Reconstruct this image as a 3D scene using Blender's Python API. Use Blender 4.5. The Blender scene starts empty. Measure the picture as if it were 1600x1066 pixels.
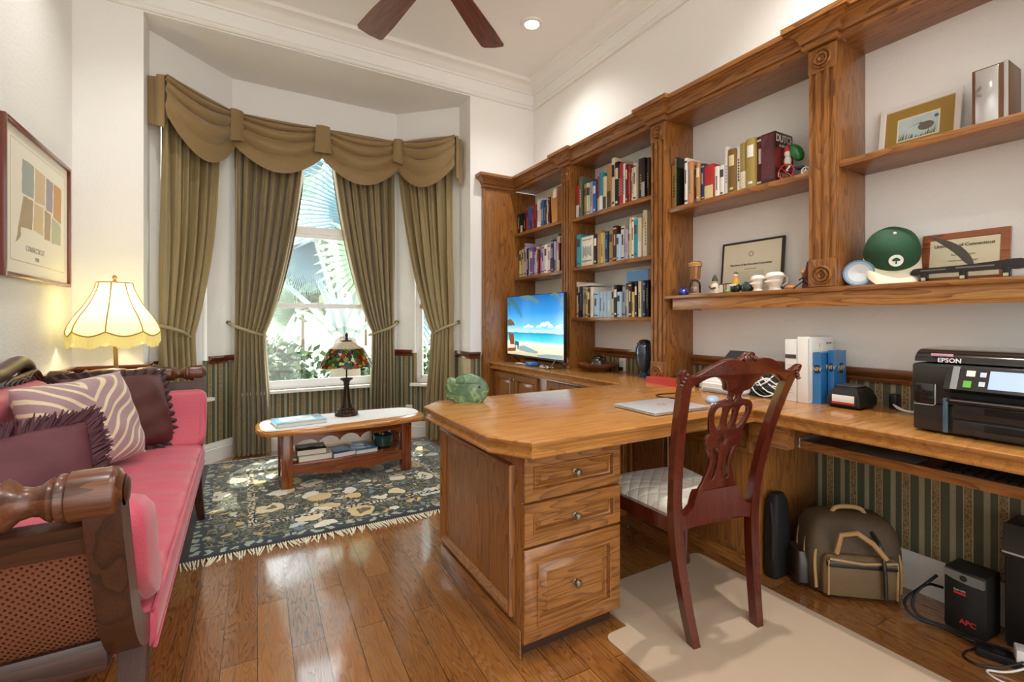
import bpy, bmesh, math, random
from mathutils import Vector, Matrix
random.seed(7)
S = bpy.context.scene
COL = S.collection
PI = math.pi

# ------------------------------------------------------------------ camera, world, sun, lamps, exposure
YAW = math.atan(423/737.0)
cam_d = bpy.data.cameras.new('camera'); cam = bpy.data.objects.new('camera', cam_d); COL.objects.link(cam)
cam.location = (0, 0, 1.2); cam.rotation_euler = (PI/2, 0, -YAW)
cam_d.sensor_width = 36; cam_d.lens = 737/1600*36; cam_d.shift_y = -33/1600; cam_d.clip_start = 0.02; cam_d.clip_end = 300
S.camera = cam
S.view_settings.view_transform = 'Standard'; S.view_settings.look = 'None'
S.view_settings.exposure = 0.50; S.view_settings.gamma = 1; S.view_settings.use_curve_mapping = False

w = bpy.data.worlds.new('sky'); S.world = w; w.use_nodes = True
wn = w.node_tree.nodes; wl = w.node_tree.links
bg = wn['Background']; tc = wn.new('ShaderNodeTexCoord'); sep = wn.new('ShaderNodeSeparateXYZ'); cr = wn.new('ShaderNodeValToRGB')
wl.new(tc.outputs['Generated'], sep.inputs[0]); wl.new(sep.outputs['Z'], cr.inputs[0]); wl.new(cr.outputs[0], bg.inputs['Color'])
cr.color_ramp.elements[0].position = 0.0; cr.color_ramp.elements[0].color = (1.0, 0.97, 0.90, 1)
cr.color_ramp.elements[1].position = 0.7; cr.color_ramp.elements[1].color = (0.80, 0.92, 1.0, 1)
# the sky is brightest on the sun's side, beyond the bay
mr = wn.new('ShaderNodeMapRange'); mr.interpolation_type = 'SMOOTHSTEP'; mr.inputs['From Min'].default_value = -0.15; mr.inputs['From Max'].default_value = 0.75; mr.inputs['To Min'].default_value = 2.1; mr.inputs['To Max'].default_value = 4.5
wl.new(sep.outputs['Y'], mr.inputs['Value']); wl.new(mr.outputs[0], bg.inputs['Strength'])

def lamp(name, kind, loc, energy, color=(1, 1, 1), **kw):
    d = bpy.data.lights.new(name, kind); d.energy = energy; d.color = color
    for k, v in kw.items(): setattr(d, k, v)
    o = bpy.data.objects.new(name, d); COL.objects.link(o); o.location = loc
    return o
def aim(o, d): o.rotation_euler = Vector(d).to_track_quat('-Z', 'Y').to_euler()
sun = lamp('sun', 'SUN', (6, 14, 14), 5.0, (1.0, 0.93, 0.82), angle=math.radians(0.6)); aim(sun, (-0.50, -1, -1.85))
CANS = [(2.04, 3.23), (2.0, 1.0), (-0.38, 3.2), (-0.38, 1.0), (0.82, 0.1)]
for i, (x, y) in enumerate(CANS):
    o = lamp('downlight_beam', 'SPOT', (x, y, 3.585), (62, 125, 45, 50, 60)[i], (1.0, 0.97, 0.93), spot_size=math.radians(125), spot_blend=1.0, shadow_soft_size=0.035)
    aim(o, (0, 0, -1))

# ------------------------------------------------------------------ helpers
def lin(h):
    h = h.lstrip('#'); r = []
    for i in (0, 2, 4):
        v = int(h[i:i+2], 16)/255.0
        r.append(v/12.92 if v <= 0.04045 else ((v+0.055)/1.055)**2.4)
    return (r[0], r[1], r[2], 1)
_m = {}
def nodes(name):
    m = bpy.data.materials.new(name); m.use_nodes = True
    return m, m.node_tree.nodes, m.node_tree.links, m.node_tree.nodes['Principled BSDF']
def P(h, rough=0.5, metal=0.0, coat=0.0, emit=None, es=0.0, sheen=0.0, trans=0.0, alpha=1.0, var=0.0, bump=0.0, bscale=60, sss=0.0):
    k = (h, rough, metal, coat, emit, es, sheen, trans, alpha, var, bump, bscale, sss)
    if k in _m: return _m[k]
    m, n, l, b = nodes('paint_'+h.lstrip('#'))
    b.inputs['Base Color'].default_value = lin(h); b.inputs['Roughness'].default_value = rough; b.inputs['Metallic'].default_value = metal
    b.inputs['Coat Weight'].default_value = coat; b.inputs['Coat Roughness'].default_value = 0.12
    b.inputs['Sheen Weight'].default_value = sheen; b.inputs['Transmission Weight'].default_value = trans; b.inputs['Alpha'].default_value = alpha
    if emit: b.inputs['Emission Color'].default_value = lin(emit); b.inputs['Emission Strength'].default_value = es
    if sss: b.inputs['Subsurface Weight'].default_value = sss; b.inputs['Subsurface Scale'].default_value = 0.02
    if var or bump:
        t = n.new('ShaderNodeTexCoord'); z = n.new('ShaderNodeTexNoise'); z.inputs['Scale'].default_value = bscale; z.inputs['Detail'].default_value = 5
        l.new(t.outputs['Object'], z.inputs['Vector'])
        if var:
            mx = n.new('ShaderNodeMix'); mx.data_type = 'RGBA'; c = lin(h)
            mx.inputs['A'].default_value = tuple(min(1, v*(1-var)) for v in c[:3])+(1,); mx.inputs['B'].default_value = tuple(min(1, v*(1+var)) for v in c[:3])+(1,)
            l.new(z.outputs['Fac'], mx.inputs['Factor']); l.new(mx.outputs['Result'], b.inputs['Base Color'])
        if bump:
            bp = n.new('ShaderNodeBump'); bp.inputs['Strength'].default_value = bump; bp.inputs['Distance'].default_value = 0.004
            l.new(z.outputs['Fac'], bp.inputs['Height']); l.new(bp.outputs[0], b.inputs['Normal'])
    _m[k] = m; return m
def math_node(n, l, op, a, b=None, c=None):
    q = n.new('ShaderNodeMath'); q.operation = op
    for i, v in enumerate((a, b, c)):
        if v is None: continue
        if isinstance(v, (int, float)): q.inputs[i].default_value = v
        else: l.new(v, q.inputs[i])
    return q.outputs[0]
def ramp(n, l, fac, stops, interp='LINEAR'):
    r = n.new('ShaderNodeValToRGB'); r.color_ramp.interpolation = interp
    e = r.color_ramp.elements
    while len(e) < len(stops): e.new(0.5)
    for i, (p, c) in enumerate(stops): e[i].position = p; e[i].color = lin(c) if isinstance(c, str) else (c, c, c, 1)
    l.new(fac, r.inputs[0]); return r.outputs[0]
def wood(name, light, mid, dark, axis='z', rough=0.32, coat=0.35, scale=1.0, rings=11.0, bump=0.12, amount=0.62, pore=0.28):
    """flat-sawn timber: contour lines of a noise field stretched along the grain, plus fine open pores"""
    k = ('wood', name, axis, scale)
    if k in _m: return _m[k]
    m, n, l, b = nodes(name+'_grain_'+axis)
    t = n.new('ShaderNodeTexCoord'); mp = n.new('ShaderNodeMapping')
    long, cross = 1.5*scale, 15.0*scale
    mp.inputs['Scale'].default_value = {'x': (long, cross, cross), 'y': (cross, long, cross), 'z': (cross, cross, long)}[axis]
    l.new(t.outputs['Object'], mp.inputs['Vector'])
    z1 = n.new('ShaderNodeTexNoise'); z1.inputs['Scale'].default_value = 1.0; z1.inputs['Detail'].default_value = 1.5; z1.inputs['Roughness'].default_value = 0.4
    l.new(mp.outputs[0], z1.inputs['Vector'])
    s1 = math_node(n, l, 'MULTIPLY', z1.outputs['Fac'], rings); s2 = math_node(n, l, 'FRACT', s1)
    s3 = math_node(n, l, 'POWER', s2, 2.6)
    mp2 = n.new('ShaderNodeMapping'); f = 9.0
    mp2.inputs['Scale'].default_value = {'x': (4*f/3, 40*f, 40*f), 'y': (40*f, 4*f/3, 40*f), 'z': (40*f, 40*f, 4*f/3)}[axis]
    l.new(t.outputs['Object'], mp2.inputs['Vector'])
    z2 = n.new('ShaderNodeTexNoise'); z2.inputs['Scale'].default_value = 1.0; z2.inputs['Detail'].default_value = 2.0
    l.new(mp2.outputs[0], z2.inputs['Vector'])
    pores = ramp(n, l, z2.outputs['Fac'], [(0.42, 0.0), (0.62, 1.0)])
    mixf = math_node(n, l, 'MULTIPLY_ADD', pores, pore, math_node(n, l, 'MULTIPLY', s3, amount))
    col = ramp(n, l, mixf, [(0.0, light), (0.42, mid), (1.0, dark)])
    l.new(col, b.inputs['Base Color'])
    b.inputs['Roughness'].default_value = rough; b.inputs['Coat Weight'].default_value = coat; b.inputs['Coat Roughness'].default_value = 0.15
    bp = n.new('ShaderNodeBump'); bp.inputs['Strength'].default_value = bump; bp.inputs['Distance'].default_value = 0.002; bp.invert = True
    l.new(mixf, bp.inputs['Height']); l.new(bp.outputs[0], b.inputs['Normal'])
    _m[k] = m; return m
def oak(axis='z'): return wood('oak', '#A06831', '#855326', '#512F14', axis)
def oaktop(axis='x'): return wood('golden_oak', '#BC8342', '#AA7136', '#825324', axis, rough=0.27, coat=0.45, rings=5, bump=0.03, amount=0.45, pore=0.35)
def mahog(axis='z'): return wood('mahogany', '#5A2114', '#4A190D', '#361008', axis, rough=0.2, coat=0.7, rings=3, bump=0.0, amount=0.4, pore=0.2)
def walnut(axis='z'): return wood('walnut', '#4E2C1B', '#3D2115', '#221009', axis, rough=0.38, coat=0.2, rings=6, bump=0.06)
def cherry(axis='x'): return wood('cherry', '#8C4A22', '#7C3B1A', '#532510', axis, rough=0.2, coat=0.5, rings=6, bump=0.04)

class MB:
    def __init__(s): s.b = bmesh.new(); s.mi = 0
    def _f(s, vs):
        try: f = s.b.faces.new(vs); f.material_index = s.mi; return f
        except ValueError: return None
    def box(s, x0, y0, z0, x1, y1, z1, bev=0.0, seg=2):
        x0, x1 = sorted((x0, x1)); y0, y1 = sorted((y0, y1)); z0, z1 = sorted((z0, z1))
        v = [s.b.verts.new(p) for p in [(x0,y0,z0),(x1,y0,z0),(x1,y1,z0),(x0,y1,z0),(x0,y0,z1),(x1,y0,z1),(x1,y1,z1),(x0,y1,z1)]]
        fs = [s._f([v[i] for i in q]) for q in [(3,2,1,0),(4,5,6,7),(0,1,5,4),(1,2,6,5),(2,3,7,6),(3,0,4,7)]]
        if bev > 0:
            es = set(e for f in fs for e in f.edges)
            bmesh.ops.bevel(s.b, geom=list(es), offset=min(bev, 0.45*min(x1-x0, y1-y0, z1-z0)), segments=seg, affect='EDGES', profile=0.5)
        return s
    def obox(s, c, size, rot=(0,0,0), bev=0.0):
        t = MB(); t.box(-size[0]/2, -size[1]/2, -size[2]/2, size[0]/2, size[1]/2, size[2]/2, bev)
        M = Matrix.Translation(c) @ Matrix.Rotation(rot[2],4,'Z') @ Matrix.Rotation(rot[1],4,'Y') @ Matrix.Rotation(rot[0],4,'X')
        return s.join(t, M)
    def join(s, t, M=None):
        mp = {}
        for v in t.b.verts: mp[v] = s.b.verts.new(M @ v.co if M else v.co)
        for f in t.b.faces:
            g = s._f([mp[v] for v in f.verts])
            if g: g.material_index = max(f.material_index, s.mi)
        t.b.free(); return s
    def rings(s, rs, close=True, cap=True, loop=False):
        R = [[s.b.verts.new(p) for p in r] for r in rs]
        n = len(R[0]); m = len(R)
        for i in range(m if loop else m-1):
            A, B = R[i], R[(i+1) % m]
            for j in range(n if close else n-1):
                k = (j+1) % n; s._f([A[j], A[k], B[k], B[j]])
        if cap and close and not loop: s._f(R[0][::-1]); s._f(R[-1])
        return s
    def prism(s, pts, axis, a0, a1):
        mp = {'x': lambda p, a: (a, p[0], p[1]), 'y': lambda p, a: (p[0], a, p[1]), 'z': lambda p, a: (p[0], p[1], a)}[axis]
        return s.rings([[mp(p, a0) for p in pts], [mp(p, a1) for p in pts]])
    def sweep(s, prof, path, cap=True):
        """prof: (offset to the left of travel, z); path: xy points; mitred"""
        rs = []; n = len(path)
        for i in range(n):
            p = Vector(path[i]).to_2d()
            d0 = (p - Vector(path[i-1]).to_2d()).normalized() if i > 0 else None
            d1 = (Vector(path[i+1]).to_2d() - p).normalized() if i < n-1 else None
            if d0 is None: d0 = d1
            if d1 is None: d1 = d0
            n0 = Vector((-d0.y, d0.x)); n1 = Vector((-d1.y, d1.x)); m = (n0+n1).normalized(); k = 1/max(0.3, m.dot(n0))
            rs.append([(p.x+m.x*k*o, p.y+m.y*k*o, z) for o, z in prof])
        return s.rings(rs, cap=cap)
    def lathe(s, prof, c=(0,0,0), n=32, axis='z', cap=True):
        rs = []
        for r, h in prof:
            ring = []
            for i in range(n):
                a = 2*PI*i/n; u, v = r*math.cos(a), r*math.sin(a)
                ring.append({'z': (c[0]+u, c[1]+v, c[2]+h), 'x': (c[0]+h, c[1]+u, c[2]+v), 'y': (c[0]+v, c[1]+h, c[2]+u)}[axis])
            rs.append(ring)
        return s.rings(rs, cap=cap)
    def tube(s, path, r, n=8, closed=False, cap=True):
        P_ = [Vector(p) for p in path]; m = len(P_); rs = []
        up = Vector((0, 0, 1)); prev = None
        for i in range(m):
            a = P_[(i-1) % m] if (closed or i > 0) else P_[i]; b = P_[(i+1) % m] if (closed or i < m-1) else P_[i]
            d = (b-a)
            d = d.normalized() if d.length > 1e-9 else Vector((0, 0, 1))
            if prev is None:
                x = d.cross(up)
                if x.length < 1e-3: x = d.cross(Vector((1, 0, 0)))
                x.normalize()
            else:
                x = prev - d*prev.dot(d)
                if x.length < 1e-4: x = d.cross(up)
                x.normalize()
            prev = x; y = d.cross(x); rr = r[i] if isinstance(r, (list, tuple)) else r
            rs.append([P_[i] + x*rr*math.cos(2*PI*k/n) + y*rr*math.sin(2*PI*k/n) for k in range(n)])
        return s.rings(rs, cap=cap, loop=closed)
    def ell(s, c, r, nu=20, nv=12, M=None):
        if isinstance(r, (int, float)): r = (r, r, r)
        rs = []
        for j in range(1, nv):
            t = PI*j/nv
            rs.append([Vector((r[0]*math.sin(t)*math.cos(2*PI*i/nu), r[1]*math.sin(t)*math.sin(2*PI*i/nu), -r[2]*math.cos(t))) for i in range(nu)])
        if M: rs = [[M @ p for p in q] for q in rs]
        c = Vector(c); s.rings([[c+p for p in q] for q in rs]); return s
    def grid(s, f, nu, nv, closeu=False):
        V = [[s.b.verts.new(f(i/nu, j/nv)) for i in range(nu if closeu else nu+1)] for j in range(nv+1)]
        w_ = len(V[0])
        for j in range(nv):
            for i in range(nu):
                k = (i+1) % w_; s._f([V[j][i], V[j][k], V[j+1][k], V[j+1][i]])
        return s
    def poly(s, pts): s._f([s.b.verts.new(p) for p in pts]); return s
    def panel(s, mp, u0, u1, v0, v1, prof):
        """concentric rectangular moulding; prof: (inset, depth); mp(u,v,d)->xyz"""
        rs = [[mp(u0+i, v0+i, d), mp(u1-i, v0+i, d), mp(u1-i, v1-i, d), mp(u0+i, v1-i, d)] for i, d in prof]
        return s.rings(rs)
    def build(s, name, m, parent=None, local=False, ang=38, smooth=True):
        if parent is not None and not local:
            o = origin(parent)
            for v in s.b.verts: v.co -= o
        bmesh.ops.recalc_face_normals(s.b, faces=s.b.faces[:])
        me = bpy.data.meshes.new(name)
        if smooth:
            for f in s.b.faces: f.smooth = True
            th = math.radians(ang)
            for e in s.b.edges:
                e.smooth = not (len(e.link_faces) != 2 or e.calc_face_angle(0) > th)
        s.b.to_mesh(me); s.b.free()
        for mm in (m if isinstance(m, (list, tuple)) else [m]): me.materials.append(mm)
        o = bpy.data.objects.new(name, me); COL.objects.link(o)
        if parent is not None: o.parent = parent
        return o
def origin(o):
    v = Vector((0, 0, 0))
    while o is not None: v += o.location; o = o.parent
    return v
def tag(o, label=None, cat=None, group=None, kind=None):
    if label: o['label'] = label
    if cat: o['category'] = cat
    if group: o['group'] = group
    if kind: o['kind'] = kind
    return o
def thing(name, label, cat, loc=(0,0,0), rz=0.0, group=None):
    o = bpy.data.objects.new(name, None); COL.objects.link(o); o.location = loc; o.rotation_euler = (0, 0, rz); o.empty_display_size = 0.05
    return tag(o, label, cat, group)
def struct(mb, name, m, parent=None, **k):
    o = mb.build(name, m, parent, **k)
    if parent is None: o['kind'] = 'structure'
    return o
def rehome(o):
    """give a one-mesh thing its origin at the bottom centre of its own shape"""
    me = o.data; xs = [v.co for v in me.vertices]
    lo = Vector((min(v.x for v in xs), min(v.y for v in xs), min(v.z for v in xs))); hi = Vector((max(v.x for v in xs), max(v.y for v in xs), max(v.z for v in xs)))
    c = Vector(((lo.x+hi.x)/2, (lo.y+hi.y)/2, lo.z)); me.transform(Matrix.Translation(-c)); o.location = o.location + c
    return o
def offset_poly(pts, d):
    """inset a counter-clockwise polygon by d"""
    n = len(pts); out = []
    for i in range(n):
        p0, p1, p2 = Vector(pts[i-1]), Vector(pts[i]), Vector(pts[(i+1) % n])
        a = (p1-p0).normalized(); b = (p2-p1).normalized(); na = Vector((-a.y, a.x)); nb = Vector((-b.y, b.x))
        m = (na+nb).normalized(); k = d/max(0.35, m.dot(na)); out.append((p1.x+m.x*k, p1.y+m.y*k))
    return out
def smooth2(pts, it=2, closed=True):
    for _ in range(it):
        q = []; n = len(pts)
        for i in range(n if closed else n-1):
            a, b = pts[i], pts[(i+1) % n]
            q += [tuple(a[k]*0.75+b[k]*0.25 for k in range(len(a))), tuple(a[k]*0.25+b[k]*0.75 for k in range(len(a)))]
        pts = q if closed else [pts[0]]+q+[pts[-1]]
    return pts
def sheet(outline, holes, depth, bevel=0.0):
    """flat board with cut-outs: 2D curve -> mesh in the XY plane, thickness 2*depth about z=0; returns a mesh"""
    c = bpy.data.curves.new('cut', 'CURVE'); c.dimensions = '2D'; c.fill_mode = 'BOTH'; c.extrude = depth-bevel; c.bevel_depth = bevel; c.bevel_resolution = 2
    for pts in [outline]+list(holes):
        sp = c.splines.new('POLY'); sp.points.add(len(pts)-1)
        for i, p in enumerate(pts): sp.points[i].co = (p[0], p[1], 0, 1)
        sp.use_cyclic_u = True
    o = bpy.data.objects.new('cut', c); me = bpy.data.meshes.new_from_object(o); bpy.data.objects.remove(o); bpy.data.curves.remove(c)
    return me
def mesh_obj(me, name, m, parent=None, fn=None, ang=38):
    b = bmesh.new(); b.from_mesh(me); bpy.data.meshes.remove(me); t = MB(); t.b.free(); t.b = b
    bmesh.ops.remove_doubles(b, verts=b.verts[:], dist=1e-5)
    for f in b.faces: f.material_index = 0
    if fn:
        for v in b.verts: v.co = Vector(fn(v.co))
    return t.build(name, m, parent, local=True, ang=ang)
def text(body, size, m, parent, loc, rot, name='lettering', align='CENTER', ext=0.0004, squash=1.0, bold=0.0):
    c = bpy.data.curves.new('txt', 'FONT'); c.body = body; c.size = size; c.align_x = align; c.align_y = 'CENTER'; c.extrude = ext; c.resolution_u = 3; c.offset = bold
    o = bpy.data.objects.new('txt', c); me = bpy.data.meshes.new_from_object(o); bpy.data.objects.remove(o); bpy.data.curves.remove(c)
    me.transform(Matrix.Diagonal((squash, 1, 1, 1)))
    me.materials.clear(); me.materials.append(m)
    q = bpy.data.objects.new(name, me); COL.objects.link(q)
    if parent is not None: q.parent = parent
    q.location = loc; q.rotation_euler = rot
    return q
FACE_W = (PI/2, 0, -PI/2)      # lettering that stands upright and faces -X
FACE_S = (PI/2, 0, 0)          # upright, faces -Y
# ------------------------------------------------------------------ the room
def wallpaper(dx, dy):
    m, n, l, b = nodes('striped_wallpaper')
    t = n.new('ShaderNodeTexCoord'); d = n.new('ShaderNodeVectorMath'); d.operation = 'DOT_PRODUCT'; d.inputs[1].default_value = (dx, dy, 0)
    l.new(t.outputs['Object'], d.inputs[0])
    u = math_node(n, l, 'FRACT', math_node(n, l, 'MULTIPLY_ADD', d.outputs['Value'], 1/0.105, 20.0))
    col = ramp(n, l, u, [(0.0, '#C9BE97'), (0.025, '#7E6442'), (0.27, '#C9BE97'), (0.295, '#565843'), (0.50, '#565843'), (0.515, '#9C967C'), (0.70, '#565843'), (0.93, '#565843')], 'CONSTANT')
    # damask scrolls inside the brown band
    mp = n.new('ShaderNodeMapping'); mp.inputs['Scale'].default_value = (1, 1, 0.8); l.new(t.outputs['Object'], mp.inputs[0])
    v = n.new('ShaderNodeTexVoronoi'); v.inputs['Scale'].default_value = 75; v.feature = 'DISTANCE_TO_EDGE'; l.new(mp.outputs[0], v.inputs['Vector'])
    vm = ramp(n, l, v.outputs['Distance'], [(0.06, 1.0), (0.14, 0.0)])
    band = math_node(n, l, 'MULTIPLY', math_node(n, l, 'GREATER_THAN', u, 0.04), math_node(n, l, 'LESS_THAN', u, 0.26))
    band2 = math_node(n, l, 'MULTIPLY', math_node(n, l, 'GREATER_THAN', u, 0.515), math_node(n, l, 'LESS_THAN', u, 0.70))
    f = math_node(n, l, 'MULTIPLY', vm, math_node(n, l, 'MULTIPLY_ADD', band2, 0.35, math_node(n, l, 'MULTIPLY', band, 0.55)))
    mx = n.new('ShaderNodeMix'); mx.data_type = 'RGBA'; l.new(f, mx.inputs['Factor']); l.new(col, mx.inputs['A']); mx.inputs['B'].default_value = lin('#B7A277')
    l.new(mx.outputs['Result'], b.inputs['Base Color']); b.inputs['Roughness'].default_value = 0.55
    return m
def plaster(h, bump=0.25):
    m, n, l, b = nodes('white_plaster')
    b.inputs['Base Color'].default_value = lin(h); b.inputs['Roughness'].default_value = 0.75
    t = n.new('ShaderNodeTexCoord'); z = n.new('ShaderNodeTexNoise'); z.inputs['Scale'].default_value = 45; z.inputs['Detail'].default_value = 3
    l.new(t.outputs['Object'], z.inputs['Vector']); r = ramp(n, l, z.outputs['Fac'], [(0.5, 0.0), (0.6, 1.0)])
    bp = n.new('ShaderNodeBump'); bp.inputs['Strength'].default_value = bump; bp.inputs['Distance'].default_value = 0.002
    l.new(r, bp.inputs['Height']); l.new(bp.outputs[0], b.inputs['Normal']); return m
def floor_mat():
    m, n, l, b = nodes('oak_floorboards')
    t = n.new('ShaderNodeTexCoord'); mp = n.new('ShaderNodeMapping'); mp.inputs['Rotation'].default_value = (0, 0, math.radians(90+1.5)); l.new(t.outputs['Object'], mp.inputs[0])
    br = n.new('ShaderNodeTexBrick'); br.offset = 0.37; br.offset_frequency = 2; br.inputs['Scale'].default_value = 1.0
    br.inputs['Brick Width'].default_value = 0.95; br.inputs['Row Height'].default_value = 0.112; br.inputs['Mortar Size'].default_value = 0.0014; br.inputs['Mortar Smooth'].default_value = 0.3
    br.inputs['Color1'].default_value = (0, 0, 0, 1); br.inputs['Color2'].default_value = (1, 1, 1, 1); br.inputs['Mortar'].default_value = (0.5, 0.5, 0.5, 1)
    l.new(mp.outputs[0], br.inputs['Vector'])
    tone = br.outputs['Color']
    off = n.new('ShaderNodeVectorMath'); off.operation = 'MULTIPLY_ADD'; l.new(tone, off.inputs[0]); off.inputs[1].default_value = (37, 37, 37); l.new(mp.outputs[0], off.inputs[2])
    mp2 = n.new('ShaderNodeMapping'); mp2.inputs['Scale'].default_value = (1.8, 16, 1); l.new(off.outputs[0], mp2.inputs[0])
    z1 = n.new('ShaderNodeTexNoise'); z1.inputs['Scale'].default_value = 1; z1.inputs['Detail'].default_value = 1.6; l.new(mp2.outputs[0], z1.inputs[0])
    s3 = math_node(n, l, 'POWER', math_node(n, l, 'FRACT', math_node(n, l, 'MULTIPLY', z1.outputs['Fac'], 19)), 1.8)
    mp3 = n.new('ShaderNodeMapping'); mp3.inputs['Scale'].default_value = (14, 320, 1); l.new(off.outputs[0], mp3.inputs[0])
    z2 = n.new('ShaderNodeTexNoise'); z2.inputs['Scale'].default_value = 1; l.new(mp3.outputs[0], z2.inputs[0])
    po = ramp(n, l, z2.outputs['Fac'], [(0.45, 0.0), (0.65, 1.0)])
    f = math_node(n, l, 'MULTIPLY_ADD', po, 0.22, math_node(n, l, 'MULTIPLY', s3, 0.42))
    f = math_node(n, l, 'MULTIPLY_ADD', tone, 0.36, f)
    col = ramp(n, l, f, [(0.0, '#A5713C'), (0.45, '#8A5628'), (1.0, '#4C2912')])
    mx = n.new('ShaderNodeMix'); mx.data_type = 'RGBA'; l.new(br.outputs['Fac'], mx.inputs['Factor']); l.new(col, mx.inputs['A']); mx.inputs['B'].default_value = lin('#24140A')
    l.new(mx.outputs['Result'], b.inputs['Base Color'])
    l.new(math_node(n, l, 'MULTIPLY_ADD', s3, 0.08, 0.20), b.inputs['Roughness'])
    b.inputs['Coat Weight'].default_value = 1.0; b.inputs['Coat Roughness'].default_value = 0.09; b.inputs['Coat IOR'].default_value = 1.6
    bp = n.new('ShaderNodeBump'); bp.inputs['Strength'].default_value = 0.25; bp.inputs['Distance'].default_value = 0.0015; bp.invert = True
    l.new(math_node(n, l, 'MULTIPLY_ADD', br.outputs['Fac'], 2.0, f), bp.inputs['Height']); l.new(bp.outputs[0], b.inputs['Normal'])
    return m
WHITE = plaster('#F3F2EF'); CEIL = plaster('#F4F2EE', 0.08); TRIM = P('#F1EFEA', 0.4); VINYL = P('#F4F4F6', 0.3)
RX, LX, BY, BAYY, ZC, ZS = 2.60, -0.955, 4.09, 4.84, 3.60, 3.33
JL, JR = -0.585, 1.89          # bay jambs
BAY = [(JR, BY), (JR, 4.35), (1.40, BAYY), (-0.07, BAYY), (JL, 4.33), (JL, BY)]

b = MB(); b.prism([(LX-0.1, -2.6), (RX+0.1, -2.6), (RX+0.1, BY+0.1), (JR+0.1, BY+0.1), (JR+0.1, 4.4), (1.45, 4.95), (-0.12, 4.95), (JL-0.1, 4.4), (JL-0.1, BY+0.1), (LX-0.1, BY+0.1)], 'z', -0.12, 0.0)
struct(b, 'floor', floor_mat(), smooth=False)
b = MB(); b.box(LX-0.1, -2.0, ZC, RX+0.1, BY+0.1, ZC+0.1); struct(b, 'ceiling', CEIL, smooth=False)
b = MB(); b.prism([(JR+0.1, BY+0.1), (JR+0.1, 4.4), (1.45, 4.95), (-0.12, 4.95), (JL-0.1, 4.4), (JL-0.1, BY+0.1)], 'z', ZS, ZS+0.1)
struct(b, 'ceiling', CEIL, smooth=False)
ZR = 0.86
def wall(name, x0, y0, x1, y1, dirv, z0=0, z1=ZC, zr=ZR):
    if z0 < zr: b = MB(); b.box(x0, y0, z0, x1, y1, zr); struct(b, name, wallpaper(*dirv), smooth=False)
    b = MB(); b.box(x0, y0, max(z0, zr), x1, y1, z1); struct(b, name, WHITE, smooth=False)
wall('wall_right', RX, -2.0, RX+0.1, BY+0.1, (0, 1), zr=0.93)
wall('wall_left', LX-0.1, -2.0, LX, BY+0.1, (0, 1))
wall('wall_back', LX-0.1, BY, JL, 4.42, (1, 0))
wall('wall_back', JR, BY, RX+0.1, 4.42, (1, 0))
b = MB(); b.box(JL, BY, ZS, JR, BY+0.1, ZC); struct(b, 'wall_back', WHITE, smooth=False)

def seg_frame(p0, p1):
    p0 = Vector(p0); p1 = Vector(p1); d = (p1-p0).normalized(); o = Vector((d.y, -d.x))  # outward is to the right of travel
    return lambda s, q, z: (p0.x+d.x*s+o.x*q, p0.y+d.y*s+o.y*q, z), (p1-p0).length, d
def sbox(mb, F, s0, s1, q0, q1, z0, z1):
    c = [F(s0,q0,z0), F(s1,q0,z0), F(s1,q1,z0), F(s0,q1,z0)]; t = [F(s0,q0,z1), F(s1,q0,z1), F(s1,q1,z1), F(s0,q1,z1)]
    return mb.rings([c, t])
def glass_mat():
    m, n, l, b = nodes('window_glass'); n.remove(b)
    t = n.new('ShaderNodeBsdfTransparent'); t.inputs[0].default_value = (0.97, 0.99, 0.98, 1); g = n.new('ShaderNodeBsdfGlossy'); g.inputs['Roughness'].default_value = 0.0
    mx = n.new('ShaderNodeMixShader'); mx.inputs[0].default_value = 0.06; l.new(t.outputs[0], mx.inputs[1]); l.new(g.outputs[0], mx.inputs[2]); l.new(mx.outputs[0], n['Material Output'].inputs['Surface']); return m
GLASS = glass_mat()
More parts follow.
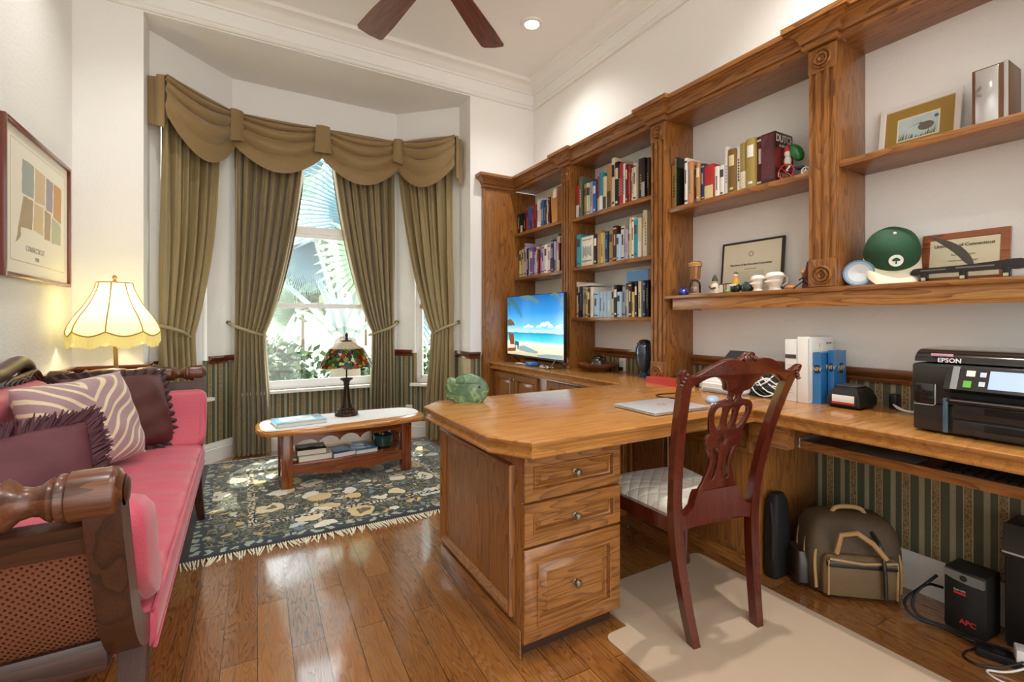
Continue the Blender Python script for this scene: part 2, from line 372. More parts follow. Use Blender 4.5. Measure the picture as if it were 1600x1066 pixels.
def bay_wall(name, p0, p1, s0, s1, idx, e0=0.0, e1=0.0):
    F, L, d = seg_frame(p0, p1); T = 0.12; zb, zt = 0.555, 2.80
    wp = wallpaper(d.x, d.y)
    b = MB(); sbox(b, F, -e0, s0, 0, T, 0, ZR); sbox(b, F, s1, L+e1, 0, T, 0, ZR); sbox(b, F, s0, s1, 0, T, 0, zb); struct(b, name, wp, smooth=False)
    b = MB(); sbox(b, F, -e0, s0, 0, T, ZR, ZS); sbox(b, F, s1, L+e1, 0, T, ZR, ZS); sbox(b, F, s0, s1, 0, T, zt, ZS); struct(b, name, WHITE, smooth=False)
    # frame, sashes and rails of one hung window with a transom light
    w = MB(); f = 0.035; q0, q1 = 0.045, 0.10; zm, zx = 1.335, 2.06
    sbox(w, F, s0, s0+f, q0, q1, zb, zt); sbox(w, F, s1-f, s1, q0, q1, zb, zt); sbox(w, F, s0, s1, q0, q1, zt-f, zt); sbox(w, F, s0, s1, q0, q1, zb, zb+f)
    sbox(w, F, s0, s1, q0-0.01, q1, zx-0.03, zx+0.03)
    g = 0.028
    for za, zc, qq in ((zb+f, zm+0.02, q0+0.002), (zm-0.02, zx-0.03, q0+0.026)):
        sbox(w, F, s0+f, s0+f+g, qq, qq+0.024, za, zc); sbox(w, F, s1-f-g, s1-f, qq, qq+0.024, za, zc)
        sbox(w, F, s0+f, s1-f, qq, qq+0.024, za, za+0.042); sbox(w, F, s0+f, s1-f, qq, qq+0.024, zc-0.042, zc)
    o = struct(w, 'window_%d' % idx, VINYL, smooth=False)
    g = MB(); sbox(g, F, s0+f, s1-f, q0+0.012, q0+0.016, zb+f, zm); sbox(g, F, s0+f, s1-f, q0+0.036, q0+0.040, zm, zx); sbox(g, F, s0+f, s1-f, q0+0.036, q0+0.040, zx, zt-f)
    g.build('window_pane', GLASS, o, smooth=False)
    s = MB(); sbox(s, F, s0-0.03, s1+0.03, -0.05, 0.05, zb-0.028, zb-0.002); s.build('window_sill', TRIM, o, smooth=False)
    lk = MB(); sbox(lk, F, (s0+s1)/2-0.03, (s0+s1)/2+0.03, q0-0.012, q0+0.004, zm+0.02, zm+0.035); lk.build('sash_lock', VINYL, o, smooth=False)
bay_wall('wall_bay_right', (JR, 4.35), (1.40, BAYY), 0.09, 0.49, 3, e0=0.05, e1=0.05)
bay_wall('wall_bay_center', (1.40, BAYY), (-0.07, BAYY), 0.12, 1.37, 2)
bay_wall('wall_bay_left', (-0.07, BAYY), (JL, 4.33), 0.25, 0.64, 1, e0=0.05, e1=0.05)

CROWN = [(0, 3.495), (0.012, 3.495), (0.016, 3.512), (0.03, 3.522), (0.045, 3.545), (0.075, 3.568), (0.105, 3.577), (0.112, 3.59), (0.122, 3.60), (0, 3.60)]
PICT = [(0, 3.338), (0.02, 3.338), (0.03, 3.348), (0.03, 3.364), (0.02, 3.378), (0, 3.385)]
BASE = [(0, 0), (0.018, 0), (0.018, 0.112), (0.013, 0.118), (0.014, 0.132), (0.008, 0.145), (0.005, 0.165), (0, 0.165)]
def railp(z): return [(0, z-0.065), (0.010, z-0.065), (0.014, z-0.050), (0.010, z-0.045), (0.018, z-0.034), (0.030, z-0.026), (0.034, z-0.014), (0.030, z), (0, z)]
loop = [(RX, -2.0), (RX, BY), (LX, BY), (LX, -2.0)]
for i, pr in enumerate((CROWN, PICT)):
    b = MB(); b.sweep(pr, loop); struct(b, 'trim_%d' % (i+1), TRIM)
b = MB(); b.sweep(BASE, [(1.985, BY), (JR, BY), (JR, 4.35), (1.40, BAYY), (-0.07, BAYY), (JL, 4.33), (JL, BY), (LX, BY), (LX, -2.0)]); struct(b, 'baseboard_back', TRIM)
b = MB(); b.sweep(BASE, [(RX, -2.0), (RX, 1.32)]); struct(b, 'baseboard_right', TRIM)
RAILM = wood('rail_mahogany', '#6E3218', '#5C2712', '#3A160A', 'x', rough=0.25, coat=0.6, rings=4, bump=0.03)
RAILO = wood('rail_oak', '#8E5A2E', '#7A4823', '#4F2B14', 'y', rough=0.28, coat=0.5, rings=4, bump=0.03)
for i, path in enumerate([[(1.985, BY), (JR, BY), (JR, 4.35), (1.865, 4.375)], [(1.525, 4.715), (1.40, BAYY), (1.30, BAYY)], [(0.01, BAYY), (-0.07, BAYY), (-0.238, 4.674)], [(-0.545, 4.37), (JL, 4.33), (JL, BY), (LX, BY), (LX, -2.0)]]):
    b = MB(); b.sweep(railp(0.895), path); struct(b, 'trim_%d' % (3+i), RAILM)
b = MB(); b.sweep(railp(0.972), [(RX, -2.0), (RX, 4.04)]); struct(b, 'trim_7', RAILO)

# recessed lamps in the ceiling
WARM = P('#FFF4E0', 0.3, emit='#FFF1D8', es=14.0)
for i, (x, y) in enumerate(CANS):
    t = thing('recessed_light', ['round recessed downlight glowing in the ceiling beyond the fan, near the right-hand corner', 'recessed downlight above the desk chair', 'recessed downlight above the far end of the sofa', 'recessed downlight above the near arm of the sofa', 'recessed downlight in the middle of the ceiling near the camera'][i], 'ceiling light', (x, y, ZC-0.012), group='recessed ceiling lights')
    b = MB(); b.lathe([(0.058, 0.0), (0.085, 0.0), (0.088, 0.006), (0.086, 0.012), (0.058, 0.012), (0.058, 0.0)], n=40, cap=False); b.build('trim_ring', TRIM, t, local=True)
    b = MB(); b.lathe([(0.0005, 0.007), (0.057, 0.006), (0.057, 0.010), (0.0005, 0.011)], n=32); b.build('lens', WARM, t, local=True)
# outlets
def outlet(label, loc, rot, plug=True):
    t = thing('wall_outlet', label, 'outlet', loc, rot)
    b = MB(); b.box(-0.036, -0.006, -0.058, 0.036, 0, 0.058, 0.003); b.build('cover_plate', P('#F0EDE4', 0.35), t, local=True)
    for dz in (-0.024, 0.024):
        b = MB(); b.lathe([(0.0005, -0.008), (0.016, -0.008), (0.016, -0.006), (0.0005, -0.006)], (0, 0, dz), 20, 'y'); b.build('socket', P('#E4E0D6', 0.4), t, local=True)
    if plug:
        b = MB(); b.box(-0.014, -0.035, -0.038, 0.014, -0.006, -0.012, 0.004); b.build('plug', P('#161616', 0.4), t, local=True)
outlet('white wall outlet with a black plug, low under the right bay window', (1.50, 4.739, 0.27), -PI/4)
outlet('cream wall outlet with a black plug, between the wooden bowl and blue vase', (2.599, 2.78, 0.842), -PI/2)

# ------------------------------------------------------------------ ceiling fan
t = thing('ceiling_fan', 'ceiling fan with dark reddish wooden blades hanging over the middle of the room', 'ceiling fan', (0.817, 2.18, 2.93))
b = MB(); b.lathe([(0.001, 0.66), (0.07, 0.66), (0.065, 0.60), (0.02, 0.585), (0.001, 0.585)]); b.build('canopy', P('#5B3A22', 0.3, 0.8), t, local=True)
b = MB(); b.lathe([(0.012, 0.12), (0.012, 0.59)], n=16); b.build('downrod', P('#5B3A22', 0.3, 0.8), t, local=True)
b = MB(); b.lathe([(0.001, -0.03), (0.06, -0.03), (0.10, 0.0), (0.115, 0.05), (0.10, 0.10), (0.04, 0.125), (0.001, 0.125)]); b.build('motor_housing', P('#5B3A22', 0.3, 0.8), t, local=True)
FANW = wood('fan_mahogany', '#7A3414', '#652408', '#2E0E05', 'x', rough=0.4, coat=0.15, rings=6, bump=0.03)
me0 = None
for k in range(6):
    if me0 is None:
        out = [(0.16, -0.055), (0.60, -0.078), (0.745, -0.080), (0.765, -0.068), (0.775, 0.0), (0.770, 0.066), (0.752, 0.080), (0.60, 0.078), (0.16, 0.055)]
        b = MB(); b.prism(out, 'z', -0.004, 0.004)
        for v in b.b.verts: v.co = Vector((v.co.x, v.co.y*math.cos(0.16), v.co.z+v.co.y*math.sin(0.16)+0.02))
        bl = b.build('blade', FANW, t, local=True)
        b = MB(); b.box(0.09, -0.018, 0.005, 0.24, 0.018, 0.015, 0.003); br = b.build('blade_iron', P('#5B3A22', 0.3, 0.8), t, local=True); me0 = (bl, br)
    else:
        bl = me0[0].copy(); br = me0[1].copy(); COL.objects.link(bl); COL.objects.link(br)
    a = math.radians(40.5+60*k); bl.rotation_euler = (0, 0, a); br.rotation_euler = (0, 0, a)
# ------------------------------------------------------------------ built-in oak bookcase, worktop, cabinets
ZT = 0.80                                   # worktop surface
mx_w = lambda X: (lambda u, v, d: (X-d, u, v))          # a panel facing -X, u = y, v = z, d = proud
my_s = lambda Y: (lambda u, v, d: (u, Y-d, v))          # a panel facing -Y
def rosette(parent, x, y, z, r=0.044, m=None):
    b = MB(); b.lathe([(0.001, 0.001), (r, 0.001), (r, 0.006), (r*0.9, 0.013), (r*0.82, 0.003), (r*0.72, 0.002), (r*0.62, 0.012), (r*0.50, 0.012), (r*0.42, 0.002), (r*0.34, 0.002), (r*0.24, 0.012), (r*0.12, 0.005), (0.001, 0.006)], (0, 0, 0), 32, 'x', cap=False)
    for v in b.b.verts: v.co = Vector((x-v.co.x, y+v.co.y, z+v.co.z))
    return b.build('rosette', m or oak('z'), parent)
bc = thing('bookcase', 'built-in oak wall bookcase with fluted posts, cornice and open shelves above the worktop', 'bookcase', (2.48, 2.1, ZT))
def post(y0, y1, z0, z1, rz_low, deep=0.0):
    b = MB(); b.box(2.352, y0, z0, RX, y1, z1, 0.001); b.build('post', oak('z'), bc)
    # fluted face with plain blocks above and below
    w = y1-y0; f = []; n = 3; gw = 0.018; gap = (w-0.03-n*gw)/(n-1) if n > 1 else 0
    f.append((2.352, y0+0.004)); f.append((2.336, y0+0.004))
    for i in range(n):
        a = y0+0.015+i*(gw+gap); f += [(2.336, a), (2.348, a+0.003), (2.348, a+gw-0.003), (2.336, a+gw)]
    f += [(2.336, y1-0.004), (2.352, y1-0.004)]
    b = MB(); b.prism(f, 'z', z0+0.12, z1-0.11)
    b.box(2.333, y0+0.001, z0+0.002, 2.352, y1-0.001, z0+0.13, 0.002); b.box(2.333, y0+0.001, z1-0.12, 2.352, y1-0.001, z1-0.008, 0.002)
    b.build('fluted_pilaster', oak('z'), bc, ang=20)
    for z in (z0+rz_low, z1-0.065): rosette(bc, 2.333, (y0+y1)/2, z)
post(3.116, 3.236, ZT, 2.475, 0.06); post(2.116, 2.238, ZT, 2.475, 0.06)
post(1.120, 1.243, 1.3525, 2.475, 0.055); post(0.120, 0.243, 1.3525, 2.475, 0.055)
def shelf(y0, y1, z1, th=0.030, x0=2.355, name='shelf'):
    b = MB(); b.box(x0, y0, z1-th, RX, y1, z1, 0.004); return b.build(name, oak('y'), bc)
shelf(3.236, 4.048, 2.05); shelf(3.236, 4.048, 1.62)
for z in (2.03, 1.63, 1.22): shelf(2.238, 3.116, z)
shelf(1.243, 2.116, 1.91, 0.032); shelf(0.243, 1.120, 1.925, 0.032); shelf(0.243-0.9, 0.12, 1.925, 0.032)
# long lower board with a flat apron under it
b = MB(); b.box(2.328, -0.7, 1.330, RX, 2.116, 1.352, 0.004); b.build('lower_board', oak('y'), bc)
b = MB(); b.box(2.352, -0.7, 1.262, 2.372, 2.070, 1.330, 0.001); b.box(2.372, 2.05, 1.262, RX, 2.070, 1.330, 0.001); b.build('apron', wood('oak_bold', '#C08A4C', '#A46C34', '#5F3514', 'y', rings=9), bc)
b = MB(); b.box(2.372, -0.7, 1.300, RX, 2.05, 1.329); b.build('under_board', oak('y'), bc)
# top board and cornice with breaks over the posts
b = MB(); b.box(2.36, -0.7, 2.475, RX, 4.048, 2.495, 0.001); b.build('top_board', oak('y'), bc)
CN = [(0.0, 2.468), (0.014, 2.468), (0.020, 2.474), (0.020, 2.486), (0.011, 2.490), (0.011, 2.498), (0.024, 2.502), (0.027, 2.514), (0.038, 2.532), (0.058, 2.548), (0.070, 2.552), (0.070, 2.560), (0.082, 2.562), (0.082, 2.588), (0.0, 2.588)]
def cornice(path, add=0.0, parent=bc):
    b = MB(); b.sweep([(o+(add if o > 0 else 0), z+(0.004 if add else 0)) for o, z in CN], path); return b.build('cornice', oak('y'), parent, ang=20)
cornice([(2.358, -0.7), (2.358, 4.046), (2.02, 4.046), (2.02, 4.088)])
for y0, y1 in ((3.116, 3.236), (2.116, 2.238), (1.120, 1.243), (0.12, 0.243)):
    b = MB(); b.sweep([(o, z) for o, z in CN], [(RX-0.05, y0+0.004), (2.328, y0+0.002), (2.328, y1-0.002), (RX-0.05, y1-0.004)], cap=True)
    for v in b.b.verts:
        if v.co.x > 2.5: v.co.x = 2.40
        v.co.z += 0.003
    b.build('cornice_break', oak('y'), bc, ang=20)
# tall end panel against the window wall
ep = thing('tall_end_panel', 'tall plain oak panel standing against the window wall at the left end of the bookcase', 'panel', (2.31, 4.07, 0))
b = MB(); b.box(2.02, 4.050, 0.0, RX-0.002, 4.088, 2.468, 0.001); b.build('board', oak('z'), ep)
b = MB(); b.box(2.008, 4.044, 0.0, 2.030, 4.089, 2.466, 0.002); b.build('edge_stile', oak('z'), ep)

# ---- the continuous worktop: peninsula + wall run
out = [(0.735, 1.46), (0.825, 1.305), (2.00, 1.295), (2.00, -0.7), (2.598, -0.7), (2.598, 4.046), (2.062, 4.046), (2.062, 2.215), (0.845, 2.215), (0.735, 2.105)]
prof = [(0.045, 0.738), (0.012, 0.738), (0.008, 0.743), (0.008, 0.748), (0.014, 0.753), (0.014, 0.757), (0.022, 0.763), (0.020, 0.772), (0.008, 0.780), (0.002, 0.788), (0.0, 0.794), (0.003, 0.798), (0.010, 0.800)]
b = MB(); b.rings([[(x, y, z) for x, y in offset_poly(out, i)] for i, z in prof])
wt = rehome(b.build('worktop', oaktop('x'), ang=24))
tag(wt, 'golden oak worktop with moulded edge, running from the peninsula desk along the right wall', 'worktop')

KN = P('#8C7F6C', 0.28, 0.9)
def knob(parent, c, d='s', r=0.015):
    b = MB(); ax = {'s': 'y', 'w': 'x'}[d]
    b.lathe([(0.001, 0), (r*0.75, 0), (r*0.75, -0.003), (r*0.38, -0.006), (r*0.38, -0.014), (r*0.9, -0.019), (r, -0.024), (r*0.8, -0.029), (r*0.3, -0.031), (0.001, -0.031)], c, 24, ax)
    return b.build('knob', KN, parent)
RP = [(0.0, 0.0), (0.0, 0.017), (0.004, 0.020), (0.050, 0.020), (0.053, 0.025), (0.058, 0.024), (0.062, 0.008), (0.068, 0.006), (0.094, 0.017), (0.096, 0.020)]
def rp(k): return [(i*k, d) for i, d in RP]
# ---- pedestal with three drawers
pd = thing('desk_pedestal', 'oak drawer pedestal with three raised-panel drawers, carrying the free end of the desk', 'desk cabinet', (1.08, 1.8, 0))
b = MB(); b.box(0.858, 1.427, 0.06, 1.303, 2.185, 0.7375, 0.002); b.build('carcass', oak('z'), pd)
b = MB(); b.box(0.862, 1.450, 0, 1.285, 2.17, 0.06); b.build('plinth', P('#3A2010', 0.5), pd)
mw = mx_w(0.858)
b = MB(); b.panel(mw, 1.475, 2.165, 0.130, 0.676, [(0.0, 0.0), (0.0, 0.016), (0.004, 0.022), (0.012, 0.022), (0.016, 0.015), (0.020, 0.017), (0.028, 0.009), (0.032, 0.002), (0.034, 0.002)]); b.build('end_panel', oak('z'), pd)
b = MB(); b.box(0.850, 1.427, 0.0, 0.858, 2.185, 0.100, 0.003); b.build('base_strip', oak('y'), pd)
for z0, z1, k in ((0.556, 0.716, 0.72), (0.399, 0.548, 0.70), (0.060, 0.390, 1.0)):
    b = MB(); b.panel(my_s(1.4265), 0.858, 1.303, z0, z1, rp(k)); d = b.build('drawer', oak('x'), pd)
    knob(d, (1.08, 1.4085, (z0+z1)/2))
# ---- wall-side cabinet in the kneehole
kc = thing('corner_cabinet', 'low oak cabinet under the worktop behind the chair, its end panel beside the bag', 'cabinet', (2.34, 1.78, 0))
b = MB(); b.box(2.085, 1.345, 0.0, 2.598, 2.23, 0.7375, 0.002); b.build('carcass', oak('z'), kc)
b = MB(); b.panel(mx_w(2.085), 1.80, 2.19, 0.09, 0.71, rp(0.9)); d = b.build('door', oak('z'), kc); knob(d, (2.067, 1.84, 0.60), 'w', 0.012)
b = MB(); b.panel(mx_w(2.085), 1.36, 1.775, 0.575, 0.71, [(0, 0), (0, 0.016), (0.004, 0.019), (0.02, 0.019), (0.024, 0.010), (0.03, 0.012)]); b.build('drawer', oak('y'), kc)
b = MB(); b.panel(mx_w(2.085), 1.36, 1.775, 0.10, 0.56, [(0, 0), (0, 0.006), (0.004, 0.008)]); b.build('front_panel', oak('z'), kc)
b = MB(); b.box(2.068, 1.345, 0.0, 2.085, 2.20, 0.06, 0.003); b.box(2.074, 1.345, 0.06, 2.085, 2.20, 0.075, 0.003); b.build('base_strip', oak('y'), kc)
b = MB(); b.box(2.03, 1.165, 0.640, 2.085, 1.345, 0.7375, 0.002); b.box(2.085, 1.305, 0.640, 2.598, 1.345, 0.7375, 0.001); b.build('apron_block', oak('y'), kc)
# modesty panel at the back of the kneehole
mp_ = thing('modesty_panel', 'grooved oak panel closing the far side of the kneehole between pedestal and cabinet', 'panel', (1.69, 2.19, 0))
b = MB(); b.box(1.305, 2.17, 0.0, 2.064, 2.20, 0.7375, 0.001); b.build('board', oak('z'), mp_)
b = MB()
for i in range(5): b.box(1.90+i*0.030, 2.160, 0.06, 1.918+i*0.030, 2.17, 0.735, 0.003)
b.build('reeding', oak('z'), mp_)
# ---- far base cabinets under the worktop
fc = thing('base_cabinet', 'run of low oak cupboards with raised-panel doors under the television', 'cabinet', (2.36, 3.1, 0))
b = MB(); b.box(2.13, 2.24, 0.08, 2.598, 4.046, 0.7375, 0.002); b.build('carcass', oak('z'), fc)
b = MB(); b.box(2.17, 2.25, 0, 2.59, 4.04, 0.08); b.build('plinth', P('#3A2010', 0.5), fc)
for y0, y1, kn in ((3.645, 4.02, 3.675), (3.262, 3.637, 3.607), (2.715, 3.13, 2.745), (2.29, 2.707, 2.677)):
    b = MB(); b.panel(mx_w(2.13), y0, y1, 0.10, 0.715, rp(0.95)); d = b.build('door', oak('z'), fc); knob(d, (2.1115, kn, 0.665), 'w', 0.013)
# ---- keyboard tray
kt = thing('keyboard_tray', 'oak pull-out keyboard tray under the right end of the worktop', 'keyboard tray', (2.3, 0.3, 0.64))
b = MB(); b.box(2.102, -0.6, 0.640, 2.122, 1.150, 0.678, 0.002); b.box(2.122, -0.6, 0.640, 2.50, 1.150, 0.652); b.build('tray', oak('y'), kt)
b = MB(); b.box(2.10, 1.151, 0.645, 2.48, 1.162, 0.690, 0.001); b.build('slide', P('#C9CCCF', 0.25, 0.9), kt)
for nm, lab, col, bx in (('keyboard', 'black keyboard lying on the pull-out tray under the worktop', '#151515', (2.135, 0.30, 0.653, 2.29, 0.72, 0.670)),):
    b = MB(); b.box(*bx, 0.004)
    t2 = thing(nm, lab, 'keyboard', ((bx[0]+bx[3])/2, (bx[1]+bx[4])/2, bx[2])); b.build('case', P(col, 0.45), t2)
    b = MB()
    for i in range(5):
        for j in range(15): b.box(2.145+i*0.028, 0.31+j*0.027, 0.670, 2.168+i*0.028, 0.332+j*0.027, 0.677, 0.001)
    b.build('keys', P('#232323', 0.5), t2)
b = MB(); b.box(2.14, 0.78, 0.653, 2.30, 1.02, 0.668, 0.004); o = rehome(b.build('magazine', P('#7F8A96', 0.4))); tag(o, 'grey magazine lying at the left end of the keyboard tray', 'magazine')
# floor mat
def corner(c, r, a0): return [(c[0]+r*math.cos(a0+PI/2*k/6), c[1]+r*math.sin(a0+PI/2*k/6)) for k in range(7)]
mo = corner((1.225, 0.335), 0.035, PI)+corner((2.0, 0.335), 0.035, 1.5*PI)+corner((2.0, 1.60), 0.035, 0)+corner((1.341, 1.60), 0.035, PI/2)+[(1.306, 1.375)]+corner((1.225, 1.34), 0.035, PI/2)
b = MB(); b.prism(mo, 'z', 0.0005, 0.005)
o = rehome(b.build('chair_mat', P('#BBA48C', 0.38, coat=0.2, var=0.04, bscale=3))); tag(o, 'large beige plastic floor mat under the desk chair', 'floor mat')
BOOKS = {
 'A': [(4.032,0.042,0.195,'black'), (3.988,0.039,0.191,'black'), (3.946,0.038,0.19,'black'), (3.906,0.027,0.231,'red','navy'), (3.877,0.03,0.229,'red','navy'), (3.846,0.031,0.232,'blue','navy'), (3.813,0.031,0.232,'blue','navy'), (3.781,0.029,0.233,'red','navy'), (3.751,0.028,0.231,'red','navy'), (3.721,0.033,0.231,'red','navy'), (3.686,0.039,0.262,'white'), (3.645,0.032,0.266,'white'), (3.61,0.042,0.241,'blue'), (3.567,0.03,0.204,'navy'), (3.535,0.015,0.243,'cream'), (3.518,0.029,0.251,'maroon','silver')],
 'B': [(4.033,0.038,0.267,'cream'), (3.993,0.026,0.265,'lightgreen'), (3.965,0.031,0.274,'yellow'), (3.933,0.029,0.302,'cream'), (3.901,0.038,0.317,'lilac'), (3.861,0.038,0.263,'black','cream'), (3.82,0.02,0.248,'silver'), (3.799,0.05,0.264,'purple'), (3.748,0.024,0.217,'lilac'), (3.723,0.04,0.261,'cream','tan'), (3.681,0.031,0.232,'maroon','pink'), (3.649,0.041,0.242,'pink','blue'), (3.606,0.039,0.256,'lilac'), (3.565,0.041,0.257,'white'), (3.522,0.04,0.262,'white','red'), (3.471,0.018,0.314,'silver'), (3.451,0.038,0.284,'navy','silver'), (3.41,0.024,0.269,'lilac'), (3.385,0.043,0.302,'cream','pink'), (3.342,0.018,0.244,'maroon'), (3.322,0.023,0.236,'maroon','cream')],
 'C': [(3.105,0.042,0.27,'red','white'), (3.061,0.039,0.331,'greygreen'), (3.003,0.026,0.26,'tan'), (2.971,0.027,0.259,'white'), (2.942,0.023,0.252,'lightgreen'), (2.91,0.026,0.253,'lilac'), (2.883,0.04,0.246,'blue','white'), (2.84,0.037,0.277,'red'), (2.8,0.039,0.29,'teal','white'), (2.76,0.033,0.253,'cream'), (2.726,0.042,0.333,'tan'), (2.684,0.038,0.372,'cream','black'), (2.644,0.04,0.331,'black','cream'), (2.603,0.02,0.298,'navy'), (2.58,0.034,0.303,'red','pink'), (2.545,0.02,0.292,'white'), (2.523,0.022,0.279,'maroon'), (2.5,0.022,0.265,'red','pink'), (2.477,0.017,0.243,'greygreen'), (2.459,0.015,0.238,'white'), (2.443,0.029,0.262,'cream'), (2.406,0.045,0.285,'darkbrown','tan'), (2.361,0.032,0.275,'black','silver'), (2.328,0.025,0.27,'darkbrown','gold')],
 'D': [(3.107,0.021,0.257,'pink'), (3.084,0.056,0.261,'teal'), (2.886,0.039,0.239,'black','white'), (2.844,0.045,0.261,'tan','orange'), (2.796,0.039,0.234,'yellow'), (2.755,0.019,0.224,'white'), (2.736,0.032,0.233,'navy','teal'), (2.701,0.043,0.241,'gold'), (2.649,0.038,0.262,'darkbrown','pink'), (2.61,0.027,0.194,'lightblue'), (2.582,0.039,0.25,'white'), (2.542,0.019,0.219,'silver'), (2.521,0.025,0.215,'lilac'), (2.495,0.015,0.211,'lightblue'), (2.478,0.023,0.29,'yellow','cream'), (2.454,0.02,0.288,'white'), (2.432,0.031,0.267,'teal'), (2.401,0.033,0.274,'cream','white'), (2.359,0.021,0.32,'cream','yellow'), (2.336,0.018,0.314,'cream')],
 'E': [(3.104,0.029,0.291,'cream'), (3.073,0.021,0.202,'darkbrown'), (3.052,0.029,0.249,'black','silver'), (3.02,0.034,0.247,'silver','teal'), (2.986,0.015,0.232,'tan'), (2.97,0.028,0.235,'yellow'), (2.941,0.024,0.229,'darkbrown'), (2.913,0.037,0.238,'white','lightgreen'), (2.866,0.049,0.194,'lightblue'), (2.817,0.04,0.196,'lightblue'), (2.775,0.035,0.198,'lightblue','blue'), (2.738,0.057,0.197,'lightblue','white'), (2.679,0.024,0.221,'cream'), (2.638,0.035,0.236,'black','white'), (2.601,0.031,0.184,'lightblue','navy'), (2.565,0.031,0.245,'silver'), (2.531,0.025,0.196,'white'), (2.504,0.019,0.195,'silver','lightgreen'), (2.485,0.027,0.243,'darkbrown','cream'), (2.453,0.022,0.176,'yellow'), (2.429,0.023,0.247,'black','cream'), (2.404,0.029,0.248,'cream'), (2.374,0.022,0.243,'greygreen','navy'), (2.351,0.018,0.245,'navy','silver'), (2.332,0.018,0.243,'black')],
 'F': [(2.111,0.038,0.276,'tan'), (2.001,0.023,0.287,'white'), (1.977,0.037,0.259,'orange','teal'), (1.939,0.022,0.229,'black','gold'), (1.915,0.025,0.236,'tan','cream'), (1.889,0.026,0.221,'navy','tan'), (1.862,0.061,0.204,'red'), (1.798,0.031,0.181,'white'), (1.766,0.031,0.179,'white'), (1.733,0.029,0.274,'white','silver'), (1.702,0.044,0.247,'brown'), (1.658,0.026,0.246,'white','black'), (1.63,0.04,0.26,'gold','cream'), (1.587,0.048,0.267,'gold','white'), (1.538,0.036,0.267,'maroon','white')],
}
# ------------------------------------------------------------------ books: (far end y, thickness, height, cover, spine label)
CC = {'black': '#17161A', 'white': '#E6E3DC', 'cream': '#DDD2B4', 'navy': '#1F2C5A', 'blue': '#2C5FA8', 'lightblue': '#A9C6DC', 'teal': '#2B93A8', 'silver': '#A7A9AE', 'red': '#B02A2C', 'maroon': '#5E1A22',
      'pink': '#D98F98', 'lilac': '#B9A9CC', 'purple': '#6E4E96', 'tan': '#B08552', 'brown': '#7A5A2C', 'darkbrown': '#3E2218', 'gold': '#A08A48', 'yellow': '#CDB66E', 'orange': '#C88A5A', 'lightgreen': '#B9CFA2', 'greygreen': '#5F685A'}
NMC = {'lightblue': 'pale blue', 'lightgreen': 'pale green', 'greygreen': 'grey-green', 'darkbrown': 'dark brown', 'gold': 'gold-coloured'}
PAGE = P('#E9E1CC', 0.8)
SHELFN = {'A': 'upper shelf above the television', 'B': 'lower shelf above the television', 'C': 'top shelf of the second bay', 'D': 'middle shelf of the second bay', 'E': 'bottom shelf of the second bay', 'F': 'upper shelf of the third bay'}
SZ = {'A': 2.05, 'B': 1.62, 'C': 2.03, 'D': 1.63, 'E': 1.22, 'F': 1.91}
ORD = ['leftmost', 'second', 'third', 'fourth', 'fifth', 'sixth', 'seventh', 'eighth', 'ninth', 'tenth', 'eleventh', 'twelfth', 'thirteenth', 'fourteenth', 'fifteenth', 'sixteenth', 'seventeenth', 'eighteenth', 'nineteenth', 'twentieth', 'twenty-first', 'twenty-second', 'twenty-third', 'twenty-fourth', 'twenty-fifth', 'twenty-sixth']
def book_mesh(b, x0, x1, y0, y1, z0, z1, lab=None, rng=random):
    """hardback standing with its spine to -X: two boards and a rounded spine (slot 0), page block (slot 1), spine label (slot 2)"""
    t = min(0.003, (y1-y0)*0.16)
    ym = (y0+y1)/2; c = min(0.004, (y1-y0)*0.25)
    out = [(x1, y0), (x1, y0+t), (x0+0.006, y0+t), (x0+0.006, y1-t), (x1, y1-t), (x1, y1), (x0+c, y1), (x0+c*0.3, y1-(y1-y0)*0.2), (x0, ym), (x0+c*0.3, y0+(y1-y0)*0.2), (x0+c, y0)]
    b.mi = 0; b.prism(out, 'z', z0, z1)
    b.mi = 1; b.box(x0+0.006, y0+t, z0+0.002, x1-0.004, y1-t, z1-0.004)
    b.mi = 2; h = z1-z0; w = (y1-y0)
    def strip(za, zb, f):
        b.prism([(x0+c*0.45, ym+w*f/2), (x0-0.0008, ym+w*f/4), (x0-0.0008, ym-w*f/4), (x0+c*0.45, ym-w*f/2)], 'z', za, zb)
    k = rng.random()
    if k < 0.35: strip(z0+h*0.62, z0+h*0.86, 0.75); strip(z0+h*0.08, z0+h*0.13, 0.6)
    elif k < 0.6:
        for i in range(rng.randint(5, 9)): strip(z0+h*(0.25+0.065*i), z0+h*(0.25+0.065*i+0.04), 0.4)
    elif k < 0.8: strip(z0+h*0.04, z0+h*0.40, 0.95)
    else: strip(z0+h*0.9, z0+h*0.94, 0.95); strip(z0+h*0.45, z0+h*0.75, 0.5); strip(z0+h*0.06, z0+h*0.1, 0.95)
rng = random.Random(3)
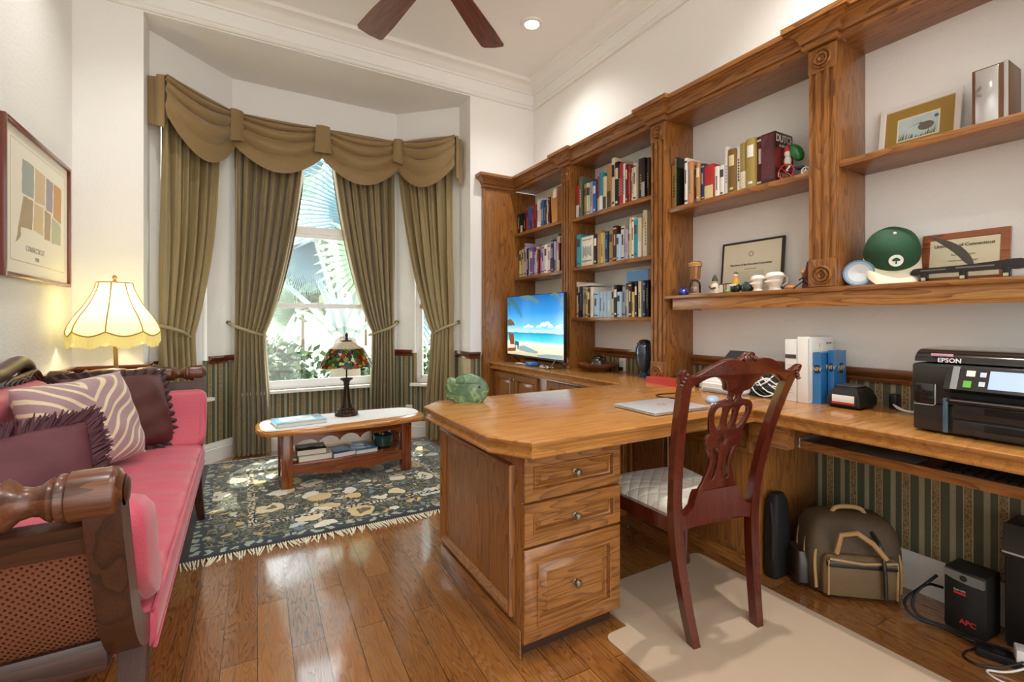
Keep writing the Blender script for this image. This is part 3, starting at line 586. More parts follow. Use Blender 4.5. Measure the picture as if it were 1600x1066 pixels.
for sk, L in BOOKS.items():
    z0 = SZ[sk]; seen = {}
    L = sorted(L, key=lambda q: -q[0])
    # clip overlaps left by rounding
    for i, e in enumerate(L):
        y1, wd, h, col = e[:4]; lab = e[4] if len(e) > 4 else None
        if i: y1 = min(y1, yprev-0.0006)
        y0 = min(e[0]-wd, y1-0.012); yprev = y0
        if col == 'lightblue' and sk == 'E' and wd > 0.05: pass
        b = MB(); x0 = 2.372+rng.random()*0.022; dp = min(0.165+rng.random()*0.03, RX-0.008-x0)
        book_mesh(b, x0, x0+dp, y0, y1, z0, z0+h, lab, rng)
        lc = CC[lab] if lab else ('#D8C890' if col in ('black', 'navy', 'maroon', 'darkbrown', 'red', 'blue', 'purple', 'greygreen', 'brown') else '#4A4038')
        o = rehome(b.build('book', [P(CC[col], 0.45, var=0.08, bscale=30), PAGE, P(lc, 0.5, var=0.25, bscale=160)]))
        nm = NMC.get(col, col); th = 'thick' if wd > 0.043 else ('thin' if wd < 0.024 else '')
        d = ('tall ' if h > 0.27 else ('short ' if h < 0.215 else ''))+(th+' ' if th else '')+nm+' book'
        if lab: d += ' with %s lettering' % NMC.get(lab, lab)
        o['_d'] = d; seen.setdefault(d, []).append(o)
        pos = ORD[i] if i < len(ORD) else 'last'
        o['label'] = '%s, %s on %s' % (d, pos, SHELFN[sk]) if i else '%s, leftmost on %s' % (d, SHELFN[sk])
        o['category'] = 'book'; o['group'] = 'books on the '+SHELFN[sk].split(',')[0]
        del o['_d']
# ---- the odd ones: facing covers, piles, folders
def flat_book(name, label, c, size, rz, cols, cover_lab=None, cat='book', group=None):
    """book lying flat; size = (length along local x, width along local y, thickness)"""
    t = thing(name, label, cat, c, rz, group); lx, wy, h = size; q = 0.0025
    b = MB(); b.box(-lx/2, -wy/2, 0, lx/2, wy/2, q, 0.0006); b.box(-lx/2, -wy/2, h-q, lx/2, wy/2, h, 0.0006); b.box(-lx/2, -wy/2, q, -lx/2+q, wy/2, h-q); b.build('cover', P(cols[0], 0.35, coat=0.3, var=0.15, bscale=14), t, local=True)
    b = MB(); b.box(-lx/2+q, -wy/2+0.004, q, lx/2-0.004, wy/2-0.004, h-q); b.build('pages', PAGE, t, local=True)
    if len(cols) > 1:
        b = MB(); b.box(-lx*0.36, -wy*0.30, h, lx*0.30, wy*0.34, h+0.0005); b.build('cover_picture', P(cols[1], 0.35, var=0.5, bscale=18), t, local=True)
    return t
def cover_book(name, label, x0, x1, y0, y1, z0, z1, cover, pic, cat='book', group=None):
    t = thing(name, label, cat, ((x0+x1)/2, (y0+y1)/2, z0), 0, group)
    b = MB(); b.box(x0, y0, z0, x0+0.003, y1, z1, 0.0008); b.box(x1-0.003, y0, z0, x1, y1, z1, 0.0008); b.box(x0+0.003, y1-0.003, z0, x1-0.003, y1, z1); b.build('cover', P(cover, 0.35, coat=0.2), t)
    b = MB(); b.box(x0+0.003, y0+0.004, z0+0.003, x1-0.003, y1-0.003, z1-0.003); b.build('pages', PAGE, t)
    return t
t = cover_book('book', 'cream picture book facing front beside the teal book on the middle shelf', 2.385, 2.400, 2.885, 3.035, 1.63, 1.865, '#E5DFCC', '')
b = MB(); b.box(2.3845, 2.90, 1.665, 2.385, 3.02, 1.675)
for i in range(7): b.box(2.3845, 2.905+i*0.016, 1.70+(i % 3)*0.008, 2.385, 2.915+i*0.016, 1.79-(i % 2)*0.012)
b.box(2.3845, 2.90, 1.835, 2.385, 3.015, 1.843); b.build('cover_picture', P('#7C8594', 0.5), t)
# tan leather satchel-like folder and its paper folder on the upper shelf of the left bay
t = thing('leather_case', 'tan brown leather document case standing at the right end of the upper left shelf', 'document case', (2.45, 3.30, 2.05))
b = MB(); b.box(2.375, 3.245, 2.051, 2.58, 3.345, 2.36, 0.018, 3); b.build('case', P('#A2612C', 0.4, var=0.12, bscale=9, bump=0.2), t)
b = MB(); b.box(2.365, 3.252, 2.20, 2.376, 3.338, 2.35, 0.004); b.build('flap', P('#8F5426', 0.4), t)
t = thing('paper_folder', 'light tan folder stuffed with white papers, leaning beside the leather case', 'folder', (2.45, 3.40, 2.05))
b = MB(); b.rings([[(2.378, 3.352, 2.051), (2.57, 3.352, 2.051), (2.57, 3.435, 2.051), (2.378, 3.435, 2.051)], [(2.378, 3.352, 2.25), (2.57, 3.352, 2.25), (2.57, 3.45, 2.25), (2.378, 3.45, 2.25)], [(2.385, 3.354, 2.29), (2.57, 3.354, 2.32), (2.57, 3.46, 2.33), (2.382, 3.46, 2.335)]]); b.build('folder', P('#C98F4E', 0.5, var=0.15, bscale=12), t)
b = MB(); b.obox((2.45, 3.40, 2.305), (0.14, 0.05, 0.07), (0.15, 0, 0.1)); b.obox((2.44, 3.375, 2.31), (0.13, 0.02, 0.08), (-0.1, 0, -0.08)); b.build('papers', P('#F0ECE2', 0.6), t)
# books lying flat on top of the rows
flat_book('book', 'white book lying flat on top of the row, left end of the bottom shelf', (2.47, 3.0, 1.469+0.003), (0.17, 0.16, 0.018), PI/2, ['#E7E3D8'])
t = flat_book('book', 'wide blue box file lying flat on the books at the right end of bottom shelf', (2.47, 2.41, 1.4695), (0.17, 0.205, 0.074), 0, ['#4E86BC'])
flat_book('book', 'black book with white edge lying flat on books, right end above the television', (2.47, 3.30, 1.929), (0.18, 0.09, 0.02), 0, ['#241A1C'])
# books with a readable front on the third bay
t = thing('book', 'thick dark red book turned to show its white-lettered cover, beside the toy cyclist', 'book', (2.48, 1.47, 1.91))
b = MB(); b.box(2.372, 1.425, 1.91, 2.53, 1.502, 2.172, 0.004); b.build('cover', P('#3C1014', 0.3, coat=0.5), t)
b = MB(); b.box(2.376, 1.422, 1.985, 2.528, 1.4255, 2.085); b.build('cover_band', P('#7A1418', 0.3), t)
b = MB(); b.box(2.3705, 1.435, 1.93, 2.3725, 1.495, 2.16); b.build('spine_panel', P('#5A2A30', 0.5, var=0.6, bscale=60), t)
LW = P('#D9D4CA', 0.5)
text('DUTCH', 0.052, LW, t, Vector((2.452, 1.4212, 2.135))-t.location, FACE_S, bold=0.001, squash=0.85)
text('A HISTORY', 0.020, LW, t, Vector((2.452, 1.4212, 2.098))-t.location, FACE_S)
text('RUSSELL', 0.034, LW, t, Vector((2.452, 1.4212, 1.945))-t.location, FACE_S, bold=0.0006)
t = thing('book', 'large picture book with a garden cover, leaning behind paperbacks at left of third bay', 'book', (2.46, 2.05, 1.91))
b = MB(); b.box(2.374, 2.058, 1.91, 2.59, 2.070, 2.225, 0.001); b.build('cover', P('#1B1512', 0.25, coat=0.5), t)
b = MB(); b.box(2.3725, 2.0585, 1.915, 2.374, 2.0695, 2.22)
b.build('spine', P('#6F7A3A', 0.4, var=0.9, bscale=55), t)
# ------------------------------------------------------------------ curtains and valance in the bay
def fabric(h, h2=None, rough=0.55, sheen=0.3):
    m, n, l, b = nodes('satin_cloth'); b.inputs['Roughness'].default_value = rough; b.inputs['Sheen Weight'].default_value = sheen
    t = n.new('ShaderNodeTexCoord'); w1 = n.new('ShaderNodeTexNoise'); w1.inputs['Scale'].default_value = 350; l.new(t.outputs['Object'], w1.inputs[0])
    l.new(ramp(n, l, w1.outputs['Fac'], [(0.3, h), (0.75, h2 or h)]), b.inputs['Base Color'])
    bp = n.new('ShaderNodeBump'); bp.inputs['Strength'].default_value = 0.12; bp.inputs['Distance'].default_value = 0.001; l.new(w1.outputs['Fac'], bp.inputs['Height']); l.new(bp.outputs[0], b.inputs['Normal'])
    return m
CURT = fabric('#88764E', '#A08E62'); VALM = fabric('#876C43', '#997E50')
def lerp(a, b, t): return a+(b-a)*t
def sm(t): t = max(0, min(1, t)); return t*t*(3-2*t)
def curtain(label, A, B, nrm, top, tie, bot, hookside, npl, seed, ztie=1.09, ztop=2.80):
    """A,B: plan line; nrm: into the room; top/tie/bot: (s0,s1) spans along the line; hookside 0 = s0 side holds the hook"""
    A = Vector(A); B = Vector(B); d = (B-A).normalized(); nrm = Vector(nrm).normalized(); rg = random.Random(seed)
    ph = [rg.random()*6 for _ in range(8)]
    def f(u, v):
        z = ztop - v*(ztop-0.012)
        # span at this height: falls from the heading to the tie-back, then hangs nearly straight
        if z > ztie:
            k = (z-ztie)/(ztop-ztie); e = k**0.80
            s0 = lerp(tie[0], top[0], e); s1 = lerp(tie[1], top[1], e); g = sm(k*2.0)
            sag = 0.035*math.sin(PI*k)
            if hookside == 0: s1 += sag
            else: s0 -= sag
        else:
            k = (ztie-z)/ztie; s0 = lerp(tie[0], bot[0], sm(k*1.4)); s1 = lerp(tie[1], bot[1], sm(k*1.4)); g = sm(k*1.5)
        uu = u + 0.012*math.sin(u*17+ph[0]) + 0.010*math.sin(u*31+z*1.3+ph[1])
        s = lerp(s0, s1, u); amp = lerp(0.026, 0.046, g)
        w = 2*abs(math.sin(PI*npl*uu+0.5*math.sin(z*1.1+ph[2])*g))**0.75-1
        off = 0.075 + amp*w + 0.012*math.sin(2*PI*npl*2.3*uu+ph[3]+z)*g
        near = math.exp(-((z-ztie)/0.10)**2); off = lerp(off, 0.075+0.018*w, near*0.7)
        # pinch at the tie on the free side
        s += 0.006*math.cos(2*PI*npl*uu)
        p = A + d*s + nrm*off
        return (p.x, p.y, z)
    base = A + d*((bot[0]+bot[1])/2) + nrm*0.07
    t = thing('curtain', label, 'curtain', (base.x, base.y, 0.0), group='olive curtains in the bay')
    b = MB(); b.grid(f, npl*26, 70); o = b.build('panel', CURT, t, ang=80)
    md = o.modifiers.new('thick', 'SOLIDIFY'); md.thickness = 0.003
    # rope tie-back: hook on the wall, loop round the front
    hs = tie[0]-0.045 if hookside == 0 else tie[1]+0.045; fs = tie[1]+0.01 if hookside == 0 else tie[0]-0.01
    P0 = A+d*hs+nrm*0.01; path = []
    for i in range(15):
        k = i/14; s = lerp(hs, fs, k); q = 0.02+0.125*math.sin(PI*min(1, k*1.02)**0.8)*1.0 + (0.02 if k > 0.8 else 0)
        z = ztie+0.085-0.125*k**0.85; p = A+d*s+nrm*q; path.append((p.x, p.y, z))
    for i in range(1, 7):
        k = i/6; s = lerp(fs, hs, k*0.8); q = 0.03*(1-k)+0.012; p = A+d*s+nrm*q; path.append((p.x, p.y, ztie-0.04+0.05*k))
    b = MB(); b.tube(path, 0.0135, 10); b.build('tieback', P('#A69B76', 0.7, bump=0.6, bscale=220), t)
    b = MB(); b.lathe([(0.004, 0), (0.02, 0.0), (0.02, 0.006), (0.008, 0.012), (0.008, 0.03), (0.016, 0.036), (0.001, 0.04)], (0, 0, 0), 16, 'x', cap=False)
    M = Matrix.Translation((P0.x, P0.y, ztie+0.088)) @ Matrix.Rotation(math.atan2(nrm.y, nrm.x), 4, 'Z')
    for v in b.b.verts: v.co = M @ v.co
    b.build('tieback_hook', P('#6E6A4C', 0.35, 0.7), t)
    return t
L0 = (-0.585, 4.33); q = 0.70710678
curtain('olive curtain at the left bay window behind the shaded lamp, tied back to the left', L0, (-0.07, 4.84), (q, -q), (0.015, 0.53), (0.02, 0.30), (0.02, 0.30), 0, 6, 1)
curtain('olive curtain left of the large window, tied back to the left', (-0.07, BAYY), (1.40, BAYY), (0, -1), (0.015, 0.60), (0.015, 0.26), (0.0, 0.30), 0, 8, 2)
curtain('olive curtain right of the large window, tied back to the right', (-0.07, BAYY), (1.40, BAYY), (0, -1), (0.80, 1.41), (1.19, 1.42), (1.17, 1.43), 1, 8, 3)
curtain('olive curtain at the narrow right bay window, behind the green stone fish', (1.40, BAYY), (1.89, 4.35), (-q, -q), (0.03, 0.66), (0.42, 0.65), (0.38, 0.66), 1, 6, 4)
# hidden pole that carries them
vt = thing('valance', 'olive swagged valance with box-pleated tails across the top of the bay windows', 'valance', (0.655, 4.6, 2.5))
VP = [(-0.578, 4.27), (-0.475, 4.165), (-0.06, 4.63), (0.645, 4.63), (1.345, 4.60), (1.765, 4.165), (1.882, 4.28)]
ZV = 2.955
def swag(p, r, drop, edge, seed, npl=4):
    p = Vector(p); r = Vector(r); d = (r-p); L = d.length; d.normalize(); nrm = Vector((d.y, -d.x))
    if nrm.y > 0: nrm = -nrm
    def f(u, v):
        a = math.sin(PI*u)
        ve = v
        z = ZV - edge*ve**2.6 - (drop)*(a**0.85)*ve
        fold = 0.0
        e = a**0.5
        fold = 0.050*e*(abs(math.sin(PI*npl*1.15*(ve**0.9)+0.35*math.sin(2.3*u+seed)))**0.6-0.6)*sm(ve*6)*(1-0.85*sm((ve-0.74)/0.26))
        belly = 0.055*a*math.sin(PI*min(1, ve*0.8))
        # gathers radiating from the two top corners
        gth = 0.010*(1-a)*math.sin(ve*26+seed)
        q_ = p + d*(u*L) + nrm*(0.012+belly+fold+gth)
        return (q_.x, q_.y, z)
    b = MB(); b.grid(f, 56, 64); o = b.build('swag', VALM, vt, ang=80)
    md = o.modifiers.new('thick', 'SOLIDIFY'); md.thickness = 0.004
swag(VP[1], VP[2], 0.23, 0.29, 0); swag(VP[2], VP[3], 0.20, 0.27, 1); swag(VP[3], VP[4], 0.21, 0.27, 2); swag(VP[4], VP[5], 0.20, 0.28, 3)
def tail(c, dirv, w, h, lean=0.0):
    c = Vector(c); d = Vector(dirv).normalized(); nrm = Vector((d.y, -d.x)); nrm = -nrm if nrm.y > 0 else nrm
    b = MB(); pr = [(-0.5, 0.03), (-0.5, 0.055), (-0.22, 0.070), (0.22, 0.070), (0.5, 0.055), (0.5, 0.03), (0.3, 0.045), (-0.3, 0.045)]
    rs = []
    for k in range(9):
        z = ZV+0.004-h*k/8; ww = w*(1+0.25*k/8)
        rs.append([((c+d*(u*ww)+nrm*(o+0.012)).x, (c+d*(u*ww)+nrm*(o+0.012)).y, z-(0.05*(0.5-u)*lean)*(k/8)) for u, o in pr])
    b.rings(rs); b.build('tail', VALM, vt, ang=60)
tail(VP[2], (0.85, 0.5), 0.10, 0.24, 0.6); tail(VP[3], (1, 0), 0.115, 0.24, 0.0); tail(VP[4], (1, -0.3), 0.085, 0.245, -0.6)
def ret(p, r, h):
    p = Vector(p); r = Vector(r); d = (r-p); L = d.length; d.normalize(); nrm = Vector((d.y, -d.x)); nrm = -nrm if nrm.y > 0 else nrm
    def f(u, v):
        o = 0.010*math.sin(u*11)+0.014; z = ZV-h*v-0.05*v*u; q_ = p+d*(u*L)+nrm*o; return (q_.x, q_.y, z)
    b = MB(); b.grid(f, 18, 10); o = b.build('return_tail', VALM, vt, ang=80); md = o.modifiers.new('thick', 'SOLIDIFY'); md.thickness = 0.004
ret(VP[0], VP[1], 0.33); ret(VP[5], VP[6], 0.40)
tb = VP+[(1.882, 4.345), (1.39, 4.83), (-0.06, 4.83), (-0.578, 4.33)]
b = MB(); b.prism(tb, 'z', ZV-0.008, ZV-0.001)
b.build('top_board', VALM, vt, smooth=False)

# ------------------------------------------------------------------ outside the windows
def ground_mat():
    m, n, l, b = nodes('sandy_ground'); t = n.new('ShaderNodeTexCoord'); z = n.new('ShaderNodeTexNoise'); z.inputs['Scale'].default_value = 0.9; z.inputs['Detail'].default_value = 8
    l.new(t.outputs['Object'], z.inputs[0]); l.new(ramp(n, l, z.outputs['Fac'], [(0.35, '#8C8B5E'), (0.5, '#D9CFB4'), (0.65, '#EFE8D6')]), b.inputs['Base Color']); b.inputs['Roughness'].default_value = 0.9; return m
b = MB(); b.poly([(-60, 5.2, -0.35), (60, 5.2, -0.35), (60, 90, -0.35), (-60, 90, -0.35)]); struct(b, 'garden_ground', ground_mat(), smooth=False)
b = MB(); b.poly([(-60, 13.5, -0.34), (60, 13.5, -0.34), (60, 18.5, -0.34), (-60, 18.5, -0.34)]); struct(b, 'garden_path', P('#E2DCD0', 0.9, var=0.06, bscale=2), smooth=False)
def leaf_cloud(name, label, cat, c, r, nl, size, cols, seed, group=None, trunk=None):
    """a real bush: many small bent leaves through the volume of an ellipsoid, on a few stems"""
    rg = random.Random(seed); t = thing(name, label, cat, (c[0], c[1], -0.35), group=group)
    b = MB()
    for i in range(nl):
        a = rg.random()*2*PI; ph = math.acos(rg.uniform(-1, 1)); k = rg.random()**0.4
        k *= 0.85+0.3*math.sin(a*3+seed)*math.sin(ph*4+seed*2)
        p = Vector((c[0]+r[0]*k*math.sin(ph)*math.cos(a), c[1]+r[1]*k*math.sin(ph)*math.sin(a), c[2]+r[2]*k*math.cos(ph)))
        if p.z < -0.34: p.z = -0.34+rg.random()*0.2
        d = Vector((rg.uniform(-1, 1), rg.uniform(-1, 1), rg.uniform(-0.6, 1))).normalized(); e = d.cross(Vector((rg.uniform(-1, 1), rg.uniform(-1, 1), rg.uniform(-1, 1)))).normalized()
        s = size*rg.uniform(0.6, 1.4); b.mi = rg.randrange(len(cols))
        b._f([b.b.verts.new(q_) for q_ in (p, p+d*s*0.5+e*s*0.32, p+d*s, p+d*s*0.5-e*s*0.32)])
    b.build('foliage', [P(h, 0.6) for h in cols], t, smooth=False)
    b = MB(); b.mi = 0
    for i in range(5 if not trunk else 1):
        a = i*1.3+seed; sp = 0.0 if trunk else 0.5
        b.tube([(c[0]+0.1*math.cos(a)*sp, c[1]+0.1*math.sin(a)*sp, -0.35), (c[0]+0.4*r[0]*math.cos(a)*sp, c[1]+0.4*r[1]*math.sin(a)*sp, (c[2]-0.35)/2), (c[0]+0.8*r[0]*math.cos(a)*sp, c[1]+0.8*r[1]*math.sin(a)*sp, c[2])], [(trunk or 0.02)*1.2, trunk or 0.015, (trunk or 0.015)*0.5], 7)
    b.build('trunk' if trunk else 'stems', P('#7A6A58', 0.8), t); return t
HG = ['#5F7A58', '#48664A', '#7C926C', '#3C5640']
leaf_cloud('bush', 'blue-green leafy bush outside the large window, left of the palm', 'bush', (0.3, 9.6, 0.28), (1.3, 0.7, 0.62), 1500, 0.16, HG, 1)
leaf_cloud('bush', 'low green bush outside the large window, below the stained glass lamp', 'bush', (2.35, 10.0, -0.02), (1.1, 0.6, 0.42), 1200, 0.15, HG, 2)
leaf_cloud('bush', 'small round bush outside the large window, at its left edge near the sill', 'bush', (-0.9, 8.6, 0.0), (0.8, 0.5, 0.5), 800, 0.15, HG, 3)
leaf_cloud('bush', 'green bush outside the right side window', 'bush', (4.1, 9.3, 0.2), (1.2, 0.6, 0.65), 1300, 0.16, HG, 4)
leaf_cloud('bush', 'green bush outside the left side window', 'bush', (-2.6, 9.0, 0.1), (1.2, 0.6, 0.6), 900, 0.16, HG, 5)
leaf_cloud('tree', 'small tree with orange and copper leaves seen through the right side window', 'tree', (6.2, 13.6, 1.5), (1.7, 1.2, 1.3), 2600, 0.2, ['#C98A4E', '#B26F3A', '#8B8A4E', '#D8A870'], 6, trunk=0.06)
for i, (x, y, z, r) in enumerate([(-7, 26, 4.0, 3.2), (-2.2, 28, 4.6, 3.4), (2.6, 25, 3.0, 2.3), (6.5, 29, 4.4, 3.4), (11.5, 27, 4.4, 3.2), (16, 30, 4.8, 3.6)]):
    leaf_cloud('tree', ['broad green tree across the road, far left', 'broad green tree across the road behind the left curtain', 'smaller green tree across the road, behind the palm stalks', 'broad green tree across the road right of the palm', 'broad green tree across the road behind the orange tree', 'broad green tree across the road, far right'][i], 'tree', (x, y, z), (r, r*0.7, r*0.72), 1500, 0.55, ['#7E9670', '#92A684', '#5F7C5A', '#A9B893'], 10+i, group='trees across the road', trunk=0.07)
# silver fan palm: short trunk, stalks radiating, pleated fans
pt = thing('fan_palm', 'silvery blue fan palm with thick grey stalks, just outside the large window', 'palm tree', (1.47, 8.0, -0.35))
PC = Vector((1.47, 8.0, 0.78))
b = MB(); b.lathe([(0.30, -1.13), (0.24, -0.6), (0.22, -0.1), (0.16, 0.1), (0.05, 0.2)], PC, 24); b.build('trunk', P('#8C8072', 0.8, bump=0.8, bscale=12), pt)
STK = P('#A7B3B3', 0.5, var=0.12, bscale=5); LF = [P('#7FA3B4', 0.55), P('#94B4C0', 0.55), P('#A9C2AE', 0.55)]
def fan(tip, facing, R, k, up, seed=0, spread=2.5):
    tip = Vector(tip); mid = (PC+tip)/2 + Vector((0, 0, 0.1))
    b = MB(); b.tube([PC, lerp(PC, mid, 0.5)+Vector((0, 0, 0.03)), mid, lerp(mid, tip, 0.5)+Vector((0, 0, 0.03)), tip], [0.075, 0.055, 0.045, 0.035, 0.02], 8); st = b.build('leaf_stalk', STK, pt)
    n = Vector(facing).normalized(); upv = (Vector(up)-n*n.dot(Vector(up))).normalized(); rt = n.cross(upv)
    N = 34; b = MB()
    for i in range(N):
        a = -spread+2*spread*(i+0.5)/N; hw = spread/N*0.98; RR = R*(1-0.12*abs(a)/spread)
        def pt_(r, ang, o): return tip + (upv*math.cos(ang)+rt*math.sin(ang))*r + n*o - Vector((0, 0, 0.18*(r/R)**3*R))
        ring = []
        for (r, f_) in ((0.05, 1.0), (0.5, 1.0), (0.72, 0.75), (0.9, 0.35), (1.0, 0.05)):
            ring.append((pt_(RR*r, a-hw*f_, -0.012), pt_(RR*r, a, 0.02*f_), pt_(RR*r, a+hw*f_, -0.012)))
        for q0, q1 in zip(ring, ring[1:]):
            V0 = [b.b.verts.new(p) for p in q0]; V1 = [b.b.verts.new(p) for p in q1]
            b._f([V0[0], V0[1], V1[1], V1[0]]); b._f([V0[1], V0[2], V1[2], V1[1]])
    b.build('fan_leaf', LF[k], pt, smooth=False)
fan((1.80, 7.7, 2.75), (-0.05, -1, -0.15), 1.35, 0, (-0.75, 0, 1), spread=1.25)
fan((1.78, 7.3, 2.15), (-0.25, -1, -0.2), 0.95, 2, (0.1, 0, 1), spread=2.7)
fan((0.98, 7.9, 2.45), (0.3, -1, -0.1), 0.80, 0, (-0.5, 0, -1), spread=0.8)
fan((0.45, 8.2, 1.85), (0.1, -1, -0.15), 0.85, 1, (-1, 0, 0.6), spread=1.5)
fan((2.35, 8.3, 2.6), (-0.3, -1, 0.1), 1.1, 1, (0.7, 0, 0.8), spread=2.0)
fan((0.55, 8.9, 3.3), (0.1, -1, 0), 1.2, 2, (-0.6, 0, 1), spread=2.0)
fan((2.5, 8.2, 1.5), (-0.3, -1, 0.2), 0.9, 0, (1, 0, 0.1), spread=1.8)
fan((1.30, 8.9, 3.9), (0, -1, 0), 1.3, 1, (0.1, 0, 1), spread=2.2)
fan((0.75, 8.3, 1.35), (0.1, -1, 0), 0.65, 2, (-1, 0, 0.2), spread=1.3)
# ------------------------------------------------------------------ rug
def rug_mat(x0, x1, y0, y1):
    m, n, l, b = nodes('oriental_rug_pile'); t = n.new('ShaderNodeTexCoord'); s = n.new('ShaderNodeSeparateXYZ'); l.new(t.outputs['Object'], s.inputs[0])
    M = lambda op, a, c=None, d=None: math_node(n, l, op, a, c, d)
    hx, hy = (x1-x0)/2, (y1-y0)/2
    # distance to the nearest edge (object origin is the rug's centre)
    ex = M('SUBTRACT', hx, M('ABSOLUTE', s.outputs[0])); ey = M('SUBTRACT', hy, M('ABSOLUTE', s.outputs[1])); e = M('MINIMUM', ex, ey)
    wob = n.new('ShaderNodeTexNoise'); wob.inputs['Scale'].default_value = 9; wob.inputs['Detail'].default_value = 3; l.new(t.outputs['Object'], wob.inputs[0])
    dv = n.new('ShaderNodeVectorMath'); dv.operation = 'MULTIPLY_ADD'; l.new(wob.outputs['Color'], dv.inputs[0]); dv.inputs[1].default_value = (0.16, 0.16, 0); l.new(t.outputs['Object'], dv.inputs[2])
    def vor(sc, rnd=1.0, feat='F1', dv_=True):
        v = n.new('ShaderNodeTexVoronoi'); v.feature = feat; v.inputs['Scale'].default_value = sc; v.inputs['Randomness'].default_value = rnd; l.new(dv.outputs[0] if dv_ else t.outputs['Object'], v.inputs['Vector']); return v
    big = vor(5.2, 0.85); mid = vor(16.0, 1.0); sml = vor(46); vine = vor(27, 1.0, 'DISTANCE_TO_EDGE')
    def layer(base, f, h):
        mx = n.new('ShaderNodeMix'); mx.data_type = 'RGBA'; l.new(f, mx.inputs['Factor'])
        if isinstance(base, str): mx.inputs['A'].default_value = lin(base)
        else: l.new(base, mx.inputs['A'])
        if isinstance(h, str): mx.inputs['B'].default_value = lin(h)
        else: l.new(h, mx.inputs['B'])
        return mx.outputs['Result']
    fieldc = ramp(n, l, n_col(n, l, sml.outputs['Color']), [(0.0, '#141C20'), (0.35, '#22332F'), (0.6, '#3A4A3E'), (0.75, '#1C2A3C'), (0.9, '#5C6248')], 'CONSTANT')
    c = layer(fieldc, M('LESS_THAN', vine.outputs['Distance'], 0.075), '#8E8C70')
    midc = ramp(n, l, n_col(n, l, mid.outputs['Color']), [(0.0, '#D2B67E'), (0.22, '#2E4A44'), (0.45, '#CBD0BC'), (0.62, '#5E6A50'), (0.86, '#6C8AA0')], 'CONSTANT')
    c = layer(c, M('LESS_THAN', mid.outputs['Distance'], 0.42), '#12181C'); c = layer(c, M('LESS_THAN', mid.outputs['Distance'], 0.36), midc); c = layer(c, M('LESS_THAN', mid.outputs['Distance'], 0.11), '#7B5A3C')
    bigc = ramp(n, l, n_col(n, l, big.outputs['Color']), [(0.0, '#E8E4D2'), (0.35, '#D9C28C'), (0.6, '#C9D0CC'), (0.8, '#E6DAB4')], 'CONSTANT')
    pet = M('MULTIPLY_ADD', wob.outputs['Fac'], 0.46, 0.17)
    rr = big.outputs['Distance']; c = layer(c, M('LESS_THAN', rr, M('ADD', pet, 0.03)), '#1A2026'); c = layer(c, M('LESS_THAN', rr, pet), bigc); c = layer(c, M('LESS_THAN', rr, 0.17), '#70624A'); c = layer(c, M('LESS_THAN', rr, 0.11), '#D6C79A')
    # borders
    def band(a, bb): return M('MULTIPLY', M('GREATER_THAN', e, a), M('LESS_THAN', e, bb))
    st = vor(30, 0.2)
    guard = layer('#141A22', M('LESS_THAN', st.outputs['Distance'], 0.42), '#DDD5B6')
    c = layer(c, band(0.30, 0.345), guard); c = layer(c, band(0.035, 0.10), layer('#22303F', M('LESS_THAN', vor(17, 0.35).outputs['Distance'], 0.33), '#A9B49E')); c = layer(c, M('LESS_THAN', e, 0.035), '#0E1016')
    # worn pile
    w2 = n.new('ShaderNodeTexNoise'); w2.inputs['Scale'].default_value = 260; l.new(t.outputs['Object'], w2.inputs[0])
    mx = n.new('ShaderNodeMix'); mx.data_type = 'RGBA'; mx.blend_type = 'MULTIPLY'; mx.inputs['Factor'].default_value = 0.5; l.new(c, mx.inputs['A']); l.new(ramp(n, l, w2.outputs['Fac'], [(0.3, 0.45), (0.6, 1.0)]), mx.inputs['B'])
    l.new(mx.outputs['Result'], b.inputs['Base Color']); b.inputs['Roughness'].default_value = 0.9; b.inputs['Sheen Weight'].default_value = 0.3
    bp = n.new('ShaderNodeBump'); bp.inputs['Strength'].default_value = 0.5; bp.inputs['Distance'].default_value = 0.003; l.new(w2.outputs['Fac'], bp.inputs['Height']); l.new(bp.outputs[0], b.inputs['Normal'])
    return m
def n_col(n, l, c):
    s = n.new('ShaderNodeSeparateColor'); l.new(c, s.inputs[0]); return s.outputs[0]
x0, x1, y0, y1 = -0.265, 1.62, 2.80, 4.61
t = thing('rug', 'dark floral oriental rug with cream fringes, lying under the coffee table', 'rug', ((x0+x1)/2, (y0+y1)/2, 0))
b = MB(); b.box(x0, y0, 0.0, x1, y1, 0.010, 0.003); b.build('pile', rug_mat(x0, x1, y0, y1), t)
FR = P('#E6DCC2', 0.8); rg = random.Random(5)
for yy, sgn in ((y0, -1), (y1, 1)):
    b = MB()
    for i in range(150):
        x = x0+0.006+(x1-x0-0.012)*i/149; L = rg.uniform(0.045, 0.085) if sgn < 0 else rg.uniform(0.03, 0.05); dx = rg.uniform(-0.02, 0.02)+0.012*math.sin(i*0.35)
        b.tube([(x, yy, 0.008), (x+dx*0.4, yy+sgn*L*0.45, 0.006), (x+dx, yy+sgn*L, 0.0035)], [0.0042, 0.0045, 0.003], 5)
    b.build('fringe', FR, t)
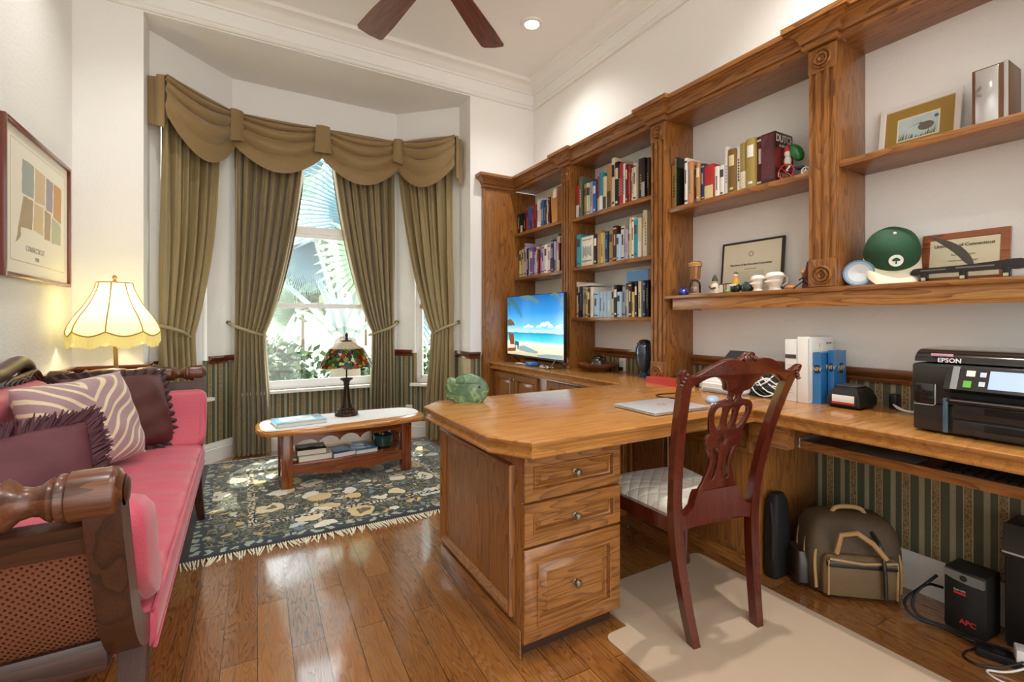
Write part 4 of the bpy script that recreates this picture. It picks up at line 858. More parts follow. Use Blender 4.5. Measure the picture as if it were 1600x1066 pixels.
# ------------------------------------------------------------------ coffee table
ct = thing('coffee_table', 'low cherry wood coffee table with scalloped apron and lower shelf on the rug', 'coffee table', (0.70, 3.85, 0.010))
TX0, TX1, TY0, TY1, TZ = 0.085, 1.315, 3.575, 4.135, 0.435
c_ = 0.13; outl = [(TX0, TY0+c_), (TX0+c_*0.75, TY0), (TX1-c_*0.75, TY0), (TX1, TY0+c_), (TX1, TY1-c_), (TX1-c_*0.75, TY1), (TX0+c_*0.75, TY1), (TX0, TY1-c_)]
outl = smooth2(outl, 1)
b = MB(); b.rings([[(x, y, z) for x, y in offset_poly(outl, i)] for i, z in [(0.02, 0.392), (0.004, 0.396), (0.0, 0.405), (0.0, 0.418), (0.006, 0.428), (0.016, 0.435)]]); b.build('tabletop', wood('pine_top', '#C88A48', '#B87636', '#8A5222', 'x', rough=0.22, coat=0.6, rings=5, bump=0.04), ct, ang=50)
LEG = [(0.243, 3.655), (1.100, 3.655), (0.243, 3.985), (1.100, 3.985)]
for x, y in LEG: b = MB(); b.box(x, y, 0.010, x+0.075, y+0.075, 0.392, 0.004); b.build('leg', cherry('z'), ct)
def scallop(n_, L, h, d):
    pts = [(0, 0), (0, -h)]
    for i in range(61):
        u = i/60; pts.append((0.02+(L-0.04)*u, -h+d*abs(math.sin(PI*n_*u))**0.6*(0.6+0.4*math.sin(PI*u))))
    return pts+[(L, -h), (L, 0)]
for y in (3.675, 4.015):
    b = MB(); pts = scallop(5, 0.782, 0.085, 0.045); b.prism([(0.318+p[0], 0.392+p[1]) for p in pts], 'y', y, y+0.02); b.build('apron', cherry('x'), ct)
for x in (0.265, 1.135):
    b = MB(); pts = scallop(3, 0.255, 0.085, 0.04); b.prism([(3.73+p[0], 0.392+p[1]) for p in pts], 'x', x, x+0.02); b.build('apron', cherry('y'), ct)
b = MB(); b.box(0.26, 3.67, 0.155, 1.16, 4.045, 0.175, 0.003); b.build('shelf', cherry('x'), ct)
b = MB(); pts = [(0, 0), (0, -0.06), (0.12, -0.06), (0.22, -0.085), (0.30, -0.085), (0.34, -0.07), (0.391, -0.08), (0.442, -0.07), (0.48, -0.085), (0.56, -0.085), (0.66, -0.06), (0.782, -0.06), (0.782, 0)]
b.prism([(0.318+p[0], 0.160+p[1]) for p in pts], 'y', 3.665, 3.683); b.build('shelf_apron', cherry('x'), ct)
# runner
b = MB(); rn = smooth2([(0.115, 3.64), (0.20, 3.60), (1.17, 3.69), (1.285, 3.76), (1.285, 3.98), (1.15, 4.07), (0.25, 4.07), (0.115, 4.02)], 2); b.prism(rn, 'z', 0.4355, 0.438)
o = rehome(b.build('table_runner', P('#EFEDEA', 0.8, bump=0.5, bscale=140))); tag(o, 'white lace runner spread along the top of the coffee table', 'table runner')
flat_book('book', 'blue and white picture book lying on the left end of coffee table', (0.37, 3.82, 0.4385), (0.34, 0.25, 0.028), 0.12, ['#6FA5C8', '#CFE2EC'])
# shelf load
GB = 'books on the coffee table shelf'
flat_book('book', 'large pale book at the bottom of the left pile under coffee table', (0.47, 3.80, 0.1755), (0.23, 0.20, 0.038), 0.03, ['#CDBFB4'], group=GB)
flat_book('book', 'tan-edged dark book on top of the left pile under coffee table', (0.45, 3.81, 0.2145), (0.20, 0.19, 0.040), -0.02, ['#1A1412'], group=GB)
flat_book('book', 'royal blue book lying in the middle of the coffee table shelf', (0.66, 3.80, 0.1755), (0.19, 0.22, 0.035), 0.22, ['#2F4E93', '#5F7CB8'], group=GB)
flat_book('book', 'book with a bright blue photo cover, right of the royal blue one', (0.83, 3.82, 0.1755), (0.17, 0.23, 0.030), 0.10, ['#4E86C0', '#A7C9E4'], group=GB)
flat_book('book', 'small folded blue booklet lying on the photo-cover book under coffee table', (0.81, 3.84, 0.2065), (0.12, 0.16, 0.012), -0.3, ['#7FA9D6'], group=GB)
t = thing('glass_bowl', 'dark green and blue glass bowl at the right end of the coffee table shelf', 'bowl', (1.00, 3.85, 0.1755))
b = MB(); b.lathe([(0.001, 0), (0.05, 0), (0.068, 0.01), (0.076, 0.04), (0.075, 0.08), (0.080, 0.092), (0.074, 0.094), (0.069, 0.08), (0.069, 0.04), (0.06, 0.015), (0.001, 0.010)], n=40, cap=False); b.build('bowl', P('#2C5548', 0.12, coat=0.8, var=0.4, bscale=12), t, local=True)
b = MB(); b.lathe([(0.079, 0.086), (0.083, 0.092), (0.079, 0.097), (0.073, 0.094), (0.079, 0.086)], n=40, cap=False); b.build('rim', P('#27508C', 0.15, coat=0.6), t, local=True)
# ------------------------------------------------------------------ stained glass table lamp
t = thing('table_lamp', 'table lamp with grape-patterned stained glass shade and bronze base on the coffee table', 'table lamp', (0.73, 3.93, 0.4385))
BZ = P('#3A2B20', 0.35, 0.75, bump=0.3, bscale=60)
b = MB(); b.lathe([(0.001, 0), (0.082, 0), (0.090, 0.006), (0.086, 0.016), (0.076, 0.022), (0.078, 0.030), (0.064, 0.042), (0.062, 0.052), (0.048, 0.064), (0.046, 0.074), (0.036, 0.092), (0.030, 0.14), (0.024, 0.19), (0.020, 0.235), (0.025, 0.245), (0.021, 0.255), (0.026, 0.27), (0.040, 0.285), (0.046, 0.297), (0.038, 0.300), (0.001, 0.302)], n=40); b.build('base', BZ, t, local=True)
b = MB()
for r, z, nn, s in ((0.080, 0.020, 22, 0.009), (0.068, 0.036, 18, 0.009), (0.054, 0.058, 15, 0.008), (0.041, 0.290, 14, 0.008)):
    for i in range(nn): a = 2*PI*i/nn; b.ell((r*math.cos(a), r*math.sin(a), z), s, 8, 6)
b.build('beading', P('#5A4636', 0.3, 0.8), t, local=True)
b = MB(); b.tube([(0, 0, 0.30), (0, 0, 0.60)], 0.006, 8); b.build('stem', BZ, t, local=True)
b = MB(); b.lathe([(0.045, 0.588), (0.04, 0.598), (0.012, 0.604), (0.009, 0.625), (0.013, 0.64), (0.006, 0.655), (0.001, 0.66)], n=24); b.build('finial', BZ, t, local=True)
def glass_shade():
    m, n, l, b = nodes('stained_glass'); t_ = n.new('ShaderNodeTexCoord'); s = n.new('ShaderNodeSeparateXYZ'); l.new(t_.outputs['Object'], s.inputs[0])
    v = n.new('ShaderNodeTexVoronoi'); v.inputs['Scale'].default_value = 34; l.new(t_.outputs['Object'], v.inputs[0]); ve = n.new('ShaderNodeTexVoronoi'); ve.feature = 'DISTANCE_TO_EDGE'; ve.inputs['Scale'].default_value = 34; l.new(t_.outputs['Object'], ve.inputs[0])
    c = ramp(n, l, n_col(n, l, v.outputs['Color']), [(0.0, '#5F8F2E'), (0.17, '#C9481C'), (0.30, '#E0A52C'), (0.45, '#3C6B32'), (0.55, '#E8E6C8'), (0.68, '#8A2A1C'), (0.80, '#9DBB4A'), (0.92, '#4A6E8C')], 'CONSTANT')
    at = math_node(n, l, 'ARCTAN2', s.outputs[1], s.outputs[0]); seg = math_node(n, l, 'FRACT', math_node(n, l, 'MULTIPLY', at, 24/(2*PI))); pan = math_node(n, l, 'LESS_THAN', seg, 0.06)
    up = math_node(n, l, 'GREATER_THAN', s.outputs[2], 0.535)
    pl = n.new('ShaderNodeMix'); pl.data_type = 'RGBA'; l.new(pan, pl.inputs['Factor']); pl.inputs['A'].default_value = lin('#F0E6D2'); pl.inputs['B'].default_value = lin('#3A332A')
    ln = n.new('ShaderNodeMix'); ln.data_type = 'RGBA'; l.new(math_node(n, l, 'LESS_THAN', ve.outputs['Distance'], 0.055), ln.inputs['Factor']); l.new(c, ln.inputs['A']); ln.inputs['B'].default_value = lin('#2A241E')
    mx = n.new('ShaderNodeMix'); mx.data_type = 'RGBA'; l.new(up, mx.inputs['Factor']); l.new(ln.outputs['Result'], mx.inputs['A']); l.new(pl.outputs['Result'], mx.inputs['B'])
    l.new(mx.outputs['Result'], b.inputs['Base Color']); b.inputs['Roughness'].default_value = 0.15
    tr = n.new('ShaderNodeBsdfTranslucent'); l.new(mx.outputs['Result'], tr.inputs[0]); ms = n.new('ShaderNodeMixShader'); ms.inputs[0].default_value = 0.6; l.new(b.outputs[0], ms.inputs[1]); l.new(tr.outputs[0], ms.inputs[2]); l.new(ms.outputs[0], n['Material Output'].inputs['Surface']); return m
b = MB()
def shf(u, v):
    a = 2*PI*u; pr = [(0.040, 0.592), (0.085, 0.560), (0.130, 0.532), (0.150, 0.500), (0.172, 0.455), (0.190, 0.420), (0.196, 0.395)]
    k = v*6; i = min(5, int(k)); f = k-i; r = lerp(pr[i][0], pr[i+1][0], f); z = lerp(pr[i][1], pr[i+1][1], f)
    if v > 0.5: r *= 1+0.03*math.cos(6*a)*(v-0.5)*2; z -= 0.012*abs(math.sin(3*a))*(v-0.5)*2
    return (r*math.cos(a), r*math.sin(a), z)
b.grid(shf, 96, 30, closeu=True); o = b.build('lamp_shade', glass_shade(), t, local=True, ang=80); md = o.modifiers.new('thick', 'SOLIDIFY'); md.thickness = 0.003

# ------------------------------------------------------------------ floor lamp behind the sofa
t = thing('floor_lamp', 'lit floor lamp with a scalloped cream fringed shade, standing behind the sofa arm', 'floor lamp', (-0.672, 3.78, 0))
GD = P('#B08D4A', 0.3, 0.8)
b = MB(); b.lathe([(0.001, 0), (0.13, 0), (0.135, 0.012), (0.11, 0.022), (0.03, 0.035), (0.015, 0.06)], n=40); b.build('base', GD, t, local=True)
b = MB(); b.tube([(0, 0, 0.04), (0, 0, 0.70), (-0.012, 0, 1.16)], [0.013, 0.013, 0.011], 12); b.build('pole', GD, t, local=True)
b = MB(); b.lathe([(0.022, 1.12), (0.024, 1.16), (0.018, 1.20)], (-0.012, 0, 0), 20); b.build('bulb_socket', GD, t, local=True)
b = MB(); b.ell((-0.012, 0, 1.24), (0.03, 0.03, 0.042), 16, 12); b.build('bulb', P('#FFE9B0', 0.4, emit='#FFE9B8', es=3), t, local=True)
def shade_mat():
    m, n, l, b = nodes('lit_cream_silk'); b.inputs['Base Color'].default_value = lin('#F4EFD4'); b.inputs['Roughness'].default_value = 0.7
    tr = n.new('ShaderNodeBsdfTranslucent'); tr.inputs[0].default_value = lin('#F3EFC4'); ms = n.new('ShaderNodeMixShader'); ms.inputs[0].default_value = 0.6; l.new(b.outputs[0], ms.inputs[1]); l.new(tr.outputs[0], ms.inputs[2]); l.new(ms.outputs[0], n['Material Output'].inputs['Surface']); return m
NP = 8; SR = [(r_*0.80, z_-0.025) for r_, z_ in ((0.108, 1.455), (0.118, 1.42), (0.145, 1.365), (0.190, 1.30), (0.240, 1.245), (0.275, 1.19), (0.288, 1.155))]
def shade_pt(a, v, grow=0.0):
    k = v*6; i = min(5, int(k)); f = k-i; r = lerp(SR[i][0], SR[i+1][0], f); z = lerp(SR[i][1], SR[i+1][1], f)
    s = abs(math.sin(NP*a/2)); r *= (1-0.055+0.055*(1-s)*1.0)+0.0; z -= 0.028*s*(v**3)
    return (-0.012+(r+grow)*math.cos(a), (r+grow)*math.sin(a), z)
b = MB(); b.grid(lambda u, v: shade_pt(2*PI*u, v), 128, 24, closeu=True); b.build('lamp_shade', shade_mat(), t, local=True, ang=80)
b = MB()
for i in range(NP): b.tube([shade_pt(2*PI*i/NP, j/14, 0.002) for j in range(15)], 0.0035, 6)
b.tube([shade_pt(2*PI*i/96, 1.0, 0.002) for i in range(96)], 0.004, 6, closed=True); b.tube([shade_pt(2*PI*i/64, 0.0, 0.001) for i in range(64)], 0.0035, 6, closed=True)
b.build('piping', P('#A88A3C', 0.6), t, local=True)
b = MB(); rg = random.Random(2)
for i in range(300):
    a = 2*PI*i/300; p = shade_pt(a, 1.0, -0.002); L = 0.062+0.012*math.sin(NP*a/2)**2+rg.uniform(-0.004, 0.006)
    q_ = Vector((math.cos(a), math.sin(a), 0)); tdir = Vector((-q_.y, q_.x, 0))*0.0034
    p = Vector(p); e = p-Vector((0, 0, L))+q_*rg.uniform(-0.004, 0.004)
    b.rings([[p-tdir, p+tdir, p+tdir+q_*0.002, p-tdir+q_*0.002], [e-tdir*0.8, e+tdir*0.8, e+tdir*0.8+q_*0.002, e-tdir*0.8+q_*0.002]])
b.build('fringe', shade_mat(), t, local=True, smooth=False)
b = MB(); b.lathe([(0.003, 1.425), (0.012, 1.44), (0.005, 1.45), (0.014, 1.462), (0.008, 1.475), (0.001, 1.479)], (-0.012, 0, 0), 20); b.tube([(-0.098, 0, 1.428), (0.074, 0, 1.428)], 0.003, 6); b.tube([(-0.012, -0.086, 1.428), (-0.012, 0.086, 1.428)], 0.003, 6); b.tube([(-0.012, 0, 1.28), (-0.012, 0, 1.43)], 0.003, 6); b.build('finial', GD, t, local=True)
lamp('floor_lamp_bulb', 'POINT', (-0.684, 3.78, 1.26), 9, (1.0, 0.85, 0.52), shadow_soft_size=0.05)
# ------------------------------------------------------------------ framed print on the left wall
t = thing('framed_print', 'print of a coloured county map in a reddish wooden frame on the left wall', 'picture', (LX+0.012, 3.467, 1.77))
y0, y1, z0, z1 = 2.99, 3.945, 1.402, 2.145; f = 0.022; xw = LX+0.003
b = MB()
for A in ((y0, y0+f, z0, z1), (y1-f, y1, z0, z1), (y0+f, y1-f, z0, z0+f), (y0+f, y1-f, z1-f, z1)): b.box(xw, A[0], A[2], xw+0.028, A[1], A[3], 0.004)
b.build('frame', P('#6E2E1C', 0.3, coat=0.4), t)
b = MB(); b.box(xw+0.002, y0+f, z0+f, xw+0.012, y1-f, z1-f); b.build('mat_board', P('#F1EEDF', 0.7), t, smooth=False)
b = MB(); b.box(xw+0.012, y0+0.10, z0+0.085, xw+0.0125, y1-0.075, z1-0.075); b.build('bevel_line', P('#C9BE9A', 0.6), t, smooth=False)
b = MB(); b.box(xw+0.0125, y0+0.104, z0+0.089, xw+0.013, y1-0.079, z1-0.079); b.build('print_sheet', P('#F4F0E0', 0.7), t, smooth=False)
def blob(pts, col, k):
    b = MB(); rg = random.Random(k); P2 = []
    n_ = len(pts)
    for i in range(n_):
        a, c = pts[i], pts[(i+1) % n_]
        for j in range(6): u = j/6; P2.append((lerp(a[0], c[0], u)+rg.uniform(-.006, .006), lerp(a[1], c[1], u)+rg.uniform(-.006, .006)))
    # map u (0..1 left to right as seen) to y: the viewer stands at +X, so right is +Y
    b.prism([(3.21+p[0]*0.60, 1.62+p[1]*0.38) for p in P2], 'x', xw+0.013, xw+0.0135); b.build('map_county', P(col, 0.7), t, smooth=False)
for k, (pts, col) in enumerate([([(0.02, 0.55), (0.27, 0.55), (0.28, 1.0), (0.03, 1.0)], '#A9B2AC'), ([(0.30, 0.52), (0.54, 0.55), (0.55, 0.98), (0.31, 1.0)], '#D9C3A2'), ([(0.57, 0.50), (0.74, 0.50), (0.76, 0.96), (0.58, 0.97)], '#A8A3AC'), ([(0.77, 0.45), (0.98, 0.40), (1.0, 0.95), (0.78, 0.96)], '#D2A272'),
    ([(0.0, 0.10), (0.24, 0.12), (0.26, 0.52), (0.05, 0.52), (-0.10, -0.12), (0.0, -0.02)], '#B3A284'), ([(0.27, 0.12), (0.50, 0.10), (0.50, 0.50), (0.29, 0.50)], '#DCC79E'), ([(0.53, 0.06), (0.68, 0.06), (0.70, 0.47), (0.54, 0.48)], '#B9A587'), ([(0.71, 0.05), (0.98, 0.06), (0.97, 0.38), (0.73, 0.44)], '#BFC4AA')]): blob(pts, col, k)
TG = P('#9A958A', 0.7)
text('CONNECTICUT', 0.040, TG, t, Vector((xw+0.0137, 3.40, 1.56))-t.location, (PI/2, 0, PI/2), squash=0.9)
text('1980', 0.030, TG, t, Vector((xw+0.0137, 3.42, 1.515))-t.location, (PI/2, 0, PI/2))
# ------------------------------------------------------------------ the sofa
PINK = fabric('#BC3F55', '#CC596C', rough=0.5, sheen=0.25)
sf = thing('sofa', 'long antique sofa with pink cushions, caned arms and turned dark wood arm rolls', 'sofa', (-0.55, 2.34, 0))
SX0, SX1 = -0.925, -0.195
YM = 2.34
def mir(s, y): return y if s < 0 else 2*YM-y
ARM = [(1.165, 0.865), (1.175, 0.82), (1.20, 0.76), (1.235, 0.68), (1.268, 0.60), (1.315, 0.53), (1.38, 0.475), (1.46, 0.445)]
WW = [0.030, 0.032, 0.036, 0.038, 0.038, 0.036, 0.034, 0.032]
def arm_strip(s, x0, x1, o0, o1, i0=0, i1=None, sc=1.0):
    """solid following the arm's S-curve; o0,o1 offsets along its normal (inward positive)"""
    pts = smooth2(ARM[i0:i1], 2, closed=False); rs = []
    for i, (y, z) in enumerate(pts):
        a = pts[max(0, i-1)]; c = pts[min(len(pts)-1, i+1)]; d = Vector((c[0]-a[0], c[1]-a[1])).normalized(); nn = Vector((-d.y, d.x))   # towards the seat (+y) / up
        if nn.x < 0: nn = -nn
        q0 = (y+nn.x*o0, z+nn.y*o0); q1 = (y+nn.x*o1, z+nn.y*o1)
        rs.append([(x0, mir(s, q0[0]), q0[1]), (x1, mir(s, q0[0]), q0[1]), (x1, mir(s, q1[0]), q1[1]), (x0, mir(s, q1[0]), q1[1])])
    return rs
def cane():
    m, n, l, b = nodes('woven_cane'); b.inputs['Base Color'].default_value = lin('#7A4A30'); b.inputs['Roughness'].default_value = 0.5
    t = n.new('ShaderNodeTexCoord'); s = n.new('ShaderNodeSeparateXYZ'); l.new(t.outputs['Object'], s.inputs[0])
    f = 2*PI/0.0135
    a = math_node(n, l, 'SINE', math_node(n, l, 'MULTIPLY', s.outputs[0], f)); c = math_node(n, l, 'SINE', math_node(n, l, 'MULTIPLY', s.outputs[2], f*0.85))
    h = math_node(n, l, 'GREATER_THAN', math_node(n, l, 'MULTIPLY', a, c), 0.42)
    tr = n.new('ShaderNodeBsdfTransparent'); mx = n.new('ShaderNodeMixShader'); l.new(h, mx.inputs[0]); l.new(b.outputs[0], mx.inputs[1]); l.new(tr.outputs[0], mx.inputs[2]); l.new(mx.outputs[0], n['Material Output'].inputs['Surface'])
    return m
CANE = cane(); WN = wood('turned_walnut', '#6E4023', '#532D19', '#28140A', 'x', rough=0.32, coat=0.25, rings=6, bump=0.05)
for s in (-1, 1):
    # front and back scroll posts
    for x0, x1 in ((-0.252, -0.195), (-0.92, -0.87)):
        b = MB(); b.rings(arm_strip(s, x0, x1, -0.034, 0.030)); bmesh.ops.bevel(b.b, geom=[e for e in b.b.edges if len(e.link_faces) == 2 and e.calc_face_angle(0) > 1.0], offset=0.006, segments=2, affect='EDGES'); b.build('scroll_post', walnut('z'), sf)
    # turned roll
    yc, zc = mir(s, 1.165), 0.872
    half = [(0.001, 0.0), (0.030, 0.0), (0.034, -0.004), (0.040, -0.006), (0.046, -0.012), (0.047, -0.020), (0.046, -0.078), (0.040, -0.082), (0.043, -0.088), (0.043, -0.094), (0.036, -0.098), (0.040, -0.104), (0.036, -0.110), (0.028, -0.118), (0.026, -0.130), (0.030, -0.146), (0.042, -0.158), (0.046, -0.164), (0.040, -0.170), (0.041, -0.18), (0.047, -0.22), (0.050, -0.28), (0.046, -0.33), (0.040, -0.345)]
    prof = half+[(r, -0.73-h) for r, h in half[::-1]]
    b = MB(); b.lathe(prof, (SX1, yc, zc), 36, 'x'); b.build('arm_roll', WN, sf)
    b = MB(); b.lathe([(0.026, 0.003), (0.022, 0.006), (0.001, 0.007)], (SX1, yc, zc), 28, 'x', cap=False); b.build('roll_cap', walnut('z'), sf)
    # cane panel in a frame
    b = MB(); b.rings(arm_strip(s, -0.87, -0.252, -0.006, -0.003, 2, 7)); b.build('cane_panel', CANE, sf)
    b = MB(); b.rings(arm_strip(s, -0.872, -0.250, -0.016, 0.012, 1, 3)); b.build('arm_rail', walnut('x'), sf)
    y_ = mir(s, 1.345); b = MB(); b.box(-0.872, y_-0.028, 0.440, -0.250, y_+0.028, 0.512, 0.006); b.build('arm_rail', walnut('x'), sf)
    # upholstered inner arm
    b = MB(); pr = [(1.262, 0.765), (1.300, 0.790), (1.345, 0.780), (1.372, 0.745), (1.392, 0.690), (1.412, 0.62), (1.455, 0.560), (1.50, 0.505), (1.47, 0.47), (1.40, 0.49), (1.345, 0.545), (1.30, 0.62), (1.268, 0.70)]
    if s < 0: pr = [(y+0.09*sm((y-1.30)/0.08), z+0.02*sm((z-0.6)/0.1)) for y, z in pr]
    pr = smooth2(pr, 2); rs = []
    for x, k in ((-0.862, 0.72), (-0.855, 0.9), (-0.84, 1.0), (-0.70, 1.0), (-0.55, 1.015), (-0.40, 1.0), (-0.225, 1.0), (-0.200, 0.95), (-0.184, 0.84), (-0.178, 0.66)):
        cy, cz = 1.37, 0.64; rs.append([(x, mir(s, cy+(p[0]-cy)*k), cz+(p[1]-cz)*k) for p in pr])
    b.rings(rs); b.build('arm_pad', PINK, sf, ang=60)
    b = MB(); b.tube([(-0.205, mir(s, 1.37+(p[0]-1.37)*0.92), 0.64+(p[1]-0.64)*0.92) for p in pr], 0.005, 6, closed=True); b.build('piping', PINK, sf)
    # sabre legs
    for x, dx in ((-0.225, 0.05), (-0.885, -0.03)):
        rs = []
        for k in range(9):
            u = k/8; z = 0.45*(1-u); yy = 1.46-0.16*u**1.8-0.02*math.sin(PI*u); w = lerp(0.036, 0.022, u); xx = x+dx*u**2*0.4
            rs.append([(xx-w*0.8, mir(s, yy-w), z), (xx+w*0.8, mir(s, yy-w), z), (xx+w*0.8, mir(s, yy+w), z), (xx-w*0.8, mir(s, yy+w), z)])
        b = MB(); b.rings(rs); bmesh.ops.bevel(b.b, geom=[e for e in b.b.edges if len(e.link_faces) == 2 and e.calc_face_angle(0) > 1.0], offset=0.004, segments=2, affect='EDGES'); b.build('leg', wood('dark_leg', '#4A2A1A', '#3A2014', '#201009', 'z', rough=0.55, coat=0.0, rings=5, bump=0.04), sf)
# rails
b = MB(); b.box(-0.245, 1.42, 0.345, -0.198, 2*YM-1.42, 0.425, 0.008); b.build('seat_rail', walnut('y'), sf)
b = MB(); b.box(-0.92, 1.42, 0.345, -0.885, 2*YM-1.42, 0.425, 0.006); b.build('back_rail', walnut('y'), sf)
# seat cushion with a slightly crowned top
b = MB(); rs = []; Y0, Y1 = 1.455, 2*YM-1.455
def ringx(y, k):
    base = [(-0.86, 0.385), (-0.86, 0.47), (-0.845, 0.495), (-0.70, 0.507), (-0.50, 0.515), (-0.30, 0.508), (-0.215, 0.498), (-0.188, 0.478), (-0.180, 0.445), (-0.183, 0.405), (-0.195, 0.385)]
    w = 0.003*math.sin(y*23)+0.003*math.sin(y*41+1)
    return [(-0.52+(x+0.52)*(1-0.02*(1-k)), y, 0.44+(z-0.44)*k+(w if z > 0.46 else 0)) for x, z in base]
ys = [Y0, Y0+0.006, Y0+0.02]+[Y0+0.02+(Y1-Y0-0.04)*i/60 for i in range(1, 60)]+[Y1-0.02, Y1-0.006, Y1]
for i, y in enumerate(ys): rs.append(ringx(y, 0.75 if i in (0, len(ys)-1) else (0.92 if i in (1, len(ys)-2) else 1.0)))
b.rings(rs); b.build('seat_cushion', PINK, sf, ang=60)
b = MB(); b.tube([(-0.187, Y0+(Y1-Y0)*i/40, 0.484+0.003*math.sin(i)) for i in range(41)], 0.005, 6); b.tube([(-0.185, Y0+(Y1-Y0)*i/40, 0.392) for i in range(41)], 0.005, 6); b.build('piping', PINK, sf)
# upholstered back with rolled top, lower at both ends
b = MB(); rs = []
def backh(y): u = abs(y-YM)/(YM-1.37); return 0.905-0.17*sm((u-0.80)/0.20)
for i in range(61):
    y = 1.37+(2*YM-2*1.37)*i/60; h = backh(y); u = abs(y-YM)/(YM-1.37); t_ = 1.0 if 0 < i < 60 else 0.7
    base = [(-0.915, 0.44), (-0.915, h-0.02), (-0.90, h), (-0.86, h+0.006), (-0.82, h-0.012), (-0.800, h-0.045), (-0.812, h-0.085), (-0.838, h-0.105), (-0.825, h-0.16), (-0.800, 0.62), (-0.80, 0.54), (-0.84, 0.46)]
    rs.append([(x, y, z) for x, z in smooth2(base, 1)])
b.rings(rs); b.build('backrest', PINK, sf, ang=60)
# crest rail with scrolled ends
CR = [(YM, 0.955), (2.60, 0.952), (2.82, 0.962), (2.93, 0.985), (3.02, 1.002), (3.10, 0.990), (3.145, 0.950), (3.125, 0.915), (3.07, 0.910)]
full = [(2*YM-y, z) for y, z in CR[::-1]]+CR[1:]
path = smooth2(full, 2, closed=False)
b = MB(); b.tube([(-0.895, y, z) for y, z in path], 0.034, 12); b.build('crest_rail', walnut('y'), sf)
for s in (-1, 1):
    b = MB()
    for k in range(5):
        pth = [(-0.862, mir(-s, 2*YM-(2.78+0.05*k+0.045*j)), 0.925-0.008*k+0.012*k*math.sin(j*0.5)+0.018*math.sin(j*0.7)) for j in range(7)]
        b.tube(pth, [0.004, 0.009, 0.011, 0.011, 0.010, 0.007, 0.003], 6)
    b.build('carved_leaves', walnut('y'), sf)
# ---- pillows
def pillow_pt(u, v, w, h, th, pinch=0.10):
    """u,v in -1..1"""
    su = u*(1-pinch*(1-abs(v))**1.5*0.5*abs(u)**3); sv = v*(1-pinch*(1-abs(u))**1.5*0.5*abs(v)**3)
    e = max(0.0, (1-u**4)*(1-v**4))**0.55
    return su*w/2, sv*h/2, e*th/2
def pillow(name, label, c, w, h, th, M, m, cat='pillow'):
    t = thing(name, label, cat, c)
    b = MB(); N = 28; T = {}
    for sg in (1, -1):
        for j in range(N+1):
            for i in range(N+1):
                if sg == -1 and (i in (0, N) or j in (0, N)): T[(sg, i, j)] = T[(1, i, j)]; continue
                x, y, z = pillow_pt(-1+2*i/N, -1+2*j/N, w, h, th)
                z += 0.004*math.sin(x*37+y*21)+0.003*math.sin(y*53-x*19)
                T[(sg, i, j)] = b.b.verts.new(M @ Vector((x, y, z*sg)))
    for sg in (1, -1):
        for j in range(N):
            for i in range(N):
                q = [T[(sg, i, j)], T[(sg, i+1, j)], T[(sg, i+1, j+1)], T[(sg, i, j+1)]]; b._f(q if sg == 1 else q[::-1])
    b.build('cover', m, t, local=True, ang=80); return t
def edge_pts(w, h, n):
    out = []
    for i in range(n):
        k = 4*i/n; s = int(k); f = -1+2*(k-s)
        u, v = ((f, -1), (1, f), (-f, 1), (-1, -f))[s]; x, y, z = pillow_pt(u, v, w, h, 0); out.append(Vector((x, y, 0)))
    return out
def basis(nrm, roll=0.0):
    z = Vector(nrm).normalized(); x = Vector((0, 0, 1)).cross(z).normalized(); y = z.cross(x)
    M = Matrix((x, y, z)).transposed().to_4x4(); return M @ Matrix.Rotation(roll, 4, 'Z')
def zebra():
    m, n, l, b = nodes('zebra_cloth'); t = n.new('ShaderNodeTexCoord'); mp = n.new('ShaderNodeMapping'); l.new(t.outputs['Object'], mp.inputs[0])
    z = n.new('ShaderNodeTexNoise'); z.inputs['Scale'].default_value = 3.2; z.inputs['Detail'].default_value = 1; l.new(t.outputs['Object'], z.inputs[0])
    s = n.new('ShaderNodeSeparateXYZ'); l.new(t.outputs['Object'], s.inputs[0])
    # chevron-like stripes fanning from the middle
    f = math_node(n, l, 'MULTIPLY_ADD', math_node(n, l, 'ABSOLUTE', math_node(n, l, 'ADD', s.outputs[1], 0.03)), -0.85, s.outputs[2])
    f = math_node(n, l, 'MULTIPLY_ADD', z.outputs['Fac'], 0.13, f)
    w_ = math_node(n, l, 'SINE', math_node(n, l, 'MULTIPLY', f, 118)); l.new(ramp(n, l, w_, [(0.0, '#A98A8E'), (0.52, '#A98A8E'), (0.60, '#E6D6B4')]), b.inputs['Base Color'])
    b.inputs['Roughness'].default_value = 0.7; b.inputs['Sheen Weight'].default_value = 0.3; return m
M = basis((0.80, -0.52, 0.30), 0.04); pillow('pillow', 'mauve and cream zebra-striped pillow leaning on the sofa back', (-0.60, 2.76, 0.735), 0.50, 0.42, 0.16, M, zebra())
BRN = P('#562C28', 0.55, bump=0.9, bscale=16, var=0.25)
M = basis((0.62, -0.66, 0.32), -0.05); t = pillow('pillow', 'dark brown ruffle-edged pillow behind the zebra-striped one', (-0.545, 3.11, 0.72), 0.50, 0.40, 0.15, M, BRN)
b = MB(); ep = edge_pts(0.50, 0.40, 220)
rs0 = []
for i, p in enumerate(ep):
    d = p.normalized(); o = 0.014*math.sin(i*1.15)
    rs0.append((M @ (p*0.97+Vector((0, 0, o*0.3))), M @ (p+d*0.020+Vector((0, 0, o))), M @ (p+d*0.032+Vector((0, 0, o*1.2)))))
V = [[b.b.verts.new(q) for q in r] for r in rs0]
for i in range(len(V)):
    k = (i+1) % len(V)
    for j in range(2): b._f([V[i][j], V[k][j], V[k][j+1], V[i][j+1]])
o = b.build('ruffle', P('#3E1E20', 0.6, sheen=0.2), t, local=True, ang=80); md = o.modifiers.new('thick', 'SOLIDIFY'); md.thickness = 0.003
